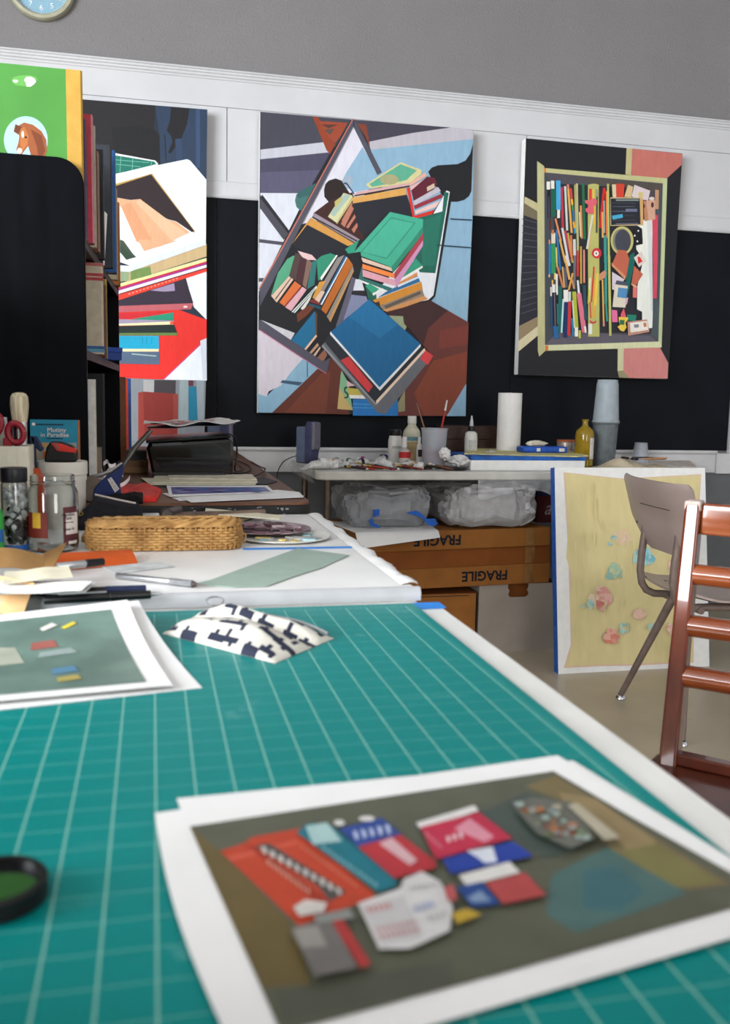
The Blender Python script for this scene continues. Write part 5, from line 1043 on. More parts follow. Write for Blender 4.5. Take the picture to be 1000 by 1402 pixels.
c2 = [G(58, 780, WZ + .012) - tt.location, G(72, 778, WZ + .016) - tt.location, G(92, 742, WZ + .036) - tt.location, G(60, 757, WZ + .030) - tt.location]
warp_sheet(lambda u, v: bil(c, u, v) + Vector((0, 0, .004 * math.sin(u * 4))), 10, 5, 'sheet', kraft, tt, .0008)
warp_sheet(lambda u, v: bil(c2, u, v), 6, 6, 'flap', kraft, tt, .0008)
# pile of paper scraps, each leaf on its own
rnd = random.Random(21)
for k in range(9):
    z = WZ + .0006 + k * .0026; o = rnd.uniform(-4, 4)
    tt = thing('paper_scrap', 'loose white scrap leaf in the pile by the tan card', 'paper', (G(60, 806, WZ).x, G(60, 806, WZ).y, z), 0, 'loose white scraps piled by the tan card')
    c = [G(-30, 812 + o * .4, z) - tt.location, G(112 + o * 2, 810 + o * .3, z) - tt.location, G(126 + o * 2, 797 + o * .4, z) - tt.location, G(-30, 794 + o * .4, z) - tt.location]
    if k == 8: c = [G(4, 798, z + .001) - tt.location, G(100, 790, z + .002) - tt.location, G(94, 775, z + .003) - tt.location, G(6, 782, z + .002) - tt.location]
    warp_sheet(lambda u, v, c=c, k=k: bil(c, u, v) + Vector((0, 0, .0011 * math.sin(u * 7 + k * 2) + .003 * max(0, u - .8) * (k % 3))), 18, 5, 'leaf', paperw if k % 4 else cream_p, tt, .0005)
# pens and craft knife
def pen(name, label, cat, p0, p1, z, r, segs, clip=None):
    a, b = G(*p0, z), G(*p1, z); d = b - a; Lp = d.length
    t = thing(name, label, cat, a, 0, rot=(0, 0, math.atan2(d.y, d.x)))
    for nm, u0, u1, r0, r1, m_ in segs: MB().lathe([(r0 * .9, u0 * Lp), (r0, u0 * Lp + .0006), (r1, u1 * Lp - .0006), (r1 * .85, u1 * Lp)], 14, M=Matrix.Rotation(PI / 2, 4, 'Y')).build(nm, m_, t)
    if clip: MB().box(clip[0] * Lp, -.002, r, clip[1] * Lp, .002, r + .002).build('clip', clip[2], t, smooth=0, bevel=.0006)
    return t
alu = mat('aluminium', '#b9bbbe', .3, .5, metal=.9, var=.05)
pen('craft_knife', 'silver craft knife with a knurled grip', 'knife', (160, 788), (285, 802), WZ + .0045, .0045, [('handle', 0, .60, .0038, .0042, alu), ('grip', .60, .84, .0048, .0048, mat('knurled_steel', '#9a9b9e', .4, .5, metal=.9, bump=.6, bscale=900)), ('collet', .84, .88, .004, .0026, m_steel), ('blade', .88, 1, .0016, .0004, m_steel)])
pen('ballpoint_pen', 'black ballpoint pen with a silver clip', 'pen', (60, 822), (222, 813), WZ + .005, .005, [('barrel', .0, .55, .005, .005, m_black), ('cap', .55, .90, .0055, .0052, m_black), ('tip', .90, 1, .003, .001, alu)], (.12, .52, alu))
pen('ballpoint_pen', 'black capped pen lying behind the silver-clip pen', 'pen', (58, 812), (200, 806), WZ + .0048, .0048, [('barrel', 0, .6, .0048, .0048, m_black), ('cap', .6, 1, .0052, .0048, mat('navy_plastic', '#1c2748'))])
pen('marker_pen', 'black marker pen resting on the orange card', 'pen', (78, 776), (142, 769), WZ + .022, .005, [('barrel', 0, .6, .005, .005, alu), ('cap', .6, 1, .0056, .005, m_black)])
tan = mat('tan_card', '#c2986a', .65, .3, var=.05)
tt = thing('tan_card', 'tan card sheet hanging over the edge of the mat', 'card', (G(20, 842, MZ).x, G(20, 842, MZ).y, MZ))
c = [G(-30, 833, MZ + .004) - tt.location, G(30, 846, MZ + .001) - tt.location, G(47, 798, MZ + .036) - tt.location, G(-30, 782, MZ + .044) - tt.location]
warp_sheet(lambda u, v: bil(c, u, v), 6, 6, 'sheet', tan, tt, .001)
sheet('sage_offcut', 'sage-green paper offcut on the far edge of the mat', 'paper', [(-20, 838), (62, 826), (100, 832), (88, 847), (76, 851), (40, 850), (-20, 848)], MZ + .0003, mat('sage_card', '#94a69b'), .0008)
sheet('sage_offcut', 'second sage strip tucked beneath the print pile', 'paper', [(95, 832), (180, 831), (185, 840), (120, 843), (90, 838)], MZ + .0002, mat('sage_card2', '#7d8d7c', .6, .3), .0006)

# ================================================================== on the cutting mat
# pouch
t = thing('zip_pouch', 'white cloth pouch printed with navy blocks, zip end towards the rear', 'pouch', (.095, .93, MZ))
tl = t.location
B4 = [G(222, 868, MZ) - tl, G(376, 909, MZ) - tl, G(458, 862, MZ + .01) - tl, G(290, 832, MZ) - tl]
for v in B4: v.z = 0
def pf(u, v, top=True):
    P = bil(B4, u, v); e = (min(u, 1 - u) * 4, min(v, 1 - v) * 4); f = min(1, e[0]) ** .5 * min(1, e[1]) ** .45
    h = .62 * (.020 + .010 * math.sin(u * 2.6 + .3) + .003 * math.sin(u * 9 + v * 7) + .003 * math.sin(v * 13 - u * 4)) * f - .010 * math.exp(-((v - .55 - .1 * u) / .08) ** 2) * f
    c = Vector((P.x, P.y, 0)); return Vector((c.x, c.y, max(.0006, h) if top else .0002))
pch = MB(); N = 64; rnd = random.Random(3); navy, wcl = pc('#262a3c'), pc('#c8c4ba')
blocks = []
for k in range(30):
    u0, v0 = (k % 6) / 6 + rnd.uniform(0, .08), (k // 6) / 5 + rnd.uniform(.0, .08); blocks.append((u0, u0 + rnd.uniform(.06, .15), v0, v0 + rnd.uniform(.05, .08)))
    blocks.append((u0 + .02, u0 + .05, v0, v0 + rnd.uniform(.1, .14)))
    if k % 2: blocks.append((u0 + .08, u0 + .11, v0 - .04, v0 + .05))
vs = [pf(i / N, j / N) for j in range(N + 1) for i in range(N + 1)]
for j in range(N):
    for i in range(N):
        u, v = (i + .5) / N, (j + .5) / N; c_ = navy if any(a_ <= u <= b_ and c__ <= v <= d_ for a_, b_, c__, d_ in blocks) else wcl
        k = j * (N + 1) + i; pch.add([vs[k], vs[k + 1], vs[k + N + 2], vs[k + N + 1]], [(0, 1, 2, 3)], c_)
o = pch.build('cloth_body', paint_mat('pouch_cloth', .85, .08, 300, (1, 1, 1)), t, smooth=0)
import bmesh
bm = bmesh.new(); bm.from_mesh(o.data); bmesh.ops.remove_doubles(bm, verts=bm.verts, dist=1e-5); bm.to_mesh(o.data); bm.free()
for p_ in o.data.polygons: p_.use_smooth = True
MB().grid(lambda u, v: pf(u, v, False), 4, 4).build('underside', mat('white_cloth', '#d8d4ca', .85, .2), t, smooth=0)
MB().tube([pf(.02 + .05 * k, .96) + Vector((0, 0, .003)) for k in range(20)], .0016, 6).build('zip', mat('grey_zip', '#8a8a8c', .4, .5), t)
pr = pf(.06, .93) + Vector((0, 0, .008)); MB().tube([pr + Vector((.010 * math.cos(a), .004 * math.sin(a), .0045 * math.sin(a))) for a in [2 * PI * k / 20 for k in range(21)]], .0011, 6, caps=False).build('zip_ring', m_chrome, t)

# prints at left
def curl(c, lift, pw=3):
    def fn(u, v):
        P = bil(c, u, v); P.z += lift * (v ** pw) * (.25 + .75 * u); return P
    return fn
def print_sheet(name, label, c, lift, img, m_img, shapes, pw=3):
    org = sum(c, Vector()) / 4; cc = [v - org for v in c]; org2 = Vector((org.x, org.y, MZ)); cc = [v - org2 for v in c]
    t = thing(name, label, 'print', org2); fn = curl(cc, lift, pw)
    warp_sheet(fn, 20, 20, 'paper', paperw, t, .0003)
    up = Vector((0, 0, .0005))
    if img:
        u0, u1, v0, v1 = img
        MB().grid(lambda u, v: fn(u0 + (u1 - u0) * u, v0 + (v1 - v0) * v) + up, 20, 20).build('printed_image', m_img, t, smooth=60)
        sh = MB()
        for i, (col, pts) in enumerate(shapes):
            MB().add([fn(u0 + (u1 - u0) * a_, v0 + (v1 - v0) * b_) + up * (1.5 + .2 * i) for a_, b_ in pts], [tuple(range(len(pts)))], pc(col)).build('printed_shape', print_m, t, smooth=0)
    return t
z = MZ + .0006
imgA = mat('print_greygreen', '#6d857c', .3, .4, var=.12, scale=14)
cA = [G(-260, 1000, z), G(277, 941.5, z), G(190, 848, z), G(-220, 880, z)]
print_sheet('art_print', 'lower art print of the pile beside the cloth pouch, mostly hidden', cA, .022, (.05, .90, .07, .80), imgA, [], 2.5)
z = MZ + .004
cB = [G(-285, 985, z), G(237, 938, z + .001), G(175, 850, z), G(-240, 878, z)]
print_sheet('art_print', 'grey-green art print lying on top of the pile beside the cloth pouch', cB, .024, (.04, .93, .06, .92), imgA,
            [('#a3a798', [(.50, .38), (.63, .40), (.61, .62), (.50, .66)]), ('#b4b3a4', [(.52, .44), (.60, .46), (.58, .56)]), ('#a06058', [(.66, .56), (.76, .58), (.75, .68), (.67, .66)]), ('#93a29f', [(.68, .45), (.82, .48), (.80, .55), (.69, .52)]), ('#57809a', [(.71, .20), (.80, .22), (.79, .30), (.71, .28)]), ('#a89a58', [(.72, .09), (.80, .11), (.79, .17), (.72, .15)]), ('#d0c040', [(.80, .80), (.85, .86), (.84, .89), (.79, .83)]), ('#d6d2cc', [(.72, .80), (.78, .86), (.76, .90), (.71, .84)]), ('#8ca098', [(.30, .3), (.44, .34), (.42, .5), (.3, .5)])], 2.5)
# big print in front
zB = MZ + .0012
c0 = [G(337, 1476, zB), G(1122, 1249, zB), G(785, 1041, zB), G(242, 1093, zB)]
print_sheet('art_print', 'lower sheet under the big sample print, only its white edge showing', [c0[0] + Vector((.01, .01, 0)), c0[1], c0[2], c0[3]], .0, None, None, [])
zT = MZ + .0028
Tc = [G(337, 1476, zT), G(1122, 1249, zT), G(764, 1034, zT), G(212, 1113, zT)]
org = sum(Tc, Vector()) / 4; org.z = MZ
t = thing('art_print', 'large glossy print showing red and blue packets, laid on the cutting mat', 'print', org)
fn = lambda u, v: bil([v_ - org for v_ in Tc], u, v) + Vector((-.006 * math.sin(PI * v) * (1 - u) ** 3, 0, .0))
warp_sheet(fn, 20, 16, 'paper', paperw, t, .0003)
zi = zT + .0004
p = Paint(lambda x, y: G(x, y, zi), (0, 0, 1), .00003); GAIN = .82
p.poly('#5d5f4f', [(260, 1132), (758, 1056), (860, 1116), (1060, 1228), (700, 1330), (385, 1415)])
V1 = (200, 1080, 2.381); V2 = (580, 1060, 2.381)
p.poly('#6b5c36', [(145, 125), (240, 205), (480, 450), (540, 640), (380, 650), (300, 480)], V1); p.poly('#54564a', [(420, 660), (540, 640), (1000, 560), (1000, 640), (450, 765)], V1)
p.poly('#7d6f4c', [(330, 40), (430, 5), (1000, 360), (860, 380), (640, 280), (480, 100)], V2); p.poly('#9a8760', [(440, 60), (560, 80), (760, 220), (700, 280), (600, 190), (470, 110)], V2); p.poly('#7f7a4a', [(640, 250), (760, 230), (960, 350), (800, 380)], V2)
p.poly('#4f6f6c', [(420, 330), (600, 240), (700, 300), (860, 390), (700, 450), (500, 520), (400, 460)], V2); p.poly('#3f6a70', [(520, 320), (620, 300), (720, 380), (640, 450), (520, 440)], V2); p.poly('#4c5751', [(180, 130), (330, 60), (480, 110), (520, 240), (400, 280), (280, 200)], V2)
p.poly('#c2452a', [(240, 205), (320, 180), (345, 160), (505, 130), (745, 345), (745, 360), (640, 395), (500, 450)], V1); p.poly('#d25a44', [(262, 225), (490, 170), (500, 180), (275, 240)], V1); p.poly('#9f3420', [(320, 180), (360, 195), (600, 370), (580, 390)], V1)
p.poly('#55524f', [(355, 190), (400, 180), (655, 340), (600, 370), (560, 320)], V1)
rnd = random.Random(17)
def glyphs(col, x0, y0, x1, y1, n, hgt, V):        # a line of printed letters as seen on the packet
    for k in range(n):
        u = (k + .5) / n; x, y = x0 + (x1 - x0) * u, y0 + (y1 - y0) * u; w_ = abs(x1 - x0) / n * .34
        p.poly(col, [(x - w_, y - hgt), (x + w_ * rnd.uniform(.3, 1), y - hgt * .8), (x + w_ * 1.3, y + hgt * rnd.uniform(.4, 1)), (x + w_ * .2, y + hgt), (x - w_ * .4, y + hgt * .3)], V)
glyphs('#cfc8c2', 370, 195, 640, 345, 10, 13, V1); glyphs('#dd9c86', 390, 240, 535, 345, 9, 10, V1); glyphs('#d8836c', 500, 190, 690, 330, 12, 5, V1)
p.poly('#d5cfc8', [(480, 395), (520, 370), (590, 380), (580, 410), (500, 425)], V1)
p.poly('#1d7484', [(490, 150), (530, 120), (600, 125), (820, 310), (810, 330), (755, 345)], V1); p.poly('#a9c9c8', [(520, 130), (590, 118), (640, 180), (545, 190)], V1)
glyphs('#7fb4ba', 570, 195, 755, 330, 11, 9, V1)
p.poly('#2c4a94', [(630, 140), (770, 105), (835, 160), (690, 200)], V1); glyphs('#b9c4e0', 670, 165, 800, 140, 5, 16, V1); p.oval('#dcd8d4', 720, 108, 26, 9, V1); p.oval('#d5d2ce', 630, 122, 18, 10, V1)
p.poly('#b8343c', [(690, 200), (830, 160), (945, 250), (945, 270), (810, 305)], V1); p.poly('#d8b0b4', [(760, 190), (800, 170), (885, 245), (860, 262)], V1)
p.poly('#e2dfdc', [(-25, 170), (165, 112), (180, 130), (20, 185), (-10, 190)], V2); p.poly('#c22f4c', [(-10, 185), (180, 135), (290, 220), (40, 290)], V2); p.poly('#dd93a4', [(100, 190), (150, 155), (230, 215), (200, 235)], V2); glyphs('#e0c8cc', 70, 228, 130, 208, 3, 11, V2); glyphs('#dc8798', 5, 205, 60, 255, 5, 8, V2)
p.poly('#24409c', [(60, 290), (290, 232), (360, 280), (90, 340)], V2); p.poly('#dde2ec', [(140, 265), (225, 250), (240, 300), (200, 305), (175, 285)], V2); p.poly('#e0ddd8', [(115, 345), (280, 300), (315, 335), (140, 380)], V2); p.poly('#274a8c', [(105, 385), (190, 365), (250, 440), (160, 450)], V2); p.poly('#7f96b4', [(140, 420), (185, 395), (220, 430), (165, 435)], V2); p.poly('#b34a4a', [(200, 370), (330, 335), (400, 410), (260, 440)], V2)
p.poly('#c2a238', [(90, 470), (140, 455), (190, 475), (110, 505)], V2)
p.poly('#d8d6d4', [(690, 390), (830, 340), (840, 310), (900, 285), (960, 320), (1000, 400), (990, 480), (860, 540), (760, 540)], V1); p.poly('#c9c6c6', [(700, 400), (840, 365), (905, 500), (770, 535)], V1)
glyphs('#c87a78', 715, 415, 800, 398, 5, 12, V1); glyphs('#cc8a88', 745, 480, 880, 455, 9, 7, V1); glyphs('#cc8a88', 755, 505, 890, 480, 8, 8, V1); glyphs('#9aa6cc', 870, 415, 940, 395, 4, 14, V1); glyphs('#b5b0b0', 860, 345, 950, 330, 6, 6, V1); glyphs('#a8a4a6', 915, 450, 980, 425, 4, 9, V1); p.poly('#c05a5c', [(970, 345), (1000, 335), (1015, 385), (985, 390)], V1)
p.poly('#74706c', [(470, 480), (600, 445), (690, 610), (550, 640)], V1); p.poly('#9a9690', [(480, 485), (560, 470), (590, 540), (510, 545)], V1); p.poly('#b03a38', [(605, 460), (640, 450), (735, 600), (700, 612)], V1); p.poly('#8f928e', [(545, 440), (660, 415), (680, 445), (560, 465)], V1)
p.poly('#6d6f66', [(290, 120), (350, 95), (480, 110), (560, 230), (480, 265), (370, 215)], V2)
for k in range(46):
    u, v = rnd.uniform(0, 1), rnd.uniform(0, 1); x, y = 300 + 150 * u + 90 * v, 112 + 20 * u + 110 * v; a_ = rnd.uniform(6, 20)
    p.poly(rnd.choice(['#a4603c', '#b5744a', '#8a5a3c', '#9a4a34', '#6a7a4c', '#8a9a98', '#9a9c98', '#9fb0a8', '#7c8468', '#b0a890']), [(x - a_, y - a_ * .3), (x + a_ * .6, y - a_ * .6), (x + a_, y + a_ * .4), (x - a_ * .2, y + a_ * .6)], V2)
p.poly('#b9b29c', [(470, 130), (500, 120), (640, 235), (590, 245)], V2)
p.build('printed_image', t, org, print_m); GAIN = 1.0

# lens filter at left
Fc = G(-6, 1232, MZ); r = (G(64, 1232, MZ) - Fc).length
t = thing('lens_filter', 'round black screw-in lens filter lying on the mat', 'lens filter', (Fc.x, Fc.y, MZ))
hf = .011
MB().lathe([(r * .94, 0), (r, .001), (r, hf * .35), (r * .97, hf * .4), (r * .97, hf * .5), (r, hf * .55), (r, hf - .001), (r * .97, hf), (r * .84, hf), (r * .82, hf * .7), (r * .82, 0)], 56).build('ring', mat('matte_black_metal', '#0d0d0f', .4, .4, var=.1), t, smooth=35)
MB().lathe([(r * .825, hf * .55), (r * .825, hf * .62)], 48).build('glass', mat('dark_filter_glass', '#101214', .03, .6, var=.02, coat=.6), t, smooth=35)
# ================================================================== on the folding table
def at(px, Y): return PY(px, 630, Y).x
def zat(px, py, Y): return PY(px, py, Y).z - FZ
def wid(p0, p1, Y): return (PY(p1, 620, Y).x - PY(p0, 620, Y).x)
m_wpl = mat('white_plastic', '#d9d8d4', .4, .4, var=.03); m_tip = mat('translucent_tip', '#c9cdd2', .3, .5)
# computer speakers
def speaker(label, px, Y, z0, h, rz):
    t = thing('computer_speaker', label, 'speaker', (PY(px, 610, Y).x, Y, z0), rz, 'computer speakers')
    sb = mat('speaker_blue_grey', '#56627a', .45, .4, var=.08); sg = mat('speaker_grille', '#757280', .7, .3, var=.08, bump=.4, bscale=900)
    MB().box(-.040, -.028, 0, .012, .028, h * .87).build('cabinet', sb, t, smooth=30, bevel=.006, seg=3)
    MB().prism([(.006, 0), (.034, 0), (.040, h * .3), (.040, h * .94), (.034, h), (.016, h), (.006, h * .88)], -.031, .031, axis='y').build('front_shell', mat('speaker_navy', '#3d4060', .45, .4), t, smooth=30, bevel=.003)
    MB().box(.036, -.027, h * .33, .050, .027, h * .985).build('grille', sg, t, smooth=30, bevel=.005, seg=3)
    for k in range(4): MB().box(-.0405, -.0285, h * (.10 + .09 * k), -.030, .0285, h * (.10 + .09 * k) + .004).build('vent_rib', mat('speaker_rib', '#6d7688', .5, .4), t, smooth=0)
    return t
sy = 3.80; speaker('blue-grey computer speaker standing on the corner of the folding table', 421, sy, FZ, PY(425, 577, sy).z - FZ, -.75)
speaker('purple-grey computer speaker standing behind the printer', 300, 3.45, BZ, PY(300, 574, 3.45).z - BZ, -.2)
cable('thin cable hanging from the computer speaker', [(at(406, 3.8), 3.8, FZ + .03), (at(398, 3.8), 3.83, FZ + .018), (at(387, 3.86), 3.88, FZ - .01), (at(380, 3.9), 3.92, FZ - .08), (at(377, 3.95), 3.96, FZ - .3)], .002)

def bottle(name, label, cat, px0, px1, ytop, Y, prof, body_m, cap=None, lab=None, group=None, base=0):
    """lathe bottle; prof in fractions of radius and height; cap = (z0, r0, r1, material)"""
    r = wid(px0, px1, Y) / 2; h = zat((px0 + px1) / 2, ytop, Y) - base
    t = thing(name, label, cat, (at((px0 + px1) / 2, Y), Y, FZ + base), 0, group)
    MB().lathe([(a * r, b * h) for a, b in prof], 28).build('body', body_m, t, smooth=40)
    if cap: MB().lathe([(cap[1] * r, cap[0] * h), (cap[1] * r * 1.02, cap[0] * h + .001), (cap[2] * r, h - .001), (cap[2] * r * .9, h)], 22).build('cap', cap[3], t, smooth=40)
    for (a0, a1, z0, z1, m_) in (lab or []): curved_label('label', t, r * 1.004, a0, a1, z0 * h, z1 * h, m_)
    return t, r, h
shoulder = [(.9, 0), (1, .02), (1, .62), (.92, .70), (.5, .80), (.46, .84), (.46, .86)]
tan_l = mat('tan_label', '#b59c74', .6, .3, var=.12); teal_l = mat('teal_label', '#6f9aa0', .6, .3)
bottle('medium_bottle', 'cream plastic bottle with a tan label, tallest beside the water cup', 'bottle', 551.5, 574.5, 569.5, 3.72, shoulder, mat('cream_bottle', '#cfcbb4', .4, .4), (.85, .5, .5, m_wpl), [(-150, -30, .10, .48, tan_l), (-140, -50, .5, .58, teal_l)])
bl = bottle('supplement_jar', 'white jar with a black lid and dark lettering', 'jar', 531.5, 550, 588, 3.66, [(.92, 0), (1, .03), (1, .70), (.86, .80), (.84, .84)], m_wpl, (.83, .86, .82, m_black), [])
lettering('GOOD', .014, ink, bl[0], (.0, -bl[1] * 1.02, bl[2] * .52), (1, 0, 0), (0, 0, 1), sx=.9)
b2 = bottle('paint_bottle', 'small white-capped bottle with a red half-moon label', 'bottle', 545, 562, 598, 3.56, [(.9, 0), (1, .03), (1, .46), (.85, .56), (.40, .62), (.38, .68)], mat('pale_bottle', '#b9b4ac', .4, .4), (.66, .42, .40, m_wpl), [])
curved_label('red_label', b2[0], b2[1] * 1.01, -160, -20, b2[2] * .32, b2[2] * .52, mat('red_label', '#b32a2e', .5, .3)); 
bottle('ink_bottle', 'tiny white bottle with a black label tucked behind the water cup', 'bottle', 570, 578, 598, 3.60, shoulder, m_wpl, (.85, .5, .48, m_wpl), [(-130, -40, .34, .58, ink)])
# water cup with brushes
CY = 3.52; r = wid(577, 612, CY) / 2; h = zat(594, 586, CY); t = thing('water_cup', 'clear plastic cup half full of pink paint water', 'cup', (at(594, CY), CY, FZ))
m_frost = mat('frosted_plastic', '#c3c9d3', .3, .45, var=.03, alpha=.38)
MB().lathe(glass_wall([(r * .78, 0), (r * .8, .002), (r * .98, h * .97), (r * 1.04, h * .985), (r * 1.04, h)], .0015), 32).build('cup', m_frost, t, smooth=45)
MB().lathe([(r * .76, .002), (r * .86, h * .46)], 32).build('water', mat('pink_water', '#a87880', .2, .5, var=.05, alpha=.85), t, smooth=45)
cupx = at(594, CY)
def brush(label, p0, p1, r, hm, fm=None, bm__=None, group=None, head=.0):
    p0, p1 = Vector(p0), Vector(p1); d = p1 - p0; t = thing('paintbrush', label, 'paintbrush', p0, 0, group)
    MB().tube([Vector(), d * .35, d * .72], [r * .55, r, r * .8], 8).build('handle', hm, t)
    MB().tube([d * .72, d * .88], [r * .85, r * .9], 8).build('ferrule', fm or m_chrome, t)
    MB().tube([d * .88, d * .95, d], [r * .9, r * 1.1, r * .2], 8).build('bristles', bm__ or mat('dark_bristle', '#2d2420', .8, .2), t)
    return t
redh = mat('red_handle', '#a51c20', .35, .4); brownh = mat('brown_handle', '#6a4030', .45, .4); whiteh = mat('white_tip', '#dedad6', .4, .4)
pa, pb = PY(612.5, 548, CY), Vector((cupx + .004, CY + .002, FZ + .014))
brush('paintbrush with a red handle standing in the water cup', pa, pb, .0042, redh)
pm = pa.lerp(pb, .02); 
tt = COL.objects['paintbrush'] if 'paintbrush' in COL.objects else None
MB().tube([pa - pa, (pb - pa) * .16], [.0032, .0042], 8).build('handle_tip', whiteh, tt)
brush('thin brown paintbrush standing in the water cup', PY(571, 552, CY + .01), Vector((cupx + .012, CY + .012, FZ + .012)), .003, mat('tan_handle', '#9a7258', .45, .4))
# crumpled paper towel on a black lid
t0 = tag(MB().lathe([(.044, 0), (.046, .003), (.043, .008), (.040, .010)], 32).build('black_saucer', m_black, None), 'shallow black saucer under the crumpled paper', 'saucer'); t0.location = (at(624, 3.44), 3.445, FZ)
t1 = tag(crumple(.040, .036, .024, 4, 22, 14, .3).build('crumpled_paper', mat('crumpled_paper', '#dad8d8', .7, .3, var=.05), None, smooth=0), 'crumpled white paper towel lying on the black saucer', 'paper'); t1.location = (at(629, 3.45), 3.45, FZ + .0108)
t2 = tag(crumple(.020, .020, .026, 7, 18, 12, .3).build('crumpled_paper', mat('crumpled_paper', '#dad8d8'), None, smooth=0), 'twisted white tissue with a pink stain leaning on the water cup', 'paper'); t2.location = (at(612, 3.42), 3.42, FZ + .040); t2.rotation_euler = (0, -.3, 0)
# wooden box behind
A5, B5 = PY(606, 600, 3.92), PY(681, 600, 3.92); hb = zat(640, 583, 3.92)
t = thing('wooden_box', 'dark brown wooden paint box with a brass latch', 'box', ((A5.x + B5.x) / 2, 3.92, FZ)); wbx = B5.x - A5.x
m_dkw = mat('dark_wood', '#3a241c', .5, .4, var=.2, scale=14, stretch=(2, 10, 10))
MB().box(-wbx / 2, 0, 0, wbx / 2, .09, hb * .62).build('box_body', m_dkw, t, smooth=0, bevel=.002); MB().box(-wbx / 2, 0, hb * .63, wbx / 2, .09, hb).build('lid', m_dkw, t, smooth=0, bevel=.002)
MB().box(-.012, -.004, hb * .5, .006, .0, hb * .72).build('latch', mat('brass', '#b5974c'), t, smooth=0, bevel=.001)
# squeeze bottle
sq = bottle('squeeze_bottle', 'white squeeze bottle with a black collar and pointed nozzle', 'bottle', 636, 652.5, 571, 3.78, [(.92, 0), (1, .02), (1, .56), (.9, .66), (.5, .70), (.5, .71)], m_wpl, None, [(-130, -60, .1, .52, mat('printed_label', '#c9c9c8', .6, .3, var=.2, scale=250))])
MB().lathe([(sq[1] * .54, sq[2] * .70), (sq[1] * .55, sq[2] * .71), (sq[1] * .48, sq[2] * .80), (sq[1] * .3, sq[2] * .81)], 20).build('collar', m_black, sq[0], smooth=40)
MB().lathe([(sq[1] * .32, sq[2] * .81), (sq[1] * .30, sq[2] * .84), (sq[1] * .26, sq[2] * .9), (sq[1] * .10, sq[2] * 1.03)], 14).build('nozzle', m_tip, sq[0])
# small clear plastic lump, orange inside
tag(crumple(.028, .02, .018, 12, 14, 9, .25).build('plastic_packet', mat('clear_packet', '#b9b2b0', .2, .5, alpha=.6), None, smooth=0), 'scrunched clear plastic packet in front of the wooden box', 'packet').location = (at(672, 3.62), 3.62, FZ + .036)
# paper towel roll
RY = 3.80; r = wid(680.5, 710.5, RY) / 2; h = zat(695, 538, RY)
t = thing('paper_towel_roll', 'tall white roll of paper towels', 'paper roll', (at(695.5, RY), RY, FZ))
MB().lathe([(r, 0), (r * 1.005, .002), (r * 1.005, h - .002), (r, h), (r * .36, h), (r * .36, h - .02)], 40, caps=False).build('roll', mat('tissue', '#e6e4e2', .85, .2, var=.02, bump=.2, bscale=250), t, smooth=40); MB().lathe([(r * .36, 0), (r * .36, h * .999)], 20, caps=False).build('core', mat('cardboard_tube', '#a4835c', .8, .2), t)
# stacked blank canvases with blue edge
SX0, SX1 = PY(645, 640, 3.42).x, PY(801, 640, 3.42).x; zs = zat(700, 625, 3.42)
t = thing('stretched_canvas', 'white stretched canvas with blue-taped rim, lying face up', 'canvas', ((SX0 + SX1) / 2, 3.42, FZ))
ws = SX1 - SX0; MB().box(-ws / 2, 0, 0, ws / 2, .30, zs * .72).build('canvas', m_canvas, t, smooth=0, bevel=.002); MB().box(-ws / 2 + .001, .001, zs * .72, ws / 2 + .006, .30, zs).build('blue_rim', mat('blue_edge_paint', '#1f5cb0', .5, .35), t, smooth=0, bevel=.0015)
zt_ = FZ + zs
sheet('yellow_sheet', 'pale yellow paper sheet lying on the white canvas', 'paper', [(636, 622), (790, 626), (806, 625), (770, 616), (640, 615)], zt_ + .0003, mat('yellow_paper', '#c9c18a', .6, .3), .005)
# tissue pack with tissue
A6, B6 = PY(713, 612, 3.62), PY(774, 612, 3.62); hbx = PY(740, 606, 3.62).z - zt_ - .006; zt2 = zt_ + .0056
t = thing('tissue_pack', 'flattened bright blue tissue pack', 'tissue box', ((A6.x + B6.x) / 2, 3.62, zt2)); wt = B6.x - A6.x
m_bl = mat('blue_packaging', '#1f55b8', .35, .45, var=.1, scale=40)
MB().box(-wt / 2, -.03, 0, wt / 2, .05, .026).build('pack', m_bl, t, smooth=30, bevel=.008, seg=3)
MB().box(-wt * .2, -.031, .006, -wt * .12, -.0295, .02).build('printed_panel', m_wpl, t, smooth=0); MB().box(wt * .3, -.031, .006, wt * .42, -.0295, .02).build('printed_panel', wht, t, smooth=0)
crumple(.042, .026, .013, 9, 18, 10, .35).build('tissue', mat('tissue_cream', '#ddd5c4', .85, .2), t, smooth=0).location = (-.03, .01, .024)
# tin stack
for k, (lab, c_) in enumerate((('lower clear-sided tin of the small stack', '#8d8482'), ('upper tin of the small stack, with an orange rim', '#a39a96'))):
    Y = 3.80; r = wid(763, 786, Y) / 2; tt = thing('paint_tin', lab, 'tin', (at(774.5, Y), Y, FZ + .0001 + k * .055), 0, 'small stacked tins')
    MB().lathe([(r * .97, 0), (r, .002), (r, .043), (r * .97, .046)], 30).build('body', mat('tin_' + str(k), c_, .3, .5, metal=.3, var=.15), tt, smooth=40); MB().lathe([(r * 1.02, .045), (r * 1.03, .047), (r * 1.03, .053), (r * .98, .055)], 30).build('lid', mat('rim_' + str(k), ('#7d7a78', '#b0603c')[k], .4, .4), tt, smooth=40)
# oil bottle
ob = bottle('oil_bottle', 'glass bottle of yellow linseed oil with a white label', 'bottle', 787.5, 811, 574, 3.60, [(.92, 0), (1, .02), (1, .68), (.9, .77), (.36, .86), (.30, .88), (.30, .97), (.36, .975), (.36, 1)], mat('amber_oil', '#a98a1e', .06, .5, var=.05, trans=.35), None, [(-80, -5, .18, .62, wht)])
curved_label('pale_base', ob[0], ob[1] * 1.003, -178, -2, .01, ob[2] * .16, mat('pale_oil', '#cfc06a', .3, .4))
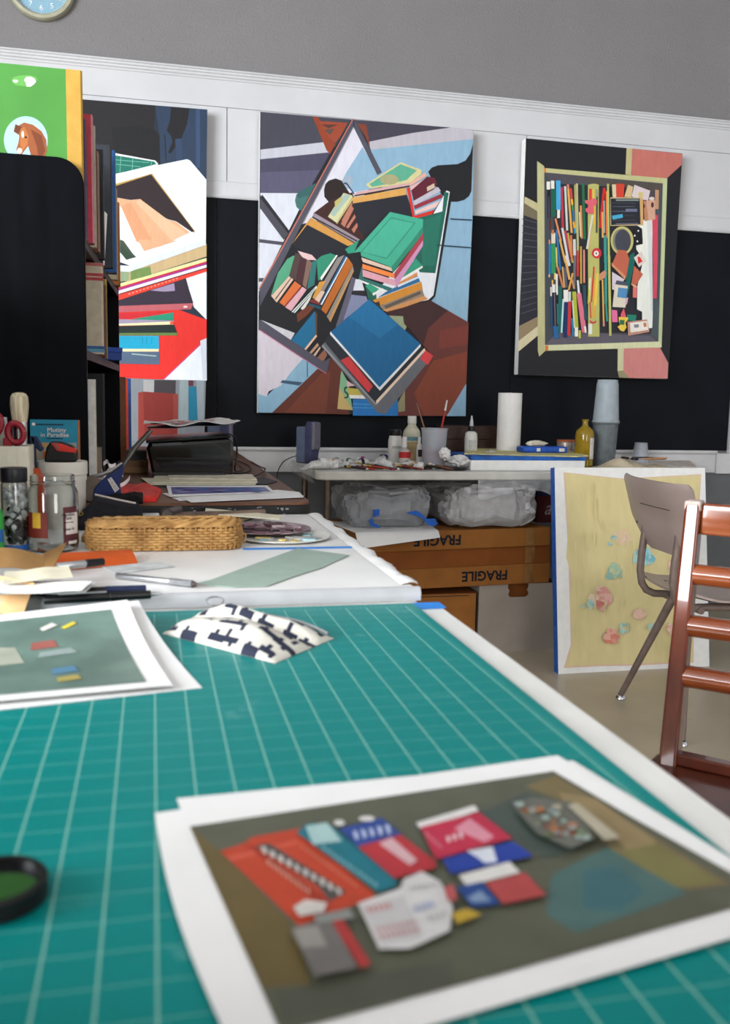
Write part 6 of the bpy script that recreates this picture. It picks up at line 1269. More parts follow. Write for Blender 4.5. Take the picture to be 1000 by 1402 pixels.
# deli cups, one upside down on another
Y = 3.66; r = wid(811, 843, Y) / 2; h1 = zat(828, 578, Y); h2 = zat(826, 520, Y)
t = thing('plastic_cup', 'tall grey plastic cup standing upright under another one', 'cup', (at(827, Y), Y, FZ), 0, 'tall plastic cups'); mcup = mat('grey_cup', '#7d8488', .35, .45, var=.12, trans=.3, ior=1.2)
MB().lathe(glass_wall([(r * .80, 0), (r * .82, .003), (r * .98, h1 - .008), (r * 1.06, h1 - .006), (r * 1.06, h1)], .0015), 30).build('cup', mcup, t, smooth=40)
t = thing('plastic_cup', 'tall milky plastic cup upside down on the grey cup', 'cup', (at(827, Y), Y, FZ + h1 + .0003), 0, 'tall plastic cups'); hh_ = h2 - h1
MB().lathe(glass_wall([(r * 1.06, 0), (r * 1.06, .006), (r * .99, .008), (r * .82, hh_ - .014), (r * .78, hh_ - .012), (r * .78, hh_)], .0015), 30).build('cup', mat('milky_cup', '#b9c4cc', .35, .45, var=.05, trans=.35, ior=1.2), t, smooth=40); MB().lathe([(r * .76, hh_ - .004), (r * .76, hh_ - .0025)], 30).build('cup_floor', mat('milky_cup', '#b9c4cc'), t)
# small upturned cup
Y = 3.95; r = wid(867, 888, Y) / 2; h = zat(877, 606, Y)
t = thing('tiny_cup', 'small clear cup turned upside down near the chalk rail', 'cup', (at(877, Y), Y, FZ)); MB().lathe(glass_wall([(r, 0), (r, .004), (r * .72, h), (r * .3, h)], .0012), 24).build('cup', mat('frosted_plastic', '#cdd2da'), t, smooth=40)
# paper bag of brushes lying at the right end
A7, B7 = PY(818, 630, 3.52), PY(900, 630, 3.52)
tb_ = mat('tan_paper_bag', '#c4b69c', .7, .25, var=.08)
t = thing('paper_bag', 'flattened tan paper bag spilling old brushes', 'bag', ((A7.x + B7.x) / 2, 3.475, FZ + .002)); wb2 = B7.x - A7.x
def bagf(u, v): return (-wb2 / 2 + wb2 * u, -.10 + .19 * v, .0006 + (.045 * max(0, math.sin(PI * min(1, v * 1.1))) * (.6 + .4 * math.sin(u * 7)) + .004 * math.sin(u * 23 + v * 9)) * (1 - abs(2 * u - 1) ** 4) * (1 if v < .95 else .3) + .006)
MB().grid(bagf, 28, 14).build('bag_top', tb_, t, smooth=35); MB().grid(lambda u, v: (-wb2 / 2 + wb2 * u, -.10 + .19 * v, .0003), 2, 2).build('bag_base', tb_, t, smooth=0)
for k, (c_, a0, dy) in enumerate((('#2a2220', .05, 0), ('#8a4a24', -.04, -.012), ('#1d1c1e', .10, .01), ('#b5835a', -.10, -.02))):
    x0 = (A7.x + B7.x) / 2; brush('old dark paintbrush lying on the tan paper bag', (x0 + .105, 3.405 + dy, FZ + .050 + k * .002), (x0 - .06, 3.42 + a0 * .4 + dy, FZ + .052), .0045, mat('oldbrush_' + c_.strip('#'), c_, .5, .4), None, None, 'old brushes spilling from the paper bag')
sheet('drawing_sheet', 'blank off-white sheet at the plastic-wrapped table end', 'paper', [(860, 637), (955, 640), (935, 622), (870, 624)], FZ + .0004, mat('offwhite_sheet', '#d5cdc6', .65, .3), .0012)

# paint tubes
def paint_tube(label, p0, p1, Y, dY, r, mcap, mband, z=.0):
    a, b = Vector((at(p0, Y), Y, FZ + z)), Vector((at(p1, Y + dY), Y + dY, FZ + z)); d = b - a; L = d.length
    t = thing('paint_tube', label, 'paint tube', a, 0, 'oil paint tubes strewn over the folding table', rot=(0, 0, math.atan2(d.y, d.x)))
    al = mat('tube_foil', '#d6d5d4', .4, .5, metal=.1, var=.12, scale=60, bump=.4, bscale=60)
    mb = MB(); secs = [(0, r * 1.15, .0012), (.08, r * 1.12, .003), (.3, r * 1.05, r * .7), (.7, r, r * .95), (.82, r * .95, r * .95), (.88, r * .35, r * .4), (.90, r * .35, r * .4)]; n = 14; vs = []
    for (u, ry, rz_) in secs:
        for k in range(n): vs.append((u * L, ry * math.cos(2 * PI * k / n), max(.0006, rz_ * .98 + rz_ * math.sin(2 * PI * k / n)) ))
    fs = [(j * n + i, (j + 1) * n + i, (j + 1) * n + (i + 1) % n, j * n + (i + 1) % n) for j in range(len(secs) - 1) for i in range(n)]; fs += [tuple(range(n)), tuple(reversed(range((len(secs) - 1) * n, len(secs) * n)))]
    mb.add(vs, fs).build('tube_body', al, t, smooth=50)
    MB().lathe([(r * .45, L * .88), (r * .5, L * .885), (r * .46, L), (r * .3, L + .001)], 12, M=Matrix.Translation((0, 0, r * .55)) @ Matrix.Rotation(PI / 2, 4, 'Y')).build('cap', mcap, t)
    n2 = MB(); vs = []
    for u in (.5, .66):
        for k in range(n + 1):
            a_ = PI * k / n; vs.append((u * L, r * 1.06 * math.cos(a_), r * .9 + r * 1.02 * math.sin(a_)))
    n2.add(vs, [(k, k + 1, n + 2 + k, n + 1 + k) for k in range(n)]).build('colour_band', mband, t, smooth=60)
    return t
cm = {k: mat('band_' + k, v, .45, .4) for k, v in dict(white='#dcdcdc', yellow='#d5a020', red='#c22a26', magenta='#8a1c5c', blue='#3aa0d0', violet='#3c2f7a', black='#17171a', green='#2f6a4a').items()}
for a in (('big squashed white paint tube at the table corner', 412, 462, 3.44, .02, .017, 'white', 'white'), ('white paint tube with a yellow band', 428, 472, 3.56, -.05, .014, 'black', 'yellow'), ('yellow-capped paint tube beside the white one', 450, 436, 3.60, .03, .012, 'yellow', 'yellow'), ('paint tube with a round red cap', 470, 452, 3.62, .08, .013, 'red', 'white'), ('silver paint tube with a black cap', 462, 482, 3.52, -.03, .011, 'black', 'white'), ('magenta-banded paint tube near the violet one', 512, 486, 3.66, .03, .014, 'white', 'magenta'), ('fat white tube with a sky-blue cap', 543, 516, 3.47, .06, .016, 'blue', 'white'), ('violet paint tube at the back of the heap', 514, 534, 3.74, .05, .016, 'violet', 'violet'), ('white paint tube lying by the black-lidded jar', 546, 568, 3.50, .04, .012, 'white', 'white'), ('paint tube with a torn grey label', 480, 506, 3.58, .02, .013, 'black', 'black'), ('plain white tube crossing the brush heap', 500, 528, 3.54, -.02, .012, 'white', 'white'), ('small green-banded paint tube', 488, 470, 3.68, .04, .011, 'white', 'green'), ('slim white tube in front of the cup', 562, 584, 3.47, -.03, .012, 'black', 'white')):
    paint_tube(a[0], *a[1:5], a[5] * 1.35, cm[a[6]], cm[a[7]])
# brushes in a heap
hs = ['#1b1a1c', '#7a2a1c', '#2d2a2c', '#5a3424', '#9a3520', '#1d2a3a', '#3a2a26', '#15151a', '#6a4a30']
rnd = random.Random(31); hn = {'#1b1a1c': 'black', '#7a2a1c': 'dark red', '#2d2a2c': 'charcoal', '#5a3424': 'brown', '#9a3520': 'red', '#1d2a3a': 'navy', '#3a2a26': 'dark brown', '#15151a': 'black', '#6a4a30': 'tan'}
for k in range(20):
    x = 476 + k * 6.2 + rnd.uniform(-5, 5); Y = 3.45 + rnd.uniform(-.03, .07); c_ = hs[k % len(hs)]; z = FZ + .006 + .006 * (k % 3)
    x1 = x + rnd.uniform(26, 46); Y1 = Y - rnd.uniform(.03, .07); Y1 = max(Y1, 3.385)
    b = brush('%s-handled paintbrush in the heap on the folding table' % hn[c_], (at(x1, Y1), Y1, FZ + .006), (at(x, Y), Y, z + .008), .0044, mat('hb_' + c_.strip('#'), c_, .4, .4, var=.1), m_chrome if k % 2 else mat('brass', '#b5974c'), mat('pale_bristle', '#c9b89c', .8, .2) if k % 3 else None, 'paintbrushes heaped on the folding table')
    MB().tube([Vector(), (Vector((at(x, Y), Y, z + .008)) - Vector((at(x1, Y1), Y1, FZ + .006))) * .09], [.0028, .0045], 8).build('handle_tip', [whiteh, redh, mat('hb_' + c_.strip('#'), c_)][k % 3], b)
red_long = brush('long red-handled flat brush in front of the paint tubes', (at(514, 3.40), 3.40, FZ + .006), (at(476, 3.47), 3.47, FZ + .010), .0065, mat('orange_red_handle', '#a83a1c', .35, .4))

# ================================================================== under the folding table
kb = mat('cardboard', '#8d5a28', .75, .25, var=.06, scale=10); kb2 = mat('cardboard_dark', '#7d461a', .75, .25, var=.06, scale=10); kb3 = mat('grey_white_board', '#958b82', .75, .25, var=.05, scale=6)
flap = mat('cardboard_edge', '#b58a56', .75, .2); stamp = mat('black_stamp_ink', '#161a24', .7, .2)
BX = 3.42
# bottom boxes on the floor
A8, B8 = PY(655, 850, BX), PY(757, 850, BX); hbx = PY(700, 800, BX).z
wl_ = .34
t = thing('moving_box', 'large grey-white carton with a cut hand hole, standing on the floor', 'box', (A8.x, BX, 0), .02)
w8 = .36; h8 = hbx
hole = [(.125, h8 - .002), (.125, h8 - .018), (.133, h8 - .026), (.127, h8 - .040), (.130, h8 - .050), (.140, h8 - .055), (.205, h8 - .055), (.216, h8 - .048), (.218, h8 - .038), (.210, h8 - .026), (.216, h8 - .016), (.216, h8 - .002)]
front = [(0, 0), (w8, 0), (w8, h8)] + [(a, b) for a, b in reversed(hole[0:0])]
outl = [(0, 0), (w8, 0), (w8, h8), (.216, h8)] + list(reversed([(a, b) for a, b in hole[1:-1]])) + [(.125, h8), (0, h8)]
MB().prism(outl, 0, .004, axis='y').build('front_wall', kb3, t, smooth=0)
MB().box(0, .004, 0, .004, .34, h8).build('side_wall', kb3, t, smooth=0); MB().box(w8 - .004, .004, 0, w8, .34, h8).build('side_wall', kb3, t, smooth=0); MB().box(0, .34, 0, w8, .344, h8).build('rear_wall', kb3, t, smooth=0)
MB().box(.004, .004, 0, w8 - .004, .34, .004).build('base', kb3, t, smooth=0); MB().box(.01, .03, h8 - .12, w8 - .01, .034, h8 - .004).build('inner_flap', kb2, t, smooth=0)
A9, B9 = PY(560, 850, BX), PY(650, 850, BX); h9 = PY(610, 812, BX).z
t = thing('cardboard_box', 'brown cardboard box next to the grey-white carton', 'box', (A9.x - .05, BX - .01, 0)); w9 = B9.x - A9.x + .05
MB().box(0, 0, 0, w9, .34, h9 - .003).build('box_body', kb, t, smooth=0, bevel=.002); MB().box(-.001, -.001, h9 - .003, w9 + .001, .17, h9).build('flap', kb2, t, smooth=0, bevel=.001); MB().box(-.001, .173, h9 - .003, w9 + .001, .341, h9).build('flap', kb2, t, smooth=0, bevel=.001)
MB().box(.02, -.0012, h9 - .012, w9 - .03, -.0002, h9 - .009).build('slot', ink, t, smooth=0)
# three flat picture boxes, stacked askew
zc = max(h8, h9) + .001
specs = [(565, 760, zc, .082, .10, kb, 'lowest flat picture carton of the stack, stamped FRAGILE in full', ('FRAGILE', .36)), (540, 768, 0, .074, .12, kb2, 'middle flat picture carton, plain brown', None), (520, 757, 0, .075, .12, kb, 'top flat picture carton, its FRAGILE stamp half hidden by plastic', ('FRAGILE', .23))]
z = zc
for k, (p0, p1, _, th, rz, m_, lab, txt) in enumerate(specs):
    yt, yb = ((800, 815), (762, 795), (733, 762))[k]
    Y = BX - .035
    x1 = PY(p1 if k != 1 else 760, 780, Y).x; x0 = .76 + .01 * k
    t = thing('picture_carton', lab, 'box', (x0, Y - .035 - .012 * k, z), rz); L = (x1 - x0) / math.cos(rz)
    MB().box(0, 0, 0, L, .42, th).build('carton', m_, t, smooth=0, bevel=.002)
    MB().box(L * .86, -.0012, .002, L * .91, -.0002, th - .002).build('packing_tape', mat('packing_tape', '#a87a48', .25, .5, alpha=.6), t, smooth=0)
    if txt:
        s_ = .055; xm = (PY(667 if k == 0 else 596, 780, Y).x - x0) / math.cos(rz)
        lettering(txt[0], s_, stamp, t, (xm, -.0006, th * .52), (-1, 0, 0), (0, 0, -1), sx=1.0, bold=.0016)
    z += th + .0006
ztop_c = z
# white board sheet on the cartons
tt = thing('white_board', 'thin white board sheet jutting out over the cartons', 'board', (PY(560, 745, 3.30).x, 3.33, ztop_c + .004))
c = [PY(515, 765, 3.27) - tt.location, PY(608, 743, 3.30) - tt.location, Vector((.14, .24, .004)), Vector((-.25, .24, .004))]
c[0].z = max(c[0].z, 0) ; c[1].z = max(c[1].z, 0); c = [Vector((-.20, -.055, .0)), Vector((.125, -.03, .0)), Vector((.16, .30, .0)), Vector((-.25, .30, .0))]
warp_sheet(lambda u, v: bil(c, u, v) + Vector((0, 0, -(.055 - .035 * u) * max(0, 1 - v / .12))), 8, 25, 'sheet', paperw, tt, .0015)
# plastic bags
m_bag = mat('milky_polythene', '#c6c9d0', .2, .5, var=.05, alpha=.42); m_bag2 = mat('milky_polythene_dense', '#d0cfd2', .18, .55, var=.06, alpha=.55)
from mathutils import noise as mnoise
def bag(name, label, x0, x1, y0, y1, z0, h, seed, m_, amp=.02):
    t = thing(name, label, 'bag', ((x0 + x1) / 2, (y0 + y1) / 2, z0))
    W, D = (x1 - x0) / 2, (y1 - y0) / 2; n, mm = 64, 22; vs = []; rnd = random.Random(seed)
    for j in range(mm + 1):
        v = j / mm; th = PI * v
        for i in range(n):
            a = 2 * PI * i / n; ex = .38; ca, sa = math.cos(a), math.sin(a)
            q_ = math.sin(th) ** .28 if 0 < v < 1 else 0; x = W * q_ * (abs(ca) ** ex) * (1 if ca > 0 else -1); y = D * q_ * (abs(sa) ** ex) * (1 if sa > 0 else -1)
            zz = h * (.5 - .5 * (abs(math.cos(th)) ** .55) * (1 if math.cos(th) > 0 else -1))
            P = Vector((x, y, zz)) * 9 + Vector((seed * 7.3, seed, 0))
            k = 1 - abs(mnoise.noise(P)) * 2.2; k2 = 1 - abs(mnoise.noise(P * 2.3 + Vector((3, 1, 7)))) * 2.4; d = amp * (.8 * k + .45 * k2 - .9)
            d += rnd.uniform(-.005, .005); x += d * ca * (q_ > 0); y += d * sa * (q_ > 0); zz = max(.0006, zz + d * .8 * (v > .12))
            vs.append((x, y, zz))
    fs = [(j * n + i, j * n + (i + 1) % n, (j + 1) * n + (i + 1) % n, (j + 1) * n + i) for j in range(mm) for i in range(n)]
    MB().add(vs, fs).build('polythene', m_, t, smooth=18)
    return t
bx_a, bx_b = PY(474, 700, 3.40).x, PY(597, 700, 3.40).x; zb_ = ztop_c + .0065
t = bag('plastic_bag', 'milky plastic bag patched with strips of blue tape', bx_a, bx_b, 3.40, 3.78, zb_, PY(530, 668, 3.42).z - zb_, 3, m_bag, .022)
tl = t.location
MB().box(bx_a + .03 - tl.x, .0, .002, bx_b - .05 - tl.x, .16, PY(530, 680, 3.5).z - zb_ - .02).build('bagged_contents', mat('bag_contents', '#5f6268', .7, .2, var=.1), t, smooth=0, bevel=.02)
def tape_bits(px, Y):
    for pts in px:
        P = [PY(x, y, Y) - tl for x, y in pts]
        for q_ in P: q_.z = max(q_.z, .003)
        MB().prism([(q_.x, q_.z) for q_ in P], Y - tl.y - .0006, Y - tl.y, axis='y').build('blue_tape', mat('blue_masking_tape', '#1f5cb8', .55, .3), t, smooth=0)
tape_bits([[(511, 698), (520, 697), (520, 706), (511, 708)], [(505, 712), (510, 709), (512, 716), (518, 719), (522, 722), (518, 723), (508, 721)], [(522, 724), (530, 723), (541, 727), (536, 730), (526, 727)], [(556, 702), (570, 699), (576, 702), (584, 710), (596, 710), (600, 717), (594, 721), (586, 719), (578, 709), (566, 705)]], 3.382)
bx_c, bx_d = PY(598, 700, 3.40).x, PY(739, 700, 3.40).x
t = bag('plastic_bundle', 'shiny plastic-wrapped bundle resting on the top carton', bx_c + .03, bx_d, 3.36, 3.80, zb_, PY(660, 664, 3.40).z - zb_, 8, m_bag2, .030)
tl2 = t.location
MB().box(bx_c + .06 - tl2.x, 3.44 - tl2.y, .012, bx_d - .05 - tl2.x, 3.70 - tl2.y, PY(660, 684, 3.42).z - zb_).build('wrapped_cloth', mat('bundle_core', '#8f8c8a', .7, .2), t, smooth=0, bevel=.02)
# maroon box with script lettering behind
A10 = PY(733, 690, 3.62)
t = thing('maroon_box', 'dark maroon box with pale script lettering behind the plastic bundle', 'box', (A10.x - .02, 3.55, ztop_c + .001)); hm = PY(745, 668, 3.6).z - ztop_c
MB().box(0, 0, 0, .30, .3, hm - .03).build('box_body', mat('maroon_card', '#4a1218', .5, .35, var=.08), t, smooth=0, bevel=.002); MB().box(-.002, -.002, hm - .03, .302, .302, hm).build('lid', mat('navy_lid', '#20204a', .5, .35), t, smooth=0, bevel=.002)
lettering('alas', .085, mat('script_ink', '#8d8a88', .5, .4), t, (.085, -.0012, hm * .42), (1, 0, 0), (0, 0, 1), shear=.4, sx=.9)
# plastic scrap hanging from the table end
o = wrinkled_sheet(0, .035, 0, .075, 0, 17, .008, 10, 8).build('plastic_scrap', m_wrap, None, smooth=25); o.location = (2.135, 3.40, FZ - .002); tag(o, 'scrap of crinkled clear plastic hanging at the table end', 'plastic')

# ================================================================== canvas standing on the floor
bl_, br_ = G(765, 923, 0), G(935, 914, 0); Yb = bl_.y; Yt = 3.215
zt = PY(763, 640, Yt).z; xr = PY(966, 640, Yt).x; th = .035
ang = math.atan2(Yt - Yb, zt); Hc = math.hypot(Yt - Yb, zt)
xr = max(xr, PY(966, 780, (Yt + Yb) / 2).x)
org = Vector((bl_.x, Yb, 0)); Wc = xr - org.x
t = thing('floral_canvas', 'yellow canvas with loose pastel flowers leaning against the folding table', 'painting', org, 0, rot=(-ang, 0, 0))
def cproj(x, y):       # pixel -> canvas plane, local
    d = ray(x, y); nrm = Vector((0, -math.cos(ang), math.sin(ang))); s = nrm.dot(org - CAMLOC) / nrm.dot(d); P = CAMLOC + d * s - org
    return Vector((P.x, 0, P.y * math.sin(ang) + P.z * math.cos(ang)))
blue_e = mat('blue_edge_paint', '#1f5cb0')
MB().box(0, .0005, 0, Wc, th, Hc).build('stretched_canvas', m_canvas, t, smooth=0)
MB().box(-.0015, .001, -.0, .0, th, Hc).build('blue_side', blue_e, t, smooth=0); MB().box(0, .001, -.0012, Wc, th, 0).build('blue_base', blue_e, t, smooth=0); MB().box(Wc, .001, 0, Wc + .0015, th, Hc).build('blue_side', blue_e, t, smooth=0)
p = Paint(cproj, (0, -1, 0), .00006); p.p = cproj
FK = (740, 600, 3.046)
def fl(col, pts): p.poly(col, pts, FK)
fl('#d9b8a0', [(98, 142), (340, 168), (672, 150), (660, 330), (640, 640), (640, 935), (400, 948), (250, 950), (98, 958), (128, 860), (120, 560), (112, 380)])
fl('#d5c793', [(104, 146), (340, 172), (668, 154), (655, 330), (636, 640), (636, 930), (400, 940), (250, 944), (106, 950), (134, 860), (124, 700), (130, 560), (108, 500), (118, 380), (110, 250)])
pass
rnd = random.Random(6)
def flower(cx, cy, r, cols, n=12):
    n = int(n * 1.6); p.oval(cols[-1], cx, cy, r * .8, r * .7, FK, 14, 0, .18)
    for k in range(n):
        a = rnd.uniform(0, 2 * PI); q_ = r * rnd.uniform(.1, .8); p.oval(rnd.choice(cols), cx + q_ * math.cos(a), cy + q_ * math.sin(a), r * rnd.uniform(.25, .5), r * rnd.uniform(.2, .45), FK, 9, rnd.uniform(0, 3), .2)
pinks = ['#dfb0a4', '#e2bfae', '#d99a90', '#e6cdb8']; blues = ['#9cc4c0', '#86b4b8', '#b5cdbc']
flower(345, 415, 38, ['#e3c4b0', '#dfb6a4', '#dcc4a0']); flower(305, 415, 14, blues, 6); flower(290, 440, 10, blues, 4)
flower(430, 495, 44, ['#8fc4cc', '#74b4c2', '#a8d0d0'], 16); flower(305, 555, 36, ['#a3bfa4', '#b9c29a', '#8fb4a8'], 10); flower(550, 530, 26, pinks, 8)
flower(250, 668, 48, pinks, 20); flower(245, 690, 22, ['#c97a70', '#d08a80'], 6); flower(205, 690, 20, blues, 6); flower(175, 700, 10, blues, 3)
flower(410, 735, 28, ['#e0bca8', '#dcb49c'], 8); flower(345, 790, 26, blues, 9); flower(345, 790, 10, ['#d3c48a'], 4); flower(290, 826, 32, ['#d99484', '#dfaa98', '#d0806e'], 12); flower(460, 785, 22, blues, 6); flower(540, 790, 26, pinks, 8)
for k in range(40): p.line(rnd.choice(['#d0c28c', '#d9cc9b', '#cfc088']), (x := rnd.uniform(140, 620)), (y := rnd.uniform(180, 850)), x + rnd.uniform(-6, 6), y + rnd.uniform(30, 90), rnd.uniform(2, 6), FK)
p.mb.build('painted_face', paint_mat('floral_paint', .6, .07, 30, (1, 1, .3)), t, smooth=0)

# ================================================================== school chair (shell back, tube frame)
m_shell = mat('taupe_plastic', '#9a8a84', .35, .4, var=.04, scale=8); m_tube = mat('taupe_tube', '#7d6d66', .35, .5, metal=.2, var=.08)
f1, f2 = G(850, 957, 0), G(934, 1021, 0)     # rear feet
cc_ = (f1 + f2) / 2; dv = (f1 - f2); Wf = dv.length
rzc = math.atan2(dv.y, dv.x) - PI / 2         # chair faces local +X
t = thing('school_chair', 'taupe plastic school chair with splayed tubular legs', 'chair', (cc_.x, cc_.y, 0), rzc)
inv = (Matrix.Translation(t.location) @ Matrix.Rotation(rzc, 4, 'Z')).inverted()
SZ = .437
def shellseat(u, v):
    x = .02 + .40 * u; hw_ = .205; y = (v - .5) * 2
    cor = (1 - (1 - min(1, u * 6)) ** 2.2) ** .5 if u < .1667 else ((1 - (1 - min(1, (1 - u) * 5)) ** 2) ** .5 if u > .8 else 1)
    return (x, y * hw_ * (.74 + .26 * cor), SZ + .016 * abs(y) ** 2.5 - .012 * math.cos((u - .45) * 3) + .012 * max(0, .2 - u) * 5 - .014 * max(0, u - .8) * 5)
MB().grid(shellseat, 28, 20).build('seat', m_shell, t, smooth=60, solid=.007)
BH0, BH1 = .565, .79; SB = -.0103
def back(u, v):
    y = (u - .5) * 2; z = BH0 + (BH1 - BH0) * v
    s = .56 + .40 * min(1, v / .42) ** .55 + .04 * v
    if v > .93: s *= 1 - .10 * ((v - .93) / .07) ** 2
    x = .010 - .062 * v + .030 * abs(y) ** 2.6 + .010 * math.exp(-((v - .5) / .2) ** 2) * (1 - y * y)
    return (x, y * .226 * s, z)
MB().grid(back, 30, 30).build('backrest', m_shell, t, smooth=60, solid=.010, bevel=.003)
MB().tube([Vector(back(.26 + .44 * k / 10, .62)) + Vector((SB, 0, 0)) for k in range(11)], .0018, 6).build('hand_slot', mat('slot_shadow', '#3d3430', .7, .2), t)
for (u, v) in ((.10, .30), (.90, .30)): MB().lathe([(.005, 0), (.005, .003), (.002, .004)], 10, M=Matrix.Translation(Vector(back(u, v)) + Vector((SB, 0, 0))) @ Matrix.Rotation(-PI / 2, 4, 'Y')).build('rivet', m_metal, t)
for (x, y) in ((.10, .14), (.10, -.14), (.35, .14), (.35, -.14)): MB().lathe([(.006, 0), (.006, .002)], 10, (x, y, SZ - .002)).build('rivet', m_metal, t)
for s in (-1, 1):
    y = s * .112
    pts = [Vector((.004, y, .66)), Vector((.002, y, .60)), Vector((-.004, y, .54)), Vector((-.006, y, .48)), Vector((.002, y, .436)), Vector((.018, y * .98, .412)), Vector((.045, y * .95, .400)), Vector((.09, y * .9, .399)), Vector((.34, y * .9, .399))]
    MB().tube(pts, .0125, 12).build('back_tube', m_tube, t)
    fr_ = Vector((0, s * Wf / 2, .012)); MB().tube([Vector((.085, s * .05, .400)), fr_ + Vector((.0, 0, .004))], [.0145, .0105], 12).build('leg', m_tube, t)
    ff_ = Vector((.43, s * .21, .012)); MB().tube([Vector((.31, s * .06, .400)), ff_ + Vector((0, 0, .004))], [.0145, .0105], 12).build('leg', m_tube, t)
    for q_ in (fr_, ff_): MB().lathe([(.016, 0), (.018, .003), (.017, .010), (.011, .016)], 16, (q_.x, q_.y, 0)).build('glide_foot', m_chrome, t)
MB().tube([Vector((.09, -.12, .392)), Vector((.09, .12, .392))], .0115, 10).build('crossbar', m_tube, t); MB().tube([Vector((.31, -.12, .392)), Vector((.31, .12, .392))], .0115, 10).build('crossbar', m_tube, t)

# ================================================================== wooden ladder-back chair
m_ch = mat('red_brown_varnish', '#6b2d18', .16, .55, var=.22, scale=20, stretch=(1, 1, .3), color2='#4a1c10', coat=.6); m_rung = mat('orange_brown_varnish', '#8a4520', .14, .55, var=.2, scale=16, stretch=(.3, 1, 1), color2='#6a3014', coat=.6); m_worn = mat('worn_pale_wood', '#b5a49c', .6, .3, var=.2)
SZ2 = .45; pb_ = G(917, 1043, SZ2); dirx = Vector((math.cos(-.80), math.sin(-.80), 0))     # along the back, left post to right post
rz2 = math.atan2(dirx.y, dirx.x)
t = thing('ladderback_chair', 'red-brown varnished wooden chair with rounded back rungs', 'chair', (pb_.x, pb_.y, 0), rz2)
M2i = (Matrix.Translation(t.location) @ Matrix.Rotation(rz2, 4, 'Z')).inverted()
# local: x along the back, -y towards the seat front, z up; the back leans to +y
Yb_, Wch = .0, .37
ptop = None
best = None
for k in range(200):           # lean of the post: where its top pixel meets the side plane of the chair
    pass
d = ray(952, 686); nrm = dirx; s = nrm.dot(t.location - CAMLOC) / nrm.dot(d); Ptop = M2i @ (CAMLOC + d * s)
lean = max(.03, min(.14, Ptop.y)); ztp = Ptop.z
def post(x):
    mb = MB(); n = 8; w0 = .0155
    for i in range(n):
        u0, u1 = i / n, (i + 1) / n
        def sec(u): z = SZ2 - .03 + (ztp - SZ2 + .03) * u; y = lean * max(0, u) ** 1.15; return z, y
    vs = []
    for i in range(n + 1):
        u = i / n; z = .42 + (ztp - .42) * u; y = lean * u ** 1.1; wx = .0145 - .002 * u; wy = .020 - .005 * u
        vs += [(x - wx, y - wy, z), (x + wx, y - wy, z), (x + wx, y + wy, z), (x - wx, y + wy, z)]
    fs = [(4 * i + k, 4 * i + (k + 1) % 4, 4 * i + 4 + (k + 1) % 4, 4 * i + 4 + k) for i in range(n) for k in range(4)] + [(3, 2, 1, 0), (4 * n, 4 * n + 1, 4 * n + 2, 4 * n + 3)]
    return mb.add(vs, fs)
def ypost(z): u = (z - .42) / (ztp - .42); return lean * u ** 1.1
for x in (0, Wch):
    pst = post(x).build('back_post', m_ch, t, smooth=30, bevel=.005, seg=3)
    MB().box(x - .0130, ypost(ztp) - .0155, ztp - .016, x + .0130, ypost(ztp) + .0145, ztp + .0012).build('worn_post_top', m_worn, pst, smooth=0, bevel=.003)
def zpix(px, py):        # height on the back plane for a pixel near the post
    dd = ray(px, py); nn = Vector((-dirx.y, dirx.x, 0)); s_ = nn.dot(t.location + nn * (lean * .5) - CAMLOC) / nn.dot(dd); return (CAMLOC + dd * s_).z
za, zb2 = zpix(962, 691), zpix(962, 735)
MB().prism([(ypost(za) - .009, zb2), (ypost(za) + .009, zb2), (ypost(za) + .010, (za + zb2) / 2), (ypost(za) + .006, za), (ypost(za) - .006, za), (ypost(za) - .010, (za + zb2) / 2)], .012, Wch - .012, axis='x').build('top_rail', m_rung, t, smooth=35, bevel=.004, seg=3)
for y0, y1 in ((776, 803), (845, 873), (913, 941)):
    z0, z1 = zpix(960, y1 + 1), zpix(960, y0 - 1); zc_ = (z0 + z1) / 2; r = (z1 - z0) / 2
    MB().tube([Vector((.010, ypost(zc_), zc_)), Vector((Wch / 2, ypost(zc_) + .006, zc_)), Vector((Wch - .010, ypost(zc_), zc_))], r, 20).build('rung', m_rung, t)
MB().box(.012, -.012, SZ2 + .001, Wch - .012, .012, SZ2 + .020).build('back_rail', m_ch, t, smooth=0, bevel=.003)
sp = [(-.028, .03), (Wch + .028, .03), (Wch + .05, -.36), (Wch + .02, -.39), (-.02, -.39), (-.05, -.36)]
MB().prism(sp, SZ2 - .024, SZ2).build('seat', mat('seat_varnish', '#5a2a1c', .22, .5, var=.2, scale=14, color2='#42190f', coat=.3), t, smooth=0, bevel=.006, seg=3)
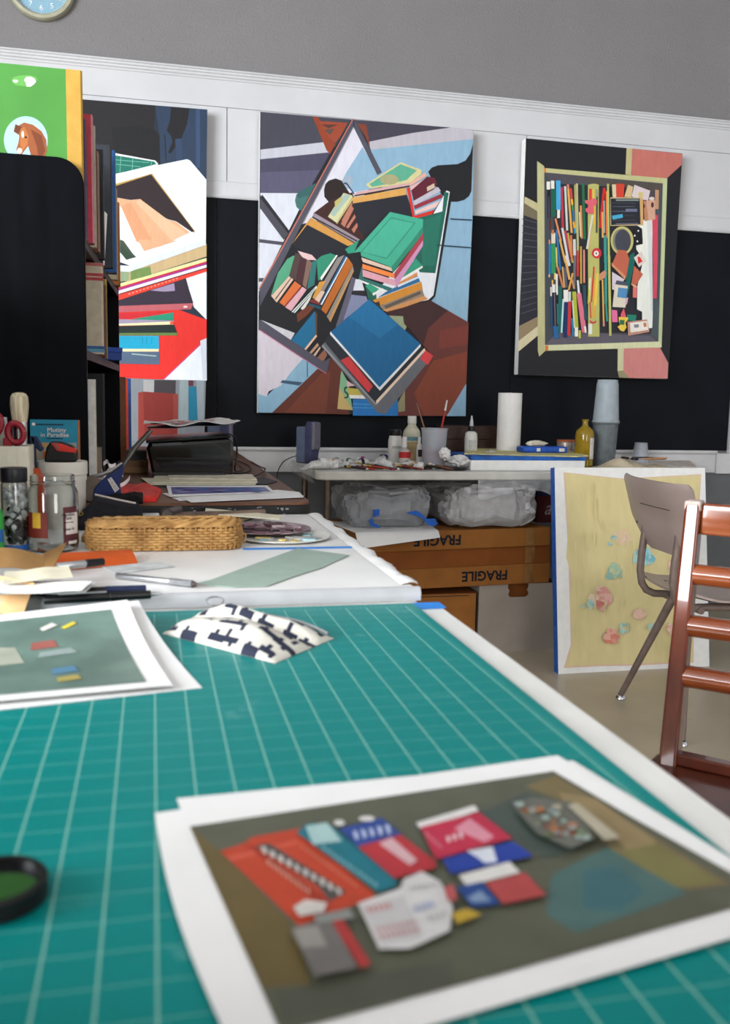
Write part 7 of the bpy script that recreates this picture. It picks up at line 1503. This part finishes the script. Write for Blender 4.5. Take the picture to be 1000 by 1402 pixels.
for (x, y, dx, dy) in ((0, 0, 0, .05), (Wch, 0, 0, .05), (.0, -.35, -.01, -.01), (Wch, -.35, .01, -.01)): MB().tube([Vector((x, y, SZ2 - .02)), Vector((x + dx, y + dy, .0))], [.019, .013], 14).build('leg', m_ch, t)
for (a, b) in (((0, -.34, .2), (Wch, -.34, .2)), ((0, .02, .17), (Wch, .02, .17)), ((-.005, -.34, .15), (0, .03, .15)), ((Wch + .005, -.34, .15), (Wch, .03, .15))): MB().tube([Vector(a), Vector(b)], .009, 10).build('stretcher', m_rung, t)

# ================================================================== wall clock
ccx, ccz, rc = -.424, 2.643, .132
t = thing('wall_clock', 'round wall clock with a sage-grey rim and pale blue face', 'clock', (ccx, YW, ccz))
Mr = Matrix.Rotation(PI / 2, 4, 'X')
MB().lathe([(rc * .99, .0), (rc, .006), (rc * .995, .026), (rc * .96, .034), (rc * .88, .036), (rc * .83, .030), (rc * .82, .012)], 64, M=Mr, caps=False).build('rim', mat('sage_rim', '#a3a18c', .45, .4, var=.06), t, smooth=40)
MB().lathe([(rc * .83, .0), (rc * .83, .012)], 64, M=Mr).build('dial', mat('pale_blue_dial', '#84a9bd', .5, .35, var=.03), t, smooth=40)
wi = mat('white_numeral', '#e2e6e8', .5, .3)
for k in range(1, 13):
    a = math.radians(90 - 30 * k); lettering(str(k), .030, wi, t, (rc * .62 * math.cos(a), -.0128, rc * .62 * math.sin(a)), (1, 0, 0), (0, 0, 1), name='numeral')
for k in range(60):
    a = math.radians(6 * k); l = .006 if k % 5 else .010
    c_ = Vector((math.cos(a), 0, math.sin(a))); MB().tube([c_ * (rc * .80 - l) + Vector((0, -.0125, 0)), c_ * rc * .80 + Vector((0, -.0125, 0))], .0008, 4).build('minute_mark', wi, t)
for a, l, w_ in ((60, .055, .003), (-40 + 180, .075, .002)):
    c_ = Vector((math.cos(math.radians(a)), 0, math.sin(math.radians(a)))); MB().tube([c_ * -.01 + Vector((0, -.018, 0)), c_ * l + Vector((0, -.018, 0))], [w_, w_ * .5], 6).build('hand', ink, t)
